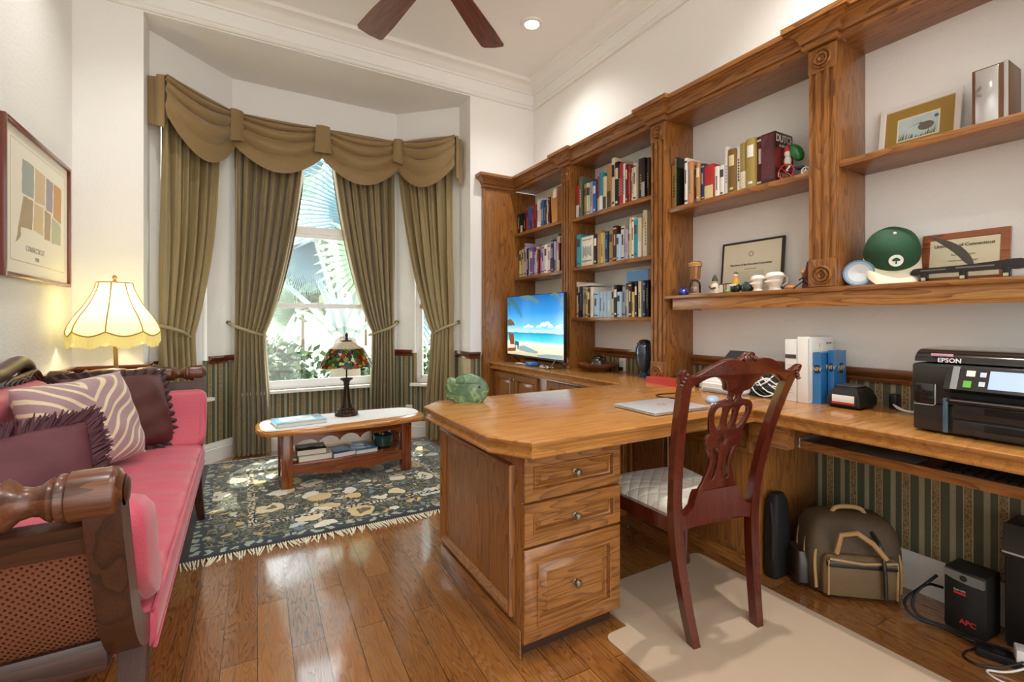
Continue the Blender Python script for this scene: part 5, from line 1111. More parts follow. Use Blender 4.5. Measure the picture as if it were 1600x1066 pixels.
PUR = P('#5C2C34', 0.7, bump=1.0, bscale=11, var=0.35)
M = basis((0.30, -0.86, 0.42), 0.10); t = pillow('pillow', 'plum velvet pillow with thick shaggy fringe, standing just behind the near sofa arm', (-0.565, 1.70, 0.70), 0.46, 0.40, 0.13, M, PUR)
b = MB(); rg = random.Random(9)
for i, p in enumerate(edge_pts(0.46, 0.40, 1300)):
    d = p.normalized(); L = rg.uniform(0.028, 0.050); sd = Vector((-d.y, d.x, 0))*rg.uniform(-0.012, 0.012); zz = rg.uniform(-0.012, 0.012)
    b.tube([M @ (p*0.985+Vector((0, 0, zz*0.4))), M @ (p+d*L*0.6+sd*0.5+Vector((0, 0, zz))), M @ (p+d*L+sd+Vector((0, 0, zz*1.6)))], [0.0038, 0.0042, 0.002], 4)
b.build('fringe', P('#4A1F2A', 0.65), t, local=True)
M = basis((0.75, -0.45, 0.45), 0.75); pillow('pillow', 'small cream pillow corner showing behind the plum fringed pillow', (-0.66, 2.12, 0.655), 0.28, 0.28, 0.10, M, P('#E9E0C8', 0.7))
# ------------------------------------------------------------------ desk chair
MH = mahog('z')
ch = thing('desk_chair', 'carved mahogany side chair with pierced back and quilted cream seat at the desk', 'chair', (1.605, 1.205, 0), -0.13)
ST = [(0.158, -0.058, 0.0), (0.172, -0.034, 0.12), (0.186, -0.010, 0.28), (0.195, 0.0, 0.42), (0.203, -0.006, 0.54), (0.224, -0.042, 0.74), (0.246, -0.092, 0.91), (0.258, -0.122, 0.99)]
def back_y(z):
    for a, b_ in zip(ST, ST[1:]):
        if z <= b_[2]: return lerp(a[1], b_[1], max(0, (z-a[2])/(b_[2]-a[2])))
    return ST[-1][1]+(z-ST[-1][2])*(-0.4)
sw = smooth2(ST, 2, closed=False)
for s in (-1, 1):
    rs = []
    for x, y, z in sw:
        w = lerp(0.016, 0.021, min(1, z/0.4)); d = 0.018 if z < 0.5 else 0.015
        rs.append([(s*(x-w), y-d, z), (s*(x+w), y-d, z), (s*(x+w), y+d, z), (s*(x-w), y+d, z)])
    b = MB(); b.rings(rs); bmesh.ops.bevel(b.b, geom=[e for e in b.b.edges if len(e.link_faces) == 2 and e.calc_face_angle(0) > 0.9], offset=0.005, segments=2, affect='EDGES'); b.build('back_leg', MH, ch, local=True)
def leaned(depth_off=0.0): return lambda co: (co.x, back_y(co.y)+co.z+depth_off, co.y)
half = [(0.0, 1.082), (0.014, 1.078), (0.022, 1.066), (0.034, 1.062), (0.045, 1.052), (0.075, 1.058), (0.11, 1.054), (0.15, 1.040), (0.185, 1.020), (0.215, 1.004), (0.240, 1.000), (0.262, 1.010), (0.280, 1.026), (0.290, 1.022), (0.288, 1.000), (0.280, 0.982), (0.272, 0.968), (0.236, 0.966), (0.212, 0.976), (0.185, 0.992), (0.150, 1.003), (0.110, 1.000), (0.080, 0.986), (0.064, 0.968), (0.058, 0.948), (0.030, 0.940), (0.0, 0.940)]
outl = [(x, z) for x, z in half]+[(-x, z) for x, z in half[::-1][1:-1]]
me = sheet(smooth2(outl, 1), [], 0.014, 0.005); mesh_obj(me, 'crest_rail', MH, ch, leaned())
for s in (-1, 1):
    b = MB()
    for k in range(4): b.ell((s*(0.268+0.006*k), back_y(1.0)-0.016+0.002*k, 1.012-0.012*k), (0.010, 0.008, 0.007), 10, 8)
    b.build('ear_carving', MH, ch, local=True)
b = MB()
for k in range(5): b.ell(((k-2)*0.013, back_y(1.07)-0.012, 1.068-0.004*abs(k-2)), (0.007, 0.009, 0.010), 10, 8)
b.build('crest_carving', MH, ch, local=True)
sh = [(0.0, 0.945), (0.040, 0.945), (0.030, 0.930), (0.026, 0.912), (0.040, 0.902), (0.075, 0.898), (0.096, 0.884), (0.104, 0.862), (0.100, 0.835), (0.090, 0.800), (0.078, 0.775), (0.090, 0.762), (0.094, 0.745), (0.082, 0.728), (0.078, 0.712), (0.060, 0.685), (0.054, 0.655), (0.058, 0.625), (0.072, 0.595), (0.078, 0.575), (0.092, 0.556), (0.094, 0.540), (0.0, 0.540)]
outl = [(x, z) for x, z in sh]+[(-x, z) for x, z in sh[::-1][1:-1]]
def slot(pts, mirror=False): return [((-x if mirror else x), z) for x, z in pts]
H = [smooth2([(0, 0.935), (0.014, 0.912), (0, 0.888), (-0.014, 0.912)], 1)]
cs = [(0.0, 0.878), (0.014, 0.860), (0.015, 0.820), (0.0, 0.782), (-0.015, 0.820), (-0.014, 0.860)]
ss = [(0.044, 0.880), (0.078, 0.876), (0.085, 0.848), (0.072, 0.810), (0.050, 0.782), (0.034, 0.796), (0.036, 0.835), (0.036, 0.862)]
H += [smooth2(cs, 1), smooth2(ss, 1), smooth2(slot(ss, True), 1)]
H += [[(0, 0.768), (0.016, 0.746), (0, 0.722), (-0.016, 0.746)]]
ls = [(0.026, 0.714), (0.060, 0.718), (0.044, 0.690), (0.037, 0.660), (0.041, 0.620), (0.052, 0.586), (0.028, 0.580), (0.015, 0.620), (0.013, 0.665), (0.018, 0.692)]
H += [smooth2(ls, 1), smooth2(slot(ls, True), 1)]
me = sheet(smooth2(outl, 1), H, 0.006, 0.002); mesh_obj(me, 'pierced_splat', MH, ch, leaned())
b = MB(); pr = [(-0.185, 0.405), (-0.12, 0.420), (0, 0.428), (0.12, 0.420), (0.185, 0.405), (0.185, 0.462), (0.150, 0.468), (0.120, 0.492), (0.108, 0.528), (0.098, 0.545), (-0.098, 0.545), (-0.108, 0.528), (-0.120, 0.492), (-0.150, 0.468), (-0.185, 0.462)]
b.prism(pr, 'y', -0.016, 0.018); b.build('back_rail', MH, ch, local=True)
RW_ = [(-0.205, 0.02), (0.205, 0.02), (0.262, 0.445), (-0.262, 0.445)]
b = MB(); ins = offset_poly(RW_, 0.022)
o4 = [(x, y, 0.395) for x, y in RW_]; b.rings([o4, [(x, y, 0.452) for x, y in RW_], [(x, y, 0.452) for x, y in ins], [(x, y, 0.395) for x, y in ins]], loop=True, cap=False); b.build('seat_frame', MH, ch, local=True)
def quilt():
    m, n, l, b = nodes('quilted_cream'); b.inputs['Base Color'].default_value = lin('#E6DFD0'); b.inputs['Roughness'].default_value = 0.6; b.inputs['Sheen Weight'].default_value = 0.3
    t = n.new('ShaderNodeTexCoord'); mp = n.new('ShaderNodeMapping'); mp.inputs['Rotation'].default_value = (0, 0, 0.78); l.new(t.outputs['Object'], mp.inputs[0]); s = n.new('ShaderNodeSeparateXYZ'); l.new(mp.outputs[0], s.inputs[0])
    f = PI/0.042; a = math_node(n, l, 'ABSOLUTE', math_node(n, l, 'SINE', math_node(n, l, 'MULTIPLY', s.outputs[0], f))); c = math_node(n, l, 'ABSOLUTE', math_node(n, l, 'SINE', math_node(n, l, 'MULTIPLY', s.outputs[1], f)))
    h = math_node(n, l, 'POWER', math_node(n, l, 'MULTIPLY', a, c), 0.4); bp = n.new('ShaderNodeBump'); bp.inputs['Strength'].default_value = 0.9; bp.inputs['Distance'].default_value = 0.005; l.new(h, bp.inputs['Height']); l.new(bp.outputs[0], b.inputs['Normal']); return m
def seatp(u, v):
    U = -1+2*u; y = 0.032+0.422*v; hw = lerp(0.185, 0.262, v)*(1-0.02*(1-abs(2*v-1)**6)); e = max(0, (1-abs(U)**6)*(1-abs(2*v-1)**8))**0.5
    x = U*hw; yy = y; 
    return (x, yy, 0.440+0.052*e+0.020*(1-U*U)*(1-(2*v-1)**2))
b = MB(); b.grid(seatp, 40, 36); b.build('seat', quilt(), ch, local=True, ang=80)
for s in (-1, 1):
    b = MB(); b.tube([(s*0.240, 0.420, 0.44), (s*0.243, 0.425, 0.36), (s*0.248, 0.436, 0.26), (s*0.242, 0.424, 0.14), (s*0.238, 0.420, 0.06), (s*0.240, 0.428, 0.025), (s*0.241, 0.432, 0.0)], [0.028, 0.036, 0.026, 0.019, 0.016, 0.030, 0.026], 14); b.build('front_leg', MH, ch, local=True)
    b = MB(); b.prism([(0.36, 0.395), (0.415, 0.395), (0.42, 0.30), (0.40, 0.345)], 'x', s*0.225-0.012, s*0.225+0.012); b.build('knee_bracket', MH, ch, local=True)

# ------------------------------------------------------------------ on the worktop
def E_(h, s=1.0):
    k = ('em', h, s)
    if k not in _m:
        m, n, l, b = nodes('screen_'+h.lstrip('#')); b.inputs['Base Color'].default_value = (0.01, 0.01, 0.01, 1); b.inputs['Roughness'].default_value = 0.15; b.inputs['Emission Color'].default_value = lin(h); b.inputs['Emission Strength'].default_value = s; _m[k] = m
    return _m[k]
# television
tv = thing('television', 'flat television showing a palm beach, on the worktop in front of the left bay', 'television', (2.24, 3.505, ZT))
y0, y1, z0, z1, xt = 3.045, 3.965, 0.862, 1.422, 2.225
b = MB(); b.box(xt, y0, z0, xt+0.03, y1, z1, 0.004); b.box(xt+0.03, y0+0.15, z0+0.08, xt+0.06, y1-0.15, z1-0.14, 0.008); b.build('casing', P('#1A1B1E', 0.35), tv)
b = MB(); b.box(xt-0.001, y0+0.001, z0+0.001, xt, y1-0.001, z0+0.014); b.build('lower_bezel', P('#4A4C50', 0.3, 0.6), tv)
def skym():
    m, n, l, b = nodes('screen_beach'); t = n.new('ShaderNodeTexCoord'); s = n.new('ShaderNodeSeparateXYZ'); l.new(t.outputs['Object'], s.inputs[0])
    v = math_node(n, l, 'MULTIPLY_ADD', s.outputs[2], 1/(z1-z0), -(z0-ZT)/(z1-z0))
    wv = n.new('ShaderNodeTexNoise'); wv.inputs['Scale'].default_value = 9; l.new(t.outputs['Object'], wv.inputs[0]); v = math_node(n, l, 'MULTIPLY_ADD', wv.outputs['Fac'], 0.03, math_node(n, l, 'ADD', v, -0.015))
    c = ramp(n, l, v, [(0.0, '#B7A98C'), (0.10, '#EAD9B4'), (0.22, '#F7ECD2'), (0.245, '#CFF2EC'), (0.27, '#5FD6DC'), (0.36, '#27B6D2'), (0.395, '#1787BE'), (0.40, '#C6E9F6'), (0.52, '#6DC0EA'), (0.72, '#2D93D8'), (1.0, '#0B5DA8')])
    b.inputs['Base Color'].default_value = (0.01, 0.01, 0.01, 1); b.inputs['Roughness'].default_value = 0.12; l.new(c, b.inputs['Emission Color']); b.inputs['Emission Strength'].default_value = 0.95; return m
b = MB(); b.box(xt-0.0015, y0+0.006, z0+0.016, xt-0.0005, y1-0.006, z1-0.006); b.build('screen', skym(), tv, smooth=False)
def onscr(u, v, k=0): return (xt-0.0018-0.0003*k, y1-0.006-u*(y1-y0-0.012), z0+0.016+v*(z1-z0-0.022))
def scr_poly(name, polys, col, k, s=0.95):
    b = MB()
    for p in polys: b.poly([onscr(u, v, k) for u, v in p])
    return b.build(name, E_(col, s), tv, smooth=False)
def frond(u0, v0, u1, v1, n_=16, w=0.09, droop=0.05):
    ps = []
    for i in range(n_):
        t_ = (i+0.5)/n_; u = lerp(u0, u1, t_); v = lerp(v0, v1, t_)+0.06*math.sin(PI*t_); du, dv = (u1-u0), (v1-v0); L = math.hypot(du, dv); du /= L; dv /= L
        for sg in (-1, 1):
            ll = w*math.sin(PI*(0.15+0.8*t_)); a = (u+du*0.5*ll-dv*sg*ll, v+dv*0.5*ll+du*sg*ll-droop*t_)
            q = [(u-du*0.008, v-dv*0.008), (u+du*0.008, v+dv*0.008), (min(0.995, max(0.005, a[0])), min(0.995, max(0.005, a[1])))]; ps.append(q)
    return ps
scr_poly('palm_fronds', frond(0.02, 0.97, 0.30, 0.66, 18, 0.09)+frond(0.01, 0.90, 0.06, 0.70, 8, 0.05), '#3F6B2C', 1, 0.8)
scr_poly('palm_fronds', frond(0.25, 0.99, 0.60, 0.90, 16, 0.08, 0.08)+frond(0.80, 0.99, 0.95, 0.93, 8, 0.06)+frond(0.99, 0.95, 0.97, 0.62, 9, 0.05), '#6F8F38', 2, 0.8)
cl = []
for cx, cy, r in ((0.36, 0.47, 0.03), (0.42, 0.49, 0.035), (0.48, 0.48, 0.03), (0.60, 0.48, 0.035), (0.68, 0.51, 0.05), (0.75, 0.53, 0.045), (0.80, 0.49, 0.04), (0.92, 0.48, 0.04), (0.97, 0.51, 0.028)): cl.append([(min(0.995, cx+r*1.1*math.cos(a*PI/8)), cy+r*max(-0.3, math.sin(a*PI/8))) for a in range(16)])
scr_poly('clouds', cl, '#E9F4FB', 1)
scr_poly('thatch_umbrella', [[(0.005, 0.60), (0.07, 0.615), (0.13, 0.56), (0.155, 0.50), (0.11, 0.505), (0.07, 0.495), (0.03, 0.50), (0.005, 0.49)]], '#7A6248', 2, 0.8)
scr_poly('beach_chair', [[(0.02, 0.37), (0.13, 0.36), (0.15, 0.17), (0.06, 0.17)], [(0.005, 0.10), (0.18, 0.12), (0.17, 0.06), (0.005, 0.04)]], '#8F4A30', 2, 0.8)
scr_poly('beach_chair', [[(0.16, 0.24), (0.24, 0.22), (0.23, 0.09), (0.21, 0.09), (0.20, 0.16), (0.17, 0.16), (0.17, 0.08), (0.15, 0.08)]], '#1F6E80', 3, 0.8)
scr_poly('sand_shadow', [[(0.24, 0.15), (0.34, 0.17), (0.46, 0.13), (0.60, 0.08), (0.56, 0.05), (0.40, 0.06), (0.24, 0.08)], [(0.56, 0.03), (0.75, 0.06), (0.99, 0.07), (0.99, 0.01), (0.60, 0.005)]], '#8FA8AC', 1, 0.9)
for yy in (3.16, 3.86):
    b = MB(); b.tube([(2.150, yy-0.03*(1 if yy < 3.5 else -1), 0.806), (2.225, yy, 0.872), (2.31, yy-0.03*(1 if yy < 3.5 else -1), 0.806)], 0.006, 8); b.build('foot', P('#17171A', 0.3), tv)
b = MB(); b.box(2.15, 3.42, ZT, 2.22, 3.52, ZT+0.034, 0.006); o = rehome(b.build('streaming_box', P('#2878C8', 0.3))); tag(o, 'small bright blue box under the television', 'box')
t = thing('cable_tangle', 'tangle of black and white cables lying under the television', 'cables', (2.2, 3.4, ZT)); rg = random.Random(4)
for col, n_ in (('#141416', 5), ('#DCDCDC', 3)):
    for k in range(n_):
        c0 = (2.16+rg.random()*0.07, 3.18+rg.random()*0.46); b = MB(); b.tube([(c0[0]+0.035*math.sin(j*0.9+k), c0[1]+0.07*math.cos(j*0.7+k*2), ZT+0.006+0.008*abs(math.sin(j*1.3+k))) for j in range(12)], 0.0035, 6); b.build('black_cable' if col == '#141416' else 'white_cable', P(col, 0.5), t)
# green stone fish
t = thing('stone_fish', 'polished green stone fish figurine standing at the far left corner of the desk', 'figurine', (0.955, 2.10, ZT))
fo = [(-0.052, 0.0), (0.050, 0.0), (0.066, 0.012), (0.082, 0.040), (0.090, 0.062), (0.078, 0.088), (0.056, 0.108), (0.028, 0.120), (-0.010, 0.122), (-0.040, 0.110), (-0.056, 0.092), (-0.068, 0.104), (-0.086, 0.106), (-0.080, 0.086), (-0.092, 0.072), (-0.082, 0.056), (-0.092, 0.036), (-0.078, 0.022), (-0.062, 0.034), (-0.054, 0.030)]
me = sheet(smooth2(fo, 2), [], 0.021, 0.016)
rz = -0.40
def fish_fn(co):
    x, z, y = co.x, co.y, co.z; k = 1-0.35*max(0, (-x-0.04))/0.05
    y *= k; return (x*math.cos(rz)-y*math.sin(rz), x*math.sin(rz)+y*math.cos(rz), max(0, z))
def marble(h1, h2, h3, sc):
    m, n, l, b = nodes('veined_stone'); t_ = n.new('ShaderNodeTexCoord'); z = n.new('ShaderNodeTexNoise'); z.inputs['Scale'].default_value = sc; z.inputs['Detail'].default_value = 6; z.inputs['Distortion'].default_value = 1.5; l.new(t_.outputs['Object'], z.inputs[0])
    l.new(ramp(n, l, z.outputs['Fac'], [(0.3, h1), (0.5, h2), (0.56, h3), (0.6, h2), (0.8, h1)]), b.inputs['Base Color']); b.inputs['Roughness'].default_value = 0.22; return m
mesh_obj(me, 'body', marble('#3F5A40', '#567550', '#8AA074', 14), t, fish_fn)
b = MB(); b.lathe([(0.001, 0.0), (0.006, 0.0), (0.005, 0.002), (0.001, 0.003)], (0, 0, 0), 14, 'y', cap=False)
for v in b.b.verts: x, y, z = v.co; x += 0.058; z += 0.075; y = -y-0.021; v.co = Vector((x*math.cos(rz)-y*math.sin(rz), x*math.sin(rz)+y*math.cos(rz), z))
b.build('eye', P('#20301F', 0.3), t, local=True)
# laptop
t = thing('laptop', 'closed silver laptop with a slanted logo lying on the desk beside the chair back', 'laptop', (1.645, 1.515, ZT), -0.02)
b = MB(); b.box(-0.165, -0.125, 0.002, 0.165, 0.125, 0.010, 0.003); b.build('base', P('#C9CBD0', 0.3, 0.6), t, local=True)
b = MB(); b.box(-0.166, -0.126, 0.0105, 0.166, 0.126, 0.017, 0.0028); b.build('lid', P('#E2E3E6', 0.28, 0.5), t, local=True)
b = MB()
for i, (x0, x1) in enumerate(((-0.02, -0.012), (-0.008, 0.0), (0.004, 0.012), (0.016, 0.024))): b.prism([(x0, -0.016-(0.006 if i == 2 else 0)), (x0+0.003, -0.016-(0.006 if i == 2 else 0)), (x0+0.012, 0.016+(0.006 if i == 1 else 0)), (x0+0.009, 0.016+(0.006 if i == 1 else 0))], 'z', 0.017, 0.0174)
b.build('logo', P('#8A8C90', 0.2, 0.9), t, local=True)
for sx in (-0.10, 0.10): b = MB(); b.box(sx-0.03, -0.11, 0, sx+0.03, -0.10, 0.002); b.build('foot', P('#222', 0.6) if False else P('#222222', 0.6), t, local=True)
b = MB(); cp = [(1.95, 1.62, 0.8035), (1.90, 1.66, 0.8035), (1.86, 1.75, 0.8035), (1.93, 1.80, 0.8035), (2.05, 1.76, 0.8035), (2.12, 1.80, 0.8035)]; b.tube(smooth2(cp, 3, closed=False), 0.003, 8); o = rehome(b.build('laptop_cable', P('#1C1A1A', 0.5))); tag(o, 'thin black cable curling over the desk behind the laptop', 'cable')
t = thing('computer_mouse', 'pale blue-grey computer mouse beside the laptop, seen through the chair back', 'computer mouse', (1.98, 1.50, ZT), 0.5)
b = MB(); b.ell((0, 0, 0.012), (0.052, 0.031, 0.022), 24, 16)
for v in b.b.verts: v.co.z = max(0, v.co.z)
b.build('shell', P('#A9BCD0', 0.3), t, local=True)
b = MB(); b.box(0.018, -0.002, 0.028, 0.034, 0.002, 0.034, 0.001); b.build('scroll_wheel', P('#55606C', 0.5), t, local=True)
b = MB(); b.box(1.90, 1.36, ZT, 2.08, 1.45, ZT+0.010, 0.003); o = rehome(b.build('phone', P('#D9DDE2', 0.25))); tag(o, 'white mobile phone on the desk right of the laptop', 'mobile phone')
# red and black books by the pilaster
flat_book('book', 'thick red hardback lying at the foot of the fluted post, spine out', (2.285, 2.03, ZT), (0.10, 0.30, 0.040), 0.0, ['#C23A34'])
flat_book('book', 'black hardback lying beside the red one against the bookcase post', (2.43, 1.985, ZT), (0.17, 0.24, 0.036), 0.0, ['#1E1C1E', '#5A5450'])
# bowl with a dark pot in it
t = thing('wooden_bowl', 'wide shallow wooden bowl on the worktop under the second bay', 'bowl', (2.42, 2.86, ZT))
b = MB(); b.lathe([(0.001, 0), (0.05, 0), (0.055, 0.006), (0.10, 0.028), (0.155, 0.058), (0.158, 0.064), (0.150, 0.064), (0.095, 0.036), (0.05, 0.014), (0.001, 0.012)], n=48, cap=False); b.build('bowl', wood('bowl_wood', '#8A5430', '#6E3D20', '#3E2012', 'x', rings=6), t, local=True)
t = thing('pottery_jar', 'small dark pottery jar sitting in the wooden bowl', 'jar', (2.42, 2.86, ZT+0.0135))
b = MB(); b.lathe([(0.001, 0), (0.045, 0), (0.062, 0.02), (0.066, 0.045), (0.05, 0.075), (0.028, 0.088), (0.026, 0.098), (0.034, 0.108), (0.030, 0.110), (0.02, 0.10), (0.001, 0.099)], n=32, cap=False); b.build('jar', P('#2A2620', 0.3, coat=0.5, var=0.5, bscale=18), t, local=True)
b = MB(); b.tube([(0.03+0.0, 0, 0.095), (0.062, 0, 0.09), (0.075, 0, 0.065), (0.064, 0, 0.04)], 0.006, 8); b.build('handle', P('#2A2620', 0.3), t, local=True)
t = thing('glass_vase', 'dark blue iridescent glass vase half hidden behind the fluted post', 'vase', (2.47, 2.425, ZT))
b = MB(); b.lathe([(0.001, 0), (0.04, 0), (0.042, 0.008), (0.022, 0.03), (0.03, 0.05), (0.055, 0.09), (0.062, 0.15), (0.060, 0.20), (0.048, 0.225), (0.052, 0.24), (0.044, 0.24), (0.054, 0.20), (0.001, 0.19)], n=36, cap=False); b.build('vase', P('#22405E', 0.1, coat=1.0, var=0.7, bscale=14), t, local=True)
b = MB(); b.ell((0, 0, 0.245), (0.04, 0.04, 0.018), 20, 10); b.build('lid', P('#33231C', 0.3), t, local=True)
# white photo printer with a black paper support
t = thing('photo_printer', 'small white photo printer with a raised black paper tray, behind the chair', 'printer', (2.33, 1.66, ZT))
b = MB(); b.rings([[(2.24, 1.545, 0.802), (2.42, 1.545, 0.802), (2.42, 1.775, 0.802), (2.24, 1.775, 0.802)], [(2.24, 1.548, 0.86), (2.42, 1.548, 0.90), (2.42, 1.772, 0.90), (2.24, 1.772, 0.86)]]); bmesh.ops.bevel(b.b, geom=b.b.edges[:], offset=0.01, segments=3, affect='EDGES'); b.build('body', P('#E9E8E6', 0.35), t)
b = MB(); b.rings([[(2.39, 1.56, 0.89), (2.405, 1.56, 0.89), (2.405, 1.76, 0.89), (2.39, 1.76, 0.89)], [(2.425, 1.57, 0.99), (2.435, 1.57, 0.99), (2.435, 1.75, 0.99), (2.425, 1.75, 0.99)], [(2.435, 1.595, 1.025), (2.445, 1.595, 1.025), (2.445, 1.725, 1.025), (2.435, 1.725, 1.025)]]); b.build('paper_support', P('#3A3A38', 0.5), t)
b = MB(); b.box(2.232, 1.57, 0.812, 2.245, 1.75, 0.828, 0.002); b.build('output_slot', P('#B9B8B6', 0.5), t)
# wire basket of cables
t = thing('cable_basket', 'dark bundle of black and white cables heaped on the worktop behind the chair', 'cables', (2.42, 1.47, ZT)); rg = random.Random(11)
b = MB(); b.ell((2.42, 1.475, ZT+0.045), (0.09, 0.085, 0.062), 20, 12)
for v in b.b.verts: v.co.z = max(ZT, v.co.z)
b.build('bag', P('#1E2620', 0.6, bump=0.6, bscale=30), t)
for nm, col, n_ in (('white_cable', '#E4E4DE', 7), ('black_cable', '#0E0E0E', 7)):
    for k in range(n_):
        a0 = rg.random()*6; z0_ = 0.01+0.10*rg.random(); b = MB(); pts = []
        for j in range(14):
            a = a0+j*0.42; zz = min(0.118, max(0.006, z0_+0.035*math.sin(j*0.9+k))); rr = 0.105*math.sqrt(max(0.15, 1-(zz/0.13)**2))*(1+0.05*math.sin(j*2+k)); pts.append((2.42+rr*math.cos(a), 1.475+rr*0.95*math.sin(a), ZT+zz))
        b.tube(smooth2(pts, 1, closed=False), 0.0035, 6); b.build(nm, P(col, 0.45), t)
# magazine files and blue books
t = thing('magazine_file', 'clear plastic and white file box with a dark label band, nearest the chair', 'file box', (2.45, 1.335, ZT))
b = MB(); b.box(2.35, 1.305, ZT, 2.55, 1.362, 1.105, 0.003); b.build('box', P('#E6E6E4', 0.2, var=0.10, bscale=25), t)
b = MB(); b.box(2.349, 1.307, 1.010, 2.350, 1.360, 1.030); b.build('label_band', P('#4A4440', 0.5), t)
b = MB()
for k in range(9): b.box(2.3493, 1.318+(k % 2)*0.006, 0.84+k*0.017, 2.3497, 1.346+(k % 3)*0.004, 0.843+k*0.017)
b.build('print_lines', P('#B9B7B0', 0.6), t)
t = thing('binder', 'tall white ring binder standing between the clear file box and blue books', 'binder', (2.47, 1.273, ZT))
b = MB(); b.box(2.345, 1.245, ZT, 2.565, 1.300, 1.118, 0.004); b.build('cover', P('#EDEBE6', 0.35), t)
b = MB(); b.box(2.344, 1.243, ZT+0.01, 2.345, 1.247, 1.11); b.build('edge', P('#C4C0B8', 0.4), t)
text('REPORT', 0.014, P('#4A4A4A', 0.6), t, Vector((2.525, 1.2447, 1.085))-t.location, FACE_S); text('1', 0.03, P('#B03A2A', 0.6), t, Vector((2.44, 1.2447, 1.075))-t.location, FACE_S)
for nm, lab, X0, Y0_, Y1_, Z1 in (('book', 'glossy blue paperback next to the white binder, lettered on its spine', 2.375, 1.206, 1.241, 1.045), ('book', 'blue book with a dark square on its cover, partly behind the black label printer', 2.425, 1.173, 1.200, 1.055)):
    t = thing(nm, lab, 'book', (2.47, (Y0_+Y1_)/2, ZT)); b = MB(); xe = X0+(0.15 if X0 < 2.4 else 0.11)
    if xe > 2.59: xe = 2.59
    b.box(X0, Y0_, ZT, xe, Y0_+0.002, Z1); b.box(X0, Y1_-0.002, ZT, xe, Y1_, Z1); b.box(X0, Y0_+0.002, ZT, X0+0.003, Y1_-0.002, Z1); b.build('cover', P('#2E76B4', 0.2, coat=0.6), t)
    b = MB(); b.box(X0+0.003, Y0_+0.002, ZT+0.002, xe-0.003, Y1_-0.002, Z1-0.003); b.build('pages', PAGE, t)
    b = MB(); b.box(X0-0.0008, Y0_+0.006, Z1-0.10, X0, Y1_-0.006, Z1-0.06); b.box(X0+0.05, Y0_-0.0008, Z1-0.11, xe-0.03, Y0_, Z1-0.06); b.build('title_block', P('#1D2A48', 0.4), t)
    text('NIV', 0.026, P('#D9C58A', 0.4), t, Vector((X0-0.0012, (Y0_+Y1_)/2, Z1-0.08))-t.location, FACE_W); text('NIV', 0.034, P('#D9C58A', 0.4), t, Vector(((X0+0.05+xe-0.03)/2, Y0_-0.0012, Z1-0.085))-t.location, FACE_S)
# black label printer
t = thing('label_printer', 'black desktop label printer with a white and red sticker on its front', 'label printer', (2.43, 1.10, ZT), 0.0)
b = MB(); b.rings([[(x, y, z) for x, y in offset_poly([(2.350, 1.035), (2.510, 1.035), (2.510, 1.168), (2.350, 1.168)], i)] for i, z in ((0.012, 0.802), (0.0, 0.815), (0.0, 0.845), (0.010, 0.875), (0.022, 0.892), (0.045, 0.898))]); b.build('body', P('#1D1C1B', 0.35), t)
b = MB(); b.box(2.347, 1.055, 0.820, 2.351, 1.145, 0.860, 0.001); b.build('sticker', P('#EDEBE8', 0.5), t); b = MB(); b.box(2.3462, 1.055, 0.820, 2.3472, 1.145, 0.829); b.build('red_band', P('#B83232', 0.5), t)
b = MB(); b.box(2.39, 1.06, 0.896, 2.48, 1.145, 0.901, 0.002); b.build('lid_label', P('#5A5850', 0.5, var=0.6, bscale=90), t)
t = thing('usb_cables', 'white cables and a small black adapter on the worktop between printer and label printer', 'cables', (2.52, 0.93, ZT))
b = MB(); b.box(2.545, 0.975, ZT, 2.585, 1.005, ZT+0.065, 0.004); b.build('adapter', P('#1A1A1A', 0.4), t)
for k in range(3): b = MB(); b.tube(smooth2([(2.54, 0.985, ZT+0.02), (2.50, 0.95-0.01*k, ZT+0.005), (2.47+0.02*k, 0.90, ZT+0.005), (2.51, 0.86-0.01*k, ZT+0.006), (2.54, 0.82, ZT+0.03)], 2, closed=False), 0.003, 6); b.build('white_cable', P('#E6E6E2', 0.4), t)
# the large printer
pr_ = thing('inkjet_printer', 'large black office printer with touch panel and two paper trays on the worktop', 'printer', (2.32, 0.53, ZT))
BK = P('#2B2A28', 0.34, coat=0.3, bump=0.15, bscale=300); BG = P('#1A1A1A', 0.12, coat=0.8); SV = P('#A8ABB0', 0.25, 0.8)
Y1_, Y0_ = 0.765, 0.295
b = MB(); b.box(2.125, Y0_, ZT+0.006, 2.50, Y1_, 0.905, 0.008); b.box(2.115, Y0_, 0.905, 2.50, Y1_, 1.045, 0.010); b.build('body', BK, pr_)
b = MB(); pts = [(2.135, 1.045), (2.140, 1.070), (2.170, 1.090), (2.22, 1.096), (2.46, 1.098), (2.50, 1.085), (2.50, 1.045)]; b.prism(smooth2(pts, 1), 'y', Y0_+0.002, Y1_-0.002); b.build('scanner_lid', BG, pr_)
b = MB(); b.prism([(2.105, 0.952), (2.080, 0.966), (2.118, 1.040), (2.135, 1.040), (2.135, 0.952)], 'y', Y0_+0.01, 0.665); cpn = b.build('control_panel', BG, pr_)
nrm = Vector((-0.77, 0, 0.64))
def onpan(yy, k): p = lerp(Vector((2.0798, yy, 0.9665)), Vector((2.1178, yy, 1.0405)), k); return p+Vector((-0.0008, 0, 0.0007))
def panq(ya, yb, ka, kb, m_, name):
    b = MB(); q = [onpan(ya, ka), onpan(yb, ka), onpan(yb, kb), onpan(ya, kb)]; b.rings([q, [p+Vector((-0.0006, 0, 0.0005)) for p in q]]); return b.build(name, m_, pr_, smooth=False)
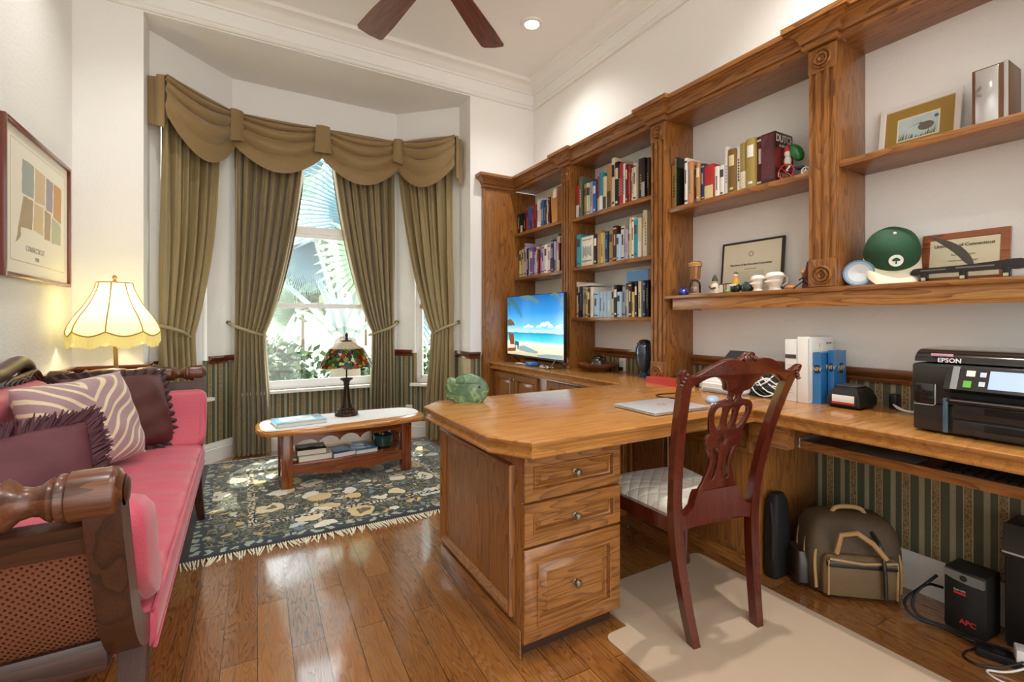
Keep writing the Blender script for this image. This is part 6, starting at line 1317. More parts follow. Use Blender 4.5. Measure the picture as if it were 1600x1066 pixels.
panq(0.555, 0.452, 0.12, 0.88, E_('#BFD0EE', 0.9), 'touch_screen'); panq(0.612, 0.590, 0.60, 0.85, P('#E4E6D8', 0.3), 'button'); panq(0.616, 0.596, 0.12, 0.40, E_('#79C24A', 0.7), 'button'); panq(0.578, 0.563, 0.60, 0.80, P('#C9D2DC', 0.3), 'button'); panq(0.578, 0.563, 0.2, 0.4, P('#C9D2DC', 0.3), 'button'); panq(0.44, 0.415, 0.55, 0.75, P('#C9D2DC', 0.3), 'button'); panq(0.44, 0.415, 0.15, 0.35, P('#C9D2DC', 0.3), 'button')
panq(0.648, 0.630, 0.0, 1.0, SV, 'panel_trim')
text('EPSON', 0.021, P('#E6E6E6', 0.3), pr_, Vector((2.1335, 0.665, 1.058))-pr_.location, (PI/2-0.15, 0, -PI/2), bold=0.0006)
b = MB(); b.box(2.132, 0.655, 1.072, 2.137, 0.715, 1.081, 0.001); b.build('pink_sticker', P('#E0A0AC', 0.5), pr_)
b = MB(); b.box(2.108, Y0_+0.02, 0.935, 2.118, 0.655, 0.955); b.build('output_bay', P('#050505', 0.6), pr_)
b = MB(); b.box(2.072, Y0_+0.02, 0.922, 2.125, 0.655, 0.934, 0.003); b.build('output_tray', BG, pr_)
b = MB(); b.box(2.0705, Y0_+0.03, 0.928, 2.0725, 0.645, 0.932); b.build('tray_edge', SV, pr_)
for z0_, z1_ in ((0.812, 0.860), (0.866, 0.914)):
    b = MB(); b.box(2.112, Y0_+0.015, z0_, 2.13, 0.650, z1_, 0.004); tr = b.build('paper_tray', BK, pr_); b = MB(); b.box(2.110, 0.36, z1_-0.028, 2.1135, 0.57, z1_-0.006, 0.001); b.build('grip', P('#070707', 0.6), tr)
b = MB(); b.box(2.110, 0.700, 0.905, 2.1165, 0.752, 0.975, 0.002); b.build('card_slots', BG, pr_)
b = MB(); b.tube([(2.108, 0.755, 0.900), (2.108, 0.700, 0.900), (2.108, 0.695, 0.905), (2.108, 0.695, 0.975)], 0.0022, 6); b.build('chrome_line', SV, pr_)
b = MB(); b.box(2.110, 0.662, 0.81, 2.1165, 0.676, 0.93, 0.002); b.build('side_strip', P('#58798C', 0.25, 0.4), pr_)
# ------------------------------------------------------------------ ornaments on the shelves
ZB = 1.352
def simple(name, label, cat, loc, rz=0.0): return thing(name, label, cat, loc, rz)
# toy cyclist with a green balloon-like umbrella
t = simple('toy_tricycle', 'painted tin toy clown on a red-wheeled tricycle with a green canopy', 'toy', (2.45, 1.335, 1.91), 0)
def wheel(c, r, parent, rim='#C8322A', n=8):
    b = MB(); b.tube([(c[0], c[1]+r*math.cos(2*PI*k/28), c[2]+r*math.sin(2*PI*k/28)) for k in range(28)], 0.0035, 6, closed=True)
    for k in range(n): b.tube([c, (c[0], c[1]+r*math.cos(2*PI*k/n), c[2]+r*math.sin(2*PI*k/n))], 0.0014, 5)
    b.ell(c, 0.006, 10, 6); return b.build('wheel', P(rim, 0.4), parent, local=True)
wheel((-0.05, 0.050, 0.042), 0.038, t); wheel((-0.05, -0.045, 0.022), 0.018, t, '#E8E4DC'); wheel((0.02, -0.045, 0.022), 0.018, t, '#E8E4DC')
b = MB(); b.tube([(-0.05, 0.050, 0.042), (-0.05, 0.020, 0.060), (-0.03, -0.02, 0.045), (-0.015, -0.05, 0.030)], 0.005, 8); b.box(-0.045, -0.03, 0.044, -0.005, 0.01, 0.056, 0.003); b.build('body', P('#2B3A5A', 0.35), t, local=True)
b = MB(); b.ell((-0.035, 0.050, 0.135), (0.017, 0.017, 0.020), 16, 10); b.ell((-0.035, 0.050, 0.100), (0.018, 0.018, 0.026), 16, 10); b.tube([(-0.035, 0.045, 0.085), (-0.045, 0.030, 0.070), (-0.05, 0.045, 0.045)], 0.007, 8); b.build('clown', P('#E6DFD4', 0.4), t, local=True)
b = MB(); b.lathe([(0.019, 0), (0.012, 0.015), (0.001, 0.035)], (-0.035, 0.052, 0.148), 14); b.build('hat', P('#C8322A', 0.4), t, local=True)
b = MB(); b.ell((-0.02, 0.012, 0.135), (0.035, 0.028, 0.050), 24, 14, Matrix.Rotation(-0.45, 4, 'X')); b.build('canopy', P('#1F7A3A', 0.2, coat=0.6), t, local=True)
t = simple('toy_motorbike', 'small metal toy motorbike beside the tin clown, against the thick oak post', 'toy', (2.44, 1.275, 1.91))
wheel((0, 0.018, 0.022), 0.018, t, '#2A2A2A'); wheel((0, -0.018, 0.022), 0.018, t, '#2A2A2A')
b = MB(); b.tube([(0, 0.018, 0.022), (0, 0.010, 0.060), (0, -0.008, 0.058), (0, -0.018, 0.022)], 0.003, 6); b.tube([(-0.02, 0.012, 0.072), (0.02, 0.012, 0.072)], 0.002, 6); b.ell((0, 0, 0.045), (0.006, 0.014, 0.009), 12, 8); b.build('frame', P('#B9B6AE', 0.3, 0.6), t, local=True)
# blue glass ball
t = simple('glass_paperweight', 'small cobalt blue glass paperweight at the left end of the lower board', 'paperweight', (2.42, 2.045, ZB))
b = MB(); b.lathe([(0.001, 0), (0.022, 0), (0.030, 0.012), (0.031, 0.026), (0.022, 0.042), (0.012, 0.048), (0.015, 0.054), (0.001, 0.056)], n=24); b.build('glass', P('#16309A', 0.08, coat=1.0), t, local=True)
# glass dome jar with a wooden cup on top
t = simple('glass_dome', 'glass dome with a little pink figure inside, on the lower board below the wooden cup', 'ornament', (2.43, 1.963, ZB))
b = MB(); b.lathe([(0.001, 0), (0.036, 0), (0.037, 0.010), (0.030, 0.014), (0.001, 0.014)], n=28); b.build('base', P('#B09A6A', 0.5), t, local=True)
def clearglass():
    m, n, l, b = nodes('clear_glass'); n.remove(b); tr = n.new('ShaderNodeBsdfTransparent'); tr.inputs[0].default_value = (0.93, 0.95, 0.95, 1); g = n.new('ShaderNodeBsdfGlossy'); g.inputs['Roughness'].default_value = 0.03
    fr = n.new('ShaderNodeFresnel'); fr.inputs[0].default_value = 1.5; mx = n.new('ShaderNodeMixShader'); l.new(fr.outputs[0], mx.inputs[0]); l.new(tr.outputs[0], mx.inputs[1]); l.new(g.outputs[0], mx.inputs[2]); l.new(mx.outputs[0], n['Material Output'].inputs['Surface']); return m
CG = clearglass()
b = MB(); b.lathe([(0.033, 0.014), (0.034, 0.055), (0.030, 0.078), (0.018, 0.092), (0.001, 0.096)], n=32, cap=False); b.build('dome', CG, t, local=True)
b = MB(); b.ell((0, 0, 0.035), (0.016, 0.014, 0.022), 14, 10); b.ell((0, 0, 0.064), 0.012, 14, 10); b.tube([(0, 0.010, 0.045), (-0.012, 0.016, 0.055)], 0.005, 6); b.build('figure', P('#C9967C', 0.5), t, local=True)
t = simple('wooden_cup', 'small bamboo cup with a rope-wrapped rim standing on the glass dome', 'cup', (2.43, 1.963, ZB+0.097))
b = MB(); b.lathe([(0.001, 0), (0.028, 0), (0.030, 0.01), (0.035, 0.09), (0.037, 0.108), (0.033, 0.110), (0.031, 0.09), (0.001, 0.085)], n=28); b.build('cup', wood('bamboo', '#A8743E', '#8C5A30', '#5C3618', 'z', rings=8), t, local=True)
for z in (0.082, 0.090, 0.098): b = MB(); b.tube([(0.0375*math.cos(2*PI*k/32), 0.0375*math.sin(2*PI*k/32), z) for k in range(32)], 0.0042, 6, closed=True); b.build('rope', P('#C29A5A', 0.7), t, local=True)
# gnome with open book
t = simple('gnome_figurine', 'small gnome figurine with a dark green pointed hat holding an open book', 'figurine', (2.42, 1.815, ZB))
b = MB(); b.lathe([(0.001, 0), (0.028, 0), (0.030, 0.012), (0.026, 0.035), (0.020, 0.055), (0.012, 0.066), (0.001, 0.068)], n=24); b.build('body', P('#D9CDB6', 0.5), t, local=True)
b = MB(); b.ell((-0.002, 0, 0.072), 0.015, 14, 10); b.build('face', P('#E0B898', 0.5), t, local=True)
b = MB(); b.lathe([(0.017, 0.075), (0.016, 0.088), (0.008, 0.108), (0.001, 0.116)], n=20); b.build('hat', P('#3E4A2E', 0.6), t, local=True)
b = MB(); b.tube([(-0.02, 0.022, 0.045), (-0.034, 0.0, 0.030), (-0.03, -0.026, 0.035)], 0.006, 8); b.build('sleeves', P('#6E4630', 0.5), t, local=True)
t = simple('folding_frame', 'little dark zigzag folding picture frame between the gnome and the clown figurine', 'picture frame', (2.43, 1.755, ZB))
for k, (y, a) in enumerate(((0.024, 0.6), (0.0, -0.6), (-0.024, 0.6))):
    b = MB(); b.obox((0, y, 0.030), (0.004, 0.030, 0.058), (0, 0, a), 0.001); b.build('leaf', P('#3A2A22', 0.4), t, local=True); b = MB(); b.obox((-0.003, y, 0.030), (0.001, 0.020, 0.044), (0, 0, a)); b.build('picture', P('#D6CCB8', 0.5), t, local=True)
t = simple('clown_figurine', 'colourful ceramic clown figurine in yellow and black seated on the lower board', 'figurine', (2.42, 1.680, ZB))
b = MB(); b.ell((0, 0, 0.030), (0.026, 0.030, 0.030), 18, 12); b.build('legs', P('#1D2E2A', 0.3), t, local=True)
b = MB(); b.lathe([(0.024, 0.04), (0.022, 0.06), (0.012, 0.085), (0.001, 0.088)], n=20); b.build('jacket', P('#C89A34', 0.35), t, local=True)
b = MB(); b.ell((-0.002, 0, 0.098), 0.014, 14, 10); b.build('head', P('#E6C8A8', 0.4), t, local=True); b = MB(); b.lathe([(0.014, 0.106), (0.008, 0.116), (0.001, 0.120)], n=16); b.build('cap', P('#3A2618', 0.4), t, local=True)
b = MB(); b.ell((-0.018, 0.030, 0.010), (0.024, 0.014, 0.010), 14, 8)
for v in b.b.verts: v.co.z = max(0, v.co.z)
b.build('shoe', P('#7FB24A', 0.3), t, local=True); b = MB(); b.tube([(-0.026, 0.02, 0.045), (-0.03, 0.0, 0.04), (-0.028, -0.02, 0.045)], 0.005, 8); b.build('ruff', P('#F0EEE8', 0.4), t, local=True)
t = simple('ceramic_shell', 'dark green glazed ceramic shell beside the clown figurine', 'ornament', (2.43, 1.618, ZB))
b = MB(); b.ell((0, 0, 0.028), (0.028, 0.036, 0.032), 20, 12)
for v in b.b.verts: v.co.z = max(0, v.co.z+0.003*math.sin(v.co.y*200)); 
b.build('shell', P('#1E3E3A', 0.1, coat=1.0, var=0.5, bscale=40), t, local=True)
# white head mugs
for (nm, lab, x, y, k) in (('head_mug', 'smaller white ceramic mug shaped like a turbaned head', 2.42, 1.548, 0.74), ('head_mug', 'larger white ceramic mug shaped like a head in profile, right of the smaller one', 2.425, 1.458, 0.82)):
    t = simple(nm, lab, 'mug', (x, y, ZB))
    WHT = P('#EFE9DC', 0.25, coat=0.5); b = MB()
    def hd(u, v):
        a = 2*PI*u; pr = [(0.032, 0), (0.036, 0.006), (0.027, 0.022), (0.033, 0.038), (0.041, 0.058), (0.041, 0.074), (0.047, 0.084), (0.049, 0.098), (0.042, 0.112), (0.028, 0.120)]
        q_ = v*9; i = min(8, int(q_)); f = q_-i; r = lerp(pr[i][0], pr[i+1][0], f); z = lerp(pr[i][1], pr[i+1][1], f)
        dx = math.cos(a); face = max(0, math.cos(a-PI+0.5))**6
        r += face*(0.020*math.exp(-((z-0.058)/0.010)**2)+0.005*math.exp(-((z-0.040)/0.006)**2)+0.004*math.exp(-((z-0.024)/0.008)**2)-0.004*math.exp(-((z-0.070)/0.005)**2))
        kr = k*(1.22 if k > 0.8 else 1.0); return (k*r*math.cos(a), kr*r*math.sin(a), k*z)
    b.grid(hd, 48, 36, closeu=True); b.lathe([(0.027*k, 0.1195*k), (0.025*k, 0.10*k), (0.001, 0.095*k)], n=32, cap=False); b.lathe([(0.031*k, 0.0), (0.001, 0.0)], n=32, cap=False); b.build('head', WHT, t, local=True, ang=70)
    b = MB(); b.tube([(0.030*k, -0.030*k, 0.10*k), (0.045*k, -0.052*k, 0.085*k), (0.045*k, -0.052*k, 0.05*k), (0.026*k, -0.028*k, 0.03*k)], 0.005, 8); b.build('handle', WHT, t, local=True)
    b = MB(); b.tube([(k*0.0485*math.cos(2*PI*i/32), k*(1.22 if k > 0.8 else 1.0)*0.0485*math.sin(2*PI*i/32), k*(0.090+0.006*math.sin(2*PI*i/32*2))) for i in range(32)], 0.005*k, 6, closed=True); b.build('turban_band', WHT, t, local=True)
# cards and dark ornament by the post
for lab, y, col, h, tl in (('dark red greeting card leaning beside the thick post', 1.330, '#7A1F22', 0.150, 0.30), ('blue greeting card standing against the thick post', 1.285, '#3F6496', 0.175, 0.12)):
    t = simple('greeting_card', lab, 'card', (2.50, y, ZB)); b = MB(); b.obox((0.02, 0, h/2), (0.003, 0.075, h), (0, 0.20, 0.15)); 
    for v in b.b.verts: v.co.y -= tl*v.co.z*0.4; v.co.z = max(0, v.co.z)
    b.build('card', P(col, 0.4, var=0.3, bscale=20), t, local=True)
t = simple('wire_figure', 'little dark wire figure with an orange ball head, among the greeting cards', 'figurine', (2.43, 1.318, ZB))
b = MB(); b.tube([(-0.02, 0.04, 0.004), (0, 0.0, 0.04), (0.0, 0.0, 0.075)], 0.003, 6); b.tube([(0.02, -0.04, 0.004), (0, 0.0, 0.04)], 0.003, 6); b.tube([(-0.02, -0.03, 0.05), (0, 0, 0.06), (0.02, 0.03, 0.05)], 0.003, 6); b.build('body', P('#1A1614', 0.4), t, local=True)
b = MB(); b.ell((0, 0, 0.085), 0.011, 14, 10); b.build('head', P('#D88A3A', 0.35), t, local=True)
t = simple('orange_stone', 'small polished orange stone on the lower board beside the larger mug', 'stone', (2.42, 1.375, ZB)); b = MB(); b.ell((0, 0, 0.012), (0.02, 0.026, 0.014), 16, 10)
for v in b.b.verts: v.co.z = max(0, v.co.z)
b.build('stone', P('#C9833A', 0.2), t, local=True)
# framed certificates and pictures (face -X, leaning back on the wall)
def framed(name, label, yL, yR, z0, h, xb, xt, fw, fcol, paper, cat, fth=0.018, matc=None, mw_=0.0):
    """bottom edge at x=xb, top at x=xt; returns (thing, map(u,v,d)) with u from left to right as seen"""
    t = thing(name, label, cat, (xb, (yL+yR)/2, z0))
    up = Vector((xt-xb, 0, math.sqrt(max(0.0001, h*h-(xt-xb)**2)))).normalized(); nr = Vector((-up.z, 0, up.x))
    W = yL-yR; o = Vector((xb, yL, z0))
    mp = lambda u, v, d: tuple(o+Vector((0, -1, 0))*u+up*v+nr*(d-fth)+Vector((0, 0, 0)))
    b = MB(); b.panel(mp, 0, W, 0, h, [(0, 0), (0, fth-0.002), (0.002, fth), (fw-0.003, fth), (fw, fth-0.004)]); b.build('frame', fcol if not isinstance(fcol, str) else P(fcol, 0.3, coat=0.3), t)
    b = MB(); b.panel(mp, fw-0.001, W-fw+0.001, fw-0.001, h-fw+0.001, [(0, fth-0.006), (0, fth-0.0035)]); b.build('sheet', P(matc or paper, 0.5), t, smooth=False)
    if mw_:
        b = MB(); b.panel(mp, fw+mw_, W-fw-mw_, fw+mw_, h-fw-mw_, [(0, fth-0.004), (0, fth-0.002)]); b.build('picture_sheet', P(paper, 0.5), t, smooth=False)
    def txt(s, size, u, v, m, **k):
        q = Vector(mp(u, v, fth-0.0015)); a = math.atan2(xt-xb, up.z*h) if h else 0
        return text(s, size, m, t, q-t.location, (PI/2-math.asin(up.x), 0, -PI/2), **k)
    return t, mp, txt, W
INK = P('#4A443C', 0.6); INK2 = P('#8F887A', 0.6)
t, mp, txt, W = framed('framed_certificate', 'certificate in a thin black frame leaning on the wall behind the small figurines', 1.881, 1.500, ZB, 0.315, 2.553, 2.582, 0.013, '#1C1A18', '#EDE5CC', 'certificate')
txt('Members of the Executive Committee', 0.0165, W/2, 0.175, INK, bold=0.0002); txt('State of Connecticut', 0.009, W/2, 0.148, INK2)
b = MB()
for k in range(8): b.panel(mp, W/2-0.085, W/2+0.085, 0.060+k*0.010, 0.063+k*0.010, [(0, 0.0145), (0, 0.0150)])
b.build('text_lines', P('#C9C1AA', 0.6), t, smooth=False)
b = MB()
for k in range(20): a = 2*PI*k/20; c = Vector(mp(W/2+0.013*math.cos(a), 0.235+0.013*math.sin(a), 0.0150)); b.ell(c, 0.0022, 6, 4)
b.build('seal', P('#8F887A', 0.6), t)
t, mp, txt, W = framed('framed_diploma', 'diploma in a broad reddish wooden frame behind the knife stand on the lower board', 0.894, 0.622, ZB, 0.215, 2.553, 2.582, 0.028, wood('diploma_frame', '#A8623A', '#93502C', '#5E2A14', 'y', rings=6), '#E9DFBE', 'certificate')
txt('University of Connecticut', 0.018, W/2, 0.160, INK, bold=0.0002); txt('Bachelor of Science', 0.0095, W/2, 0.120, INK2); txt('With all the rights and privileges', 0.007, W/2, 0.095, INK2)
t, mp, txt, W = framed('framed_print', 'small wading-bird print, olive mat and white frame, on the top right shelf', 1.048, 0.760, 1.925, 0.245, 2.540, 2.578, 0.024, '#ECE9E2', '#E9E2CA', 'picture', matc='#A5853A', mw_=0.045)
def onp(pts, d=0.0162): return [mp(u, v, d) for u, v in pts]
u0, u1, v0, v1 = 0.078, W-0.078, 0.078, 0.245-0.078
u0, u1, v0, v1 = 0.075, W-0.075, 0.075, 0.17
for nm, col, P_ in (('pale_sky', '#C3D4D6', [[(u0, v0), (u1, v0), (u1, v1), (u0, v1)]]),): 
    b = MB(); [b.poly(onp(p)) for p in P_]; b.build(nm, P(col, 0.6, var=0.2, bscale=30), t, smooth=False)
b = MB(); rg = random.Random(6)
for k in range(40): uu = rg.uniform(u0, u1-0.01); hh = rg.uniform(0.008, 0.03)*(0.5+abs(uu-W/2)/0.06); b.poly(onp([(uu, v0), (uu+0.004, v0), (uu+0.006, min(v1, v0+hh))], 0.0166))
b.build('reeds', P('#6F7E48', 0.6, var=0.5, bscale=60), t, smooth=False)
b = MB(); c0 = (W*0.60, v0+0.042); b.poly(onp([(c0[0]+0.028*math.cos(a*PI/8), c0[1]+0.019*math.sin(a*PI/8)) for a in range(16)], 0.0168)); b.poly(onp([(c0[0]-0.024, c0[1]+0.010), (c0[0]-0.022, c0[1]+0.022), (c0[0]-0.010, c0[1]+0.018)], 0.0168)); b.build('bird', P('#6E6A5C', 0.6, var=0.4, bscale=80), t, smooth=False)
b = MB(); b.poly(onp([(c0[0]-0.022, c0[1]+0.020), (c0[0]-0.022, c0[1]+0.017), (c0[0]-0.060, c0[1]+0.008)], 0.0169)); b.build('beak', P('#4E3A2A', 0.6), t, smooth=False)
b = MB(); b.poly(onp([(W*0.72+0.008*math.cos(a*PI/5), v0+0.075+0.008*math.sin(a*PI/5)) for a in range(10)], 0.0168)); b.build('blue_flower', P('#3F6EB0', 0.6), t, smooth=False)
# mirrored photo album / silver book on the top right shelf
t = simple('photo_album', 'shiny silver photo album with brown edges standing on the top right shelf', 'album', (2.50, 0.642, 1.925))
b = MB(); b.box(2.440, 0.592, 1.925, 2.575, 0.694, 2.155, 0.003); b.build('cover', P('#6E4528', 0.35), t)
b = MB(); b.box(2.438, 0.620, 1.928, 2.441, 0.684, 2.150, 0.001); b.build('silver_panel', P('#DADBDD', 0.12, 0.9, bump=0.3, bscale=6), t)
b = MB(); b.box(2.438, 0.594, 1.928, 2.441, 0.606, 2.158, 0.001); b.build('page_edge', P('#B9BCB8', 0.3), t)
# caps
def cap_mesh(t, crown, brim, R=0.088, H=0.10, rot=0.0, tilt=0.0, logo=False, crown_name='crown'):
    M = Matrix.Translation((0, 0, 0)) @ Matrix.Rotation(rot, 4, 'Z') @ Matrix.Rotation(tilt, 4, 'Y')
    b = MB()
    def cf(u, v):
        a = 2*PI*u; ph = v*PI/2*0.98; r = R*math.cos(ph)**0.75; z = H*math.sin(ph)**0.9
        r *= 1+0.012*math.cos(6*a)*math.sin(2*ph); return M @ Vector((r*1.10*math.cos(a), r*math.sin(a), z))
    b.grid(cf, 48, 20, closeu=True); o = b.build(crown_name, crown, t, local=True, ang=80); md = o.modifiers.new('thick', 'SOLIDIFY'); md.thickness = 0.002
    b = MB()
    def bf(u, v):
        a = (-0.5+u)*PI*0.92; r0 = 1.0; x0, y0 = R*1.10*math.cos(a), R*math.sin(a); ex = 0.100*math.cos(a*0.85)**0.7; x = x0+ex*v; y = y0*(1+0.02*v); z = -0.010*v*v-0.30*(y*y)*v/0.09*0.5
        return M @ Vector((x, y, z))
    b.grid(bf, 30, 8); o = b.build('brim', brim, t, local=True, ang=80); md = o.modifiers.new('thick', 'SOLIDIFY'); md.thickness = 0.003
    b = MB(); b.ell(M @ Vector((0, 0, H*0.995)), 0.007, 10, 6); b.build('button', brim, t, local=True)
    return M
GR = P('#1F4A2E', 0.75, bump=0.3, bscale=300); CRM = P('#E2D6BC', 0.75)
t = simple('baseball_cap', 'dark green baseball cap with cream brim and white round tree emblem', 'cap', (2.475, 0.968, ZB+0.135))
Mc = cap_mesh(t, GR, CRM, rot=math.radians(-150), tilt=0.80, R=0.100, H=0.115)
def emblem(Mc, R, H):
    # emblem sits on the crown's front, above the brim
    ph = 0.42; a = 0.0
    r = R*math.cos(ph)**0.75; z = H*math.sin(ph)**0.9; p = Vector((r*1.10, 0, z)); nrm = Vector((0.86, 0, 0.50)).normalized(); up = Vector((-0.50, 0, 0.86)); rt = Vector((0, -1, 0)) if False else nrm.cross(up)*-1
    return p, nrm, up, rt
p, nr, up, rt = emblem(Mc, 0.100, 0.115)
def ring_poly(r, off, n_=28, bend=True): return [Mc @ (p+nr*(off-(0.10*0 + 5.5*(r*math.cos(2*PI*k/n_))**2)*1.0)+rt*(r*math.cos(2*PI*k/n_))+up*(r*math.sin(2*PI*k/n_))) for k in range(n_)]
b = MB(); c0 = Mc @ (p+nr*0.0042)
vs = [b.b.verts.new(q) for q in ring_poly(0.025, 0.0042)]; cc = b.b.verts.new(c0)
for k in range(28): b._f([cc, vs[k], vs[(k+1) % 28]])
b.build('emblem', P('#EDEDE4', 0.6), t, local=True)
b = MB()
for dx, dy, r in ((0, 0.006, 0.009), (-0.008, 0.003, 0.006), (0.008, 0.003, 0.006)): b.rings([[Mc @ (p+nr*0.0052+rt*(dx+r*math.cos(2*PI*k/14))+up*(dy+r*0.8*math.sin(2*PI*k/14))) for k in range(14)]], cap=False); b._f(list(b.b.verts)[-14:])
b._f([b.b.verts.new(Mc @ (p+nr*0.0052+rt*x+up*y)) for x, y in ((-0.002, 0.0), (0.002, 0.0), (0.003, -0.014), (-0.003, -0.014))]); b.build('tree_motif', P('#1F5A30', 0.6), t, local=True)
# what the cap rests on
t = simple('desk_clock', 'small dark framed desk clock under and behind the green cap', 'clock', (2.50, 0.955, ZB))
b = MB(); b.box(-0.025, -0.075, 0, 0.03, 0.075, 0.105, 0.005); b.build('case', P('#3A2A20', 0.35), t, local=True); b = MB(); b.box(-0.027, -0.062, 0.012, -0.0245, 0.062, 0.092); b.build('face', P('#8A867C', 0.3, var=0.6, bscale=40), t, local=True)
t = simple('baseball_cap', 'upturned pale blue and white cap leaning at the foot of the thick post', 'cap', (2.36, 1.052, ZB+0.012))
b = MB()
for v_, nm, m_, sc_, dx in ((0, 'crown', P('#E4C9A8', 0.7), 1.0, 0.0),):
    b = MB(); b.grid(lambda u, v: (0.02+0.050*math.sin(v*PI/2), 0.062*math.cos(v*PI/2)**0.6*math.cos(2*PI*u), 0.045+0.056*math.cos(v*PI/2)**0.6*math.sin(2*PI*u)), 40, 12, closeu=True); o = b.build(nm, m_, t, local=True, ang=80); md = o.modifiers.new('thick', 'SOLIDIFY'); md.thickness = 0.002
for r0_, r1_, col, nm in ((0.90, 1.02, '#6E8FB0', 'sweatband'), (0.70, 0.90, '#A9C2D8', 'inner_band'), (0.0, 0.70, '#DDE4EA', 'lining')):
    b = MB(); b.grid(lambda u, v: (0.018+0.010*(1-lerp(r0_, r1_, v)), 0.062*lerp(max(0.01, r0_), r1_, v)*math.cos(2*PI*u), 0.045+0.056*lerp(max(0.01, r0_), r1_, v)*math.sin(2*PI*u)), 40, 3, closeu=True); b.build(nm, P(col, 0.6), t, local=True)
# knife on a black stand
t = simple('display_knife', 'curved dark display blade rising from a long black stand on the lower board', 'knife', (2.43, 0.715, ZB))
b = MB(); pr = [(0.165, 0.030), (0.162, 0.050), (0.150, 0.060), (0.10, 0.058), (0.0, 0.060), (-0.09, 0.066), (-0.155, 0.072), (-0.170, 0.066), (-0.172, 0.045), (-0.165, 0.030), (-0.10, 0.036), (0.0, 0.034), (0.10, 0.036)]
b.prism(smooth2(pr, 1), 'x', -0.012, 0.012); b.build('sheath', P('#151312', 0.25, coat=0.4), t, local=True)
b = MB(); b.prism(smooth2([(0.102, 0.182), (0.085, 0.180), (0.04, 0.160), (-0.005, 0.125), (-0.035, 0.062), (-0.012, 0.058), (0.020, 0.105), (0.060, 0.145)], 2), 'x', -0.003, 0.003); b.build('blade', P('#5A5650', 0.3, 0.7), t, local=True)
for y in (0.12, 0.0, -0.12): b = MB(); b.box(-0.014, y-0.010, 0.0, 0.014, y+0.010, 0.040, 0.002); b.build('stand_foot', P('#151312', 0.3), t, local=True); b = MB(); b.box(-0.0155, y-0.007, 0.008, -0.0135, y+0.007, 0.020); b.build('brass_plate', P('#D0C6A8', 0.3, 0.5), t, local=True)
b = MB(); b.box(-0.02, -0.16, 0.0, 0.02, 0.16, 0.006, 0.002); b.build('stand_base', P('#151312', 0.3), t, local=True)
b = MB(); b.box(-0.0135, -0.09, 0.048, -0.012, 0.02, 0.054); b.box(-0.0135, 0.05, 0.046, -0.012, 0.13, 0.051); b.build('inlay', P('#7A7670', 0.3, 0.6), t, local=True)

# ------------------------------------------------------------------ under the worktop
# canvas and leather travel bag
t = simple('travel_bag', 'brown canvas and leather soft bag with tan piping on the floor under the worktop', 'bag', (2.375, 1.100, 0.0), math.radians(50)); t.scale = (0.88, 0.98, 1.0)
CAN = P('#6A5233', 0.6, bump=0.4, bscale=180, var=0.25); BODY = P('#52402A', 0.65, bump=0.4, bscale=180, var=0.3); LEA = P('#2A1E16', 0.4, coat=0.2); PIP = P('#B08A58', 0.6)
def sup(a, n_): c, s_ = math.cos(a), math.sin(a); return math.copysign(abs(c)**(2/n_), c), math.copysign(abs(s_)**(2/n_), s_)
def bagring(z, w, d, n_=5, N=48, cx=0, cy=0):
    return [(cx+d/2*sup(2*PI*k/N, n_)[0], cy+w/2*sup(2*PI*k/N, n_)[1], z) for k in range(N)]
b = MB(); b.rings([bagring(0.003, 0.34, 0.20), bagring(0.02, 0.37, 0.23), bagring(0.10, 0.39, 0.25), bagring(0.20, 0.385, 0.24), bagring(0.27, 0.36, 0.21), bagring(0.315, 0.31, 0.16), bagring(0.335, 0.24, 0.10), bagring(0.340, 0.12, 0.05)]); b.build('body', BODY, t, local=True)
b = MB(); b.rings([[(x, y, z) for (x, y, z) in bagring(zz, w, d, 5, 40, cx=-0.118)] for zz, w, d in ((0.012, 0.26, 0.05), (0.02, 0.30, 0.075), (0.09, 0.31, 0.085), (0.16, 0.30, 0.075), (0.185, 0.27, 0.05), (0.19, 0.22, 0.03))]); b.build('front_pocket', CAN, t, local=True)
b = MB(); b.box(-0.162, -0.140, 0.140, -0.130, 0.140, 0.168, 0.006); b.build('pocket_flap', LEA, t, local=True)
b = MB(); b.rings([[(x, y, z) for (x, y, z) in bagring(zz, w, d, 4, 32, cx=0.0, cy=0.205)] for zz, w, d in ((0.015, 0.05, 0.14), (0.03, 0.07, 0.17), (0.12, 0.07, 0.17), (0.16, 0.05, 0.13))]); b.build('side_pocket', LEA, t, local=True)
def arch(x, w, z0_, z1_, n_=24, lean=0.0):
    pts = []
    for k in range(n_+1):
        a = PI*k/n_; c, s_ = sup(a, 3.2); pts.append((x+lean*s_, w*c, z0_+(z1_-z0_)*s_))
    return pts
for x, w, z1_ in ((-0.112, 0.172, 0.262), (-0.055, 0.192, 0.316), (0.03, 0.192, 0.330)):
    b = MB(); b.tube([(x, w*0.97, 0.03)]+arch(x, w, 0.10, z1_, lean=0.02)+[(x, -w*0.97, 0.03)], 0.007, 8); b.build('piping', PIP, t, local=True)
b = MB(); b.tube([(-0.15, 0.10, 0.20), (-0.17, 0.09, 0.285), (-0.175, 0.03, 0.30), (-0.18, -0.03, 0.26), (-0.18, -0.08, 0.20)], [0.011]*5, 8); b.build('handle', PIP, t, local=True)
b = MB(); b.tube(smooth2([(-0.02, 0.07, 0.33), (-0.02, 0.05, 0.362), (-0.02, -0.05, 0.362), (-0.02, -0.07, 0.33)], 2, closed=False), 0.010, 8); b.build('top_handle', PIP, t, local=True)
b = MB(); b.tube(smooth2([(-0.10, -0.06, 0.28), (-0.165, -0.07, 0.24), (-0.18, -0.075, 0.15), (-0.178, -0.08, 0.03)], 2, closed=False), 0.008, 8); b.build('strap', LEA, t, local=True)
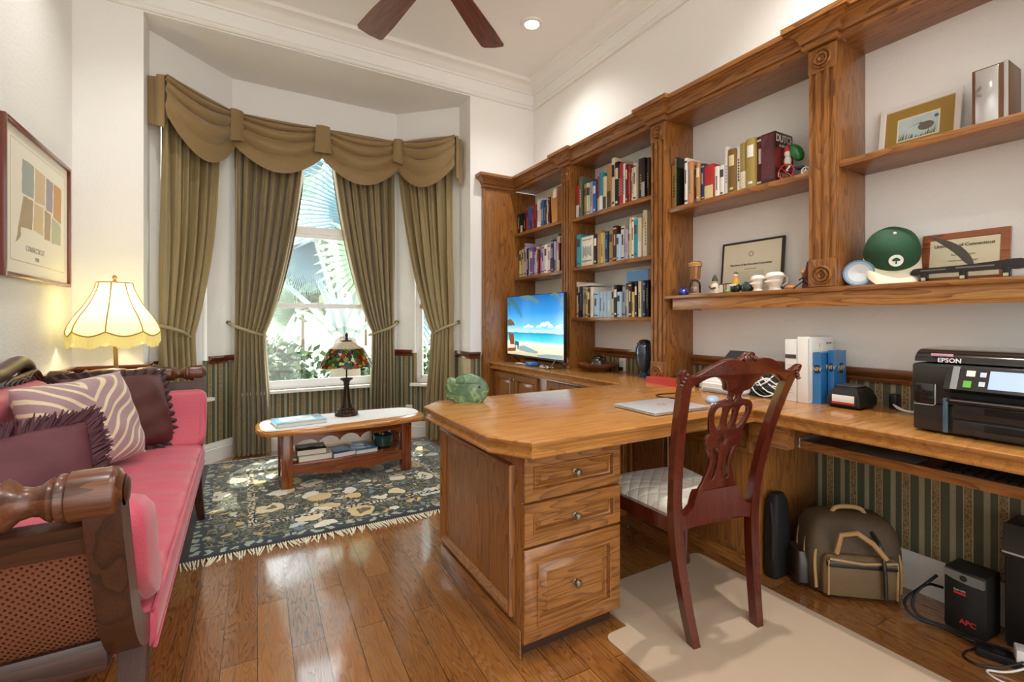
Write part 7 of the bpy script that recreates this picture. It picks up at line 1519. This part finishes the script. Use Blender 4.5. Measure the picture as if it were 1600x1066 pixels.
b = MB(); b.tube([(-0.160, 0.132, 0.176), (-0.164, 0.0, 0.166), (-0.160, -0.132, 0.176)], 0.006, 8); b.tube([(-0.155, 0.134, 0.02), (-0.158, 0.134, 0.17)], 0.005, 6); b.tube([(-0.155, -0.134, 0.02), (-0.158, -0.134, 0.17)], 0.005, 6); b.build('pocket_piping', PIP, t, local=True)
t = simple('backpack', 'black bag in shadow behind the brown travel bag, against the oak end panel', 'bag', (2.185, 1.303, 0.0), 0); t.scale = (0.75, 0.95, 0.97)
b = MB(); b.rings([bagring(z, w, d, 4, 36) for z, w, d in ((0.003, 0.05, 0.14), (0.03, 0.07, 0.17), (0.25, 0.075, 0.17), (0.36, 0.065, 0.14), (0.40, 0.04, 0.08))]); b.build('body', P('#0E0D0D', 0.7), t, local=True)
b = MB(); b.tube([(-0.07, 0, 0.36), (-0.09, -0.02, 0.25), (-0.09, -0.02, 0.10)], 0.008, 8); b.build('strap', P('#141313', 0.6), t, local=True)
# battery backup
t = simple('battery_backup', 'black battery backup unit with grey top and red lettering on the floor', 'battery backup', (2.46, 0.70, 0.0), -0.06)
b = MB(); rs = []
for z, k in ((0.0, 0.97), (0.01, 1.0), (0.22, 1.0), (0.235, 0.97)): rs.append([(-0.055*k-0.012*max(0, 1-abs(y_)/0.06) if x_ < 0 else 0.06, y_*k, z) for x_, y_ in ((1, -0.062), (1, 0.062), (-1, 0.062), (-1, 0.03), (-1, 0.0), (-1, -0.03), (-1, -0.062))])
b.rings(rs); b.build('case', P('#1B1A19', 0.5, bump=0.4, bscale=400), t, local=True)
b = MB(); b.prism([(0.058, 0.230), (0.058, 0.205), (0.03, 0.197), (0, 0.193), (-0.03, 0.192), (-0.058, 0.194), (-0.058, 0.226)], 'x', -0.0690, -0.050); b.build('grey_band', P('#7C7C7A', 0.35, 0.3), t, local=True)
b = MB(); b.lathe([(0.001, 0), (0.011, 0), (0.010, -0.003), (0.001, -0.003)], (-0.069, 0.0, 0.211), 20, 'x'); b.build('button', P('#1A1A1A', 0.3), t, local=True)
RD = P('#C8322E', 0.4)
text('APC', 0.026, RD, t, (-0.0675, -0.012, 0.045), FACE_W, bold=0.0008); text('Back-UPS', 0.009, P('#D8D8D8', 0.4), t, (-0.0675, 0.012, 0.160), FACE_W)
b = MB(); b.box(-0.0675, -0.006, 0.145, -0.0668, 0.030, 0.153); b.build('red_label', RD, t, local=True)
for k in range(2):
    b = MB(); b.tube(smooth2([(2.50, 0.80, 0.10+0.05*k), (2.44, 0.84, 0.12-0.03*k), (2.36, 0.86+0.01*k, 0.05), (2.34, 0.82, 0.012), (2.38, 0.74, 0.010), (2.36, 0.66, 0.010), (2.40, 0.58, 0.010)], 3, closed=False), 0.0055, 8); 
    for v in b.b.verts: v.co += Vector((-2.46-0.018*k, -0.70+0.012*k, 0))
    for v in b.b.verts: v.co = Matrix.Rotation(0.06, 4, 'Z') @ v.co
    b.build('power_cord', P('#0F0F0F', 0.45), t, local=True)
# computer tower
t = simple('computer_tower', 'black computer tower at the right edge, standing beside the battery backup', 'computer', (2.47, 0.46, 0.0))
b = MB(); b.box(-0.03, -0.11, 0.012, 0.12, 0.145, 0.455, 0.006); b.build('case', P('#171717', 0.4, bump=0.3, bscale=200), t, local=True)
b = MB(); b.rings([[(-0.045, -0.11, 0.34), (-0.03, -0.11, 0.34), (-0.03, 0.145, 0.34), (-0.045, 0.145, 0.34)], [(-0.055, -0.11, 0.37), (-0.03, -0.11, 0.37), (-0.03, 0.145, 0.37), (-0.055, 0.145, 0.37)], [(-0.04, -0.11, 0.455), (-0.03, -0.11, 0.455), (-0.03, 0.145, 0.455), (-0.04, 0.145, 0.455)]]); b.build('bezel', P('#242424', 0.35), t, local=True)
b = MB(); b.box(-0.060, -0.11, 0.352, -0.046, 0.145, 0.360, 0.002); b.build('silver_trim', P('#D8DADC', 0.25, 0.7), t, local=True)
b = MB(); b.box(-0.0575, 0.01, 0.372, -0.045, 0.05, 0.40, 0.002); b.build('port_cover', P('#C79A74', 0.4), t, local=True)
for z in (0.0,): b = MB(); b.box(-0.02, -0.10, 0, 0.11, -0.07, 0.012); b.box(-0.02, 0.11, 0, 0.11, 0.14, 0.012); b.build('feet', P('#0C0C0C', 0.6), t, local=True)
# power strip, white adapter and loose leads
t = simple('power_strip', 'black power strip on the floor in front of the computer tower', 'power strip', (2.33, 0.56, 0.0), 0.30)
b = MB(); b.box(-0.03, -0.14, 0, 0.03, 0.09, 0.03, 0.005); b.build('case', P('#141414', 0.4), t, local=True)
for k in range(4): b = MB(); b.box(-0.014, -0.12+k*0.045, 0.030, 0.014, -0.092+k*0.045, 0.032, 0.001); b.build('socket', P('#2A2A2A', 0.4), t, local=True)
t = simple('power_adapter', 'white power adapter plugged into the black power strip', 'adapter', (2.325, 0.515, 0.0325), 0.35)
b = MB(); b.box(-0.03, -0.04, 0, 0.03, 0.035, 0.045, 0.006); b.build('body', P('#E6E4E0', 0.35), t, local=True); b = MB(); b.box(-0.012, -0.015, 0.0452, 0.012, 0.012, 0.0455); b.build('label', P('#A9C4E0', 0.4), t, local=True)
for lab, col, pts in (('thin white lead looping on the floor in front of the power strip', '#E0DED8', [(2.30, 0.50, 0.04), (2.24, 0.55, 0.006), (2.20, 0.60, 0.005), (2.17, 0.55, 0.005), (2.21, 0.47, 0.005), (2.27, 0.44, 0.005)]), ('thin black lead looping on the floor left of the power strip', '#141414', [(2.34, 0.62, 0.02), (2.28, 0.66, 0.006), (2.22, 0.66, 0.005), (2.20, 0.61, 0.008), (2.26, 0.56, 0.012), (2.29, 0.52, 0.045)])):
    b = MB(); b.tube(smooth2(pts, 3, closed=False), 0.0035, 8); o = rehome(b.build('power_lead', P(col, 0.45))); tag(o, lab, 'cord')
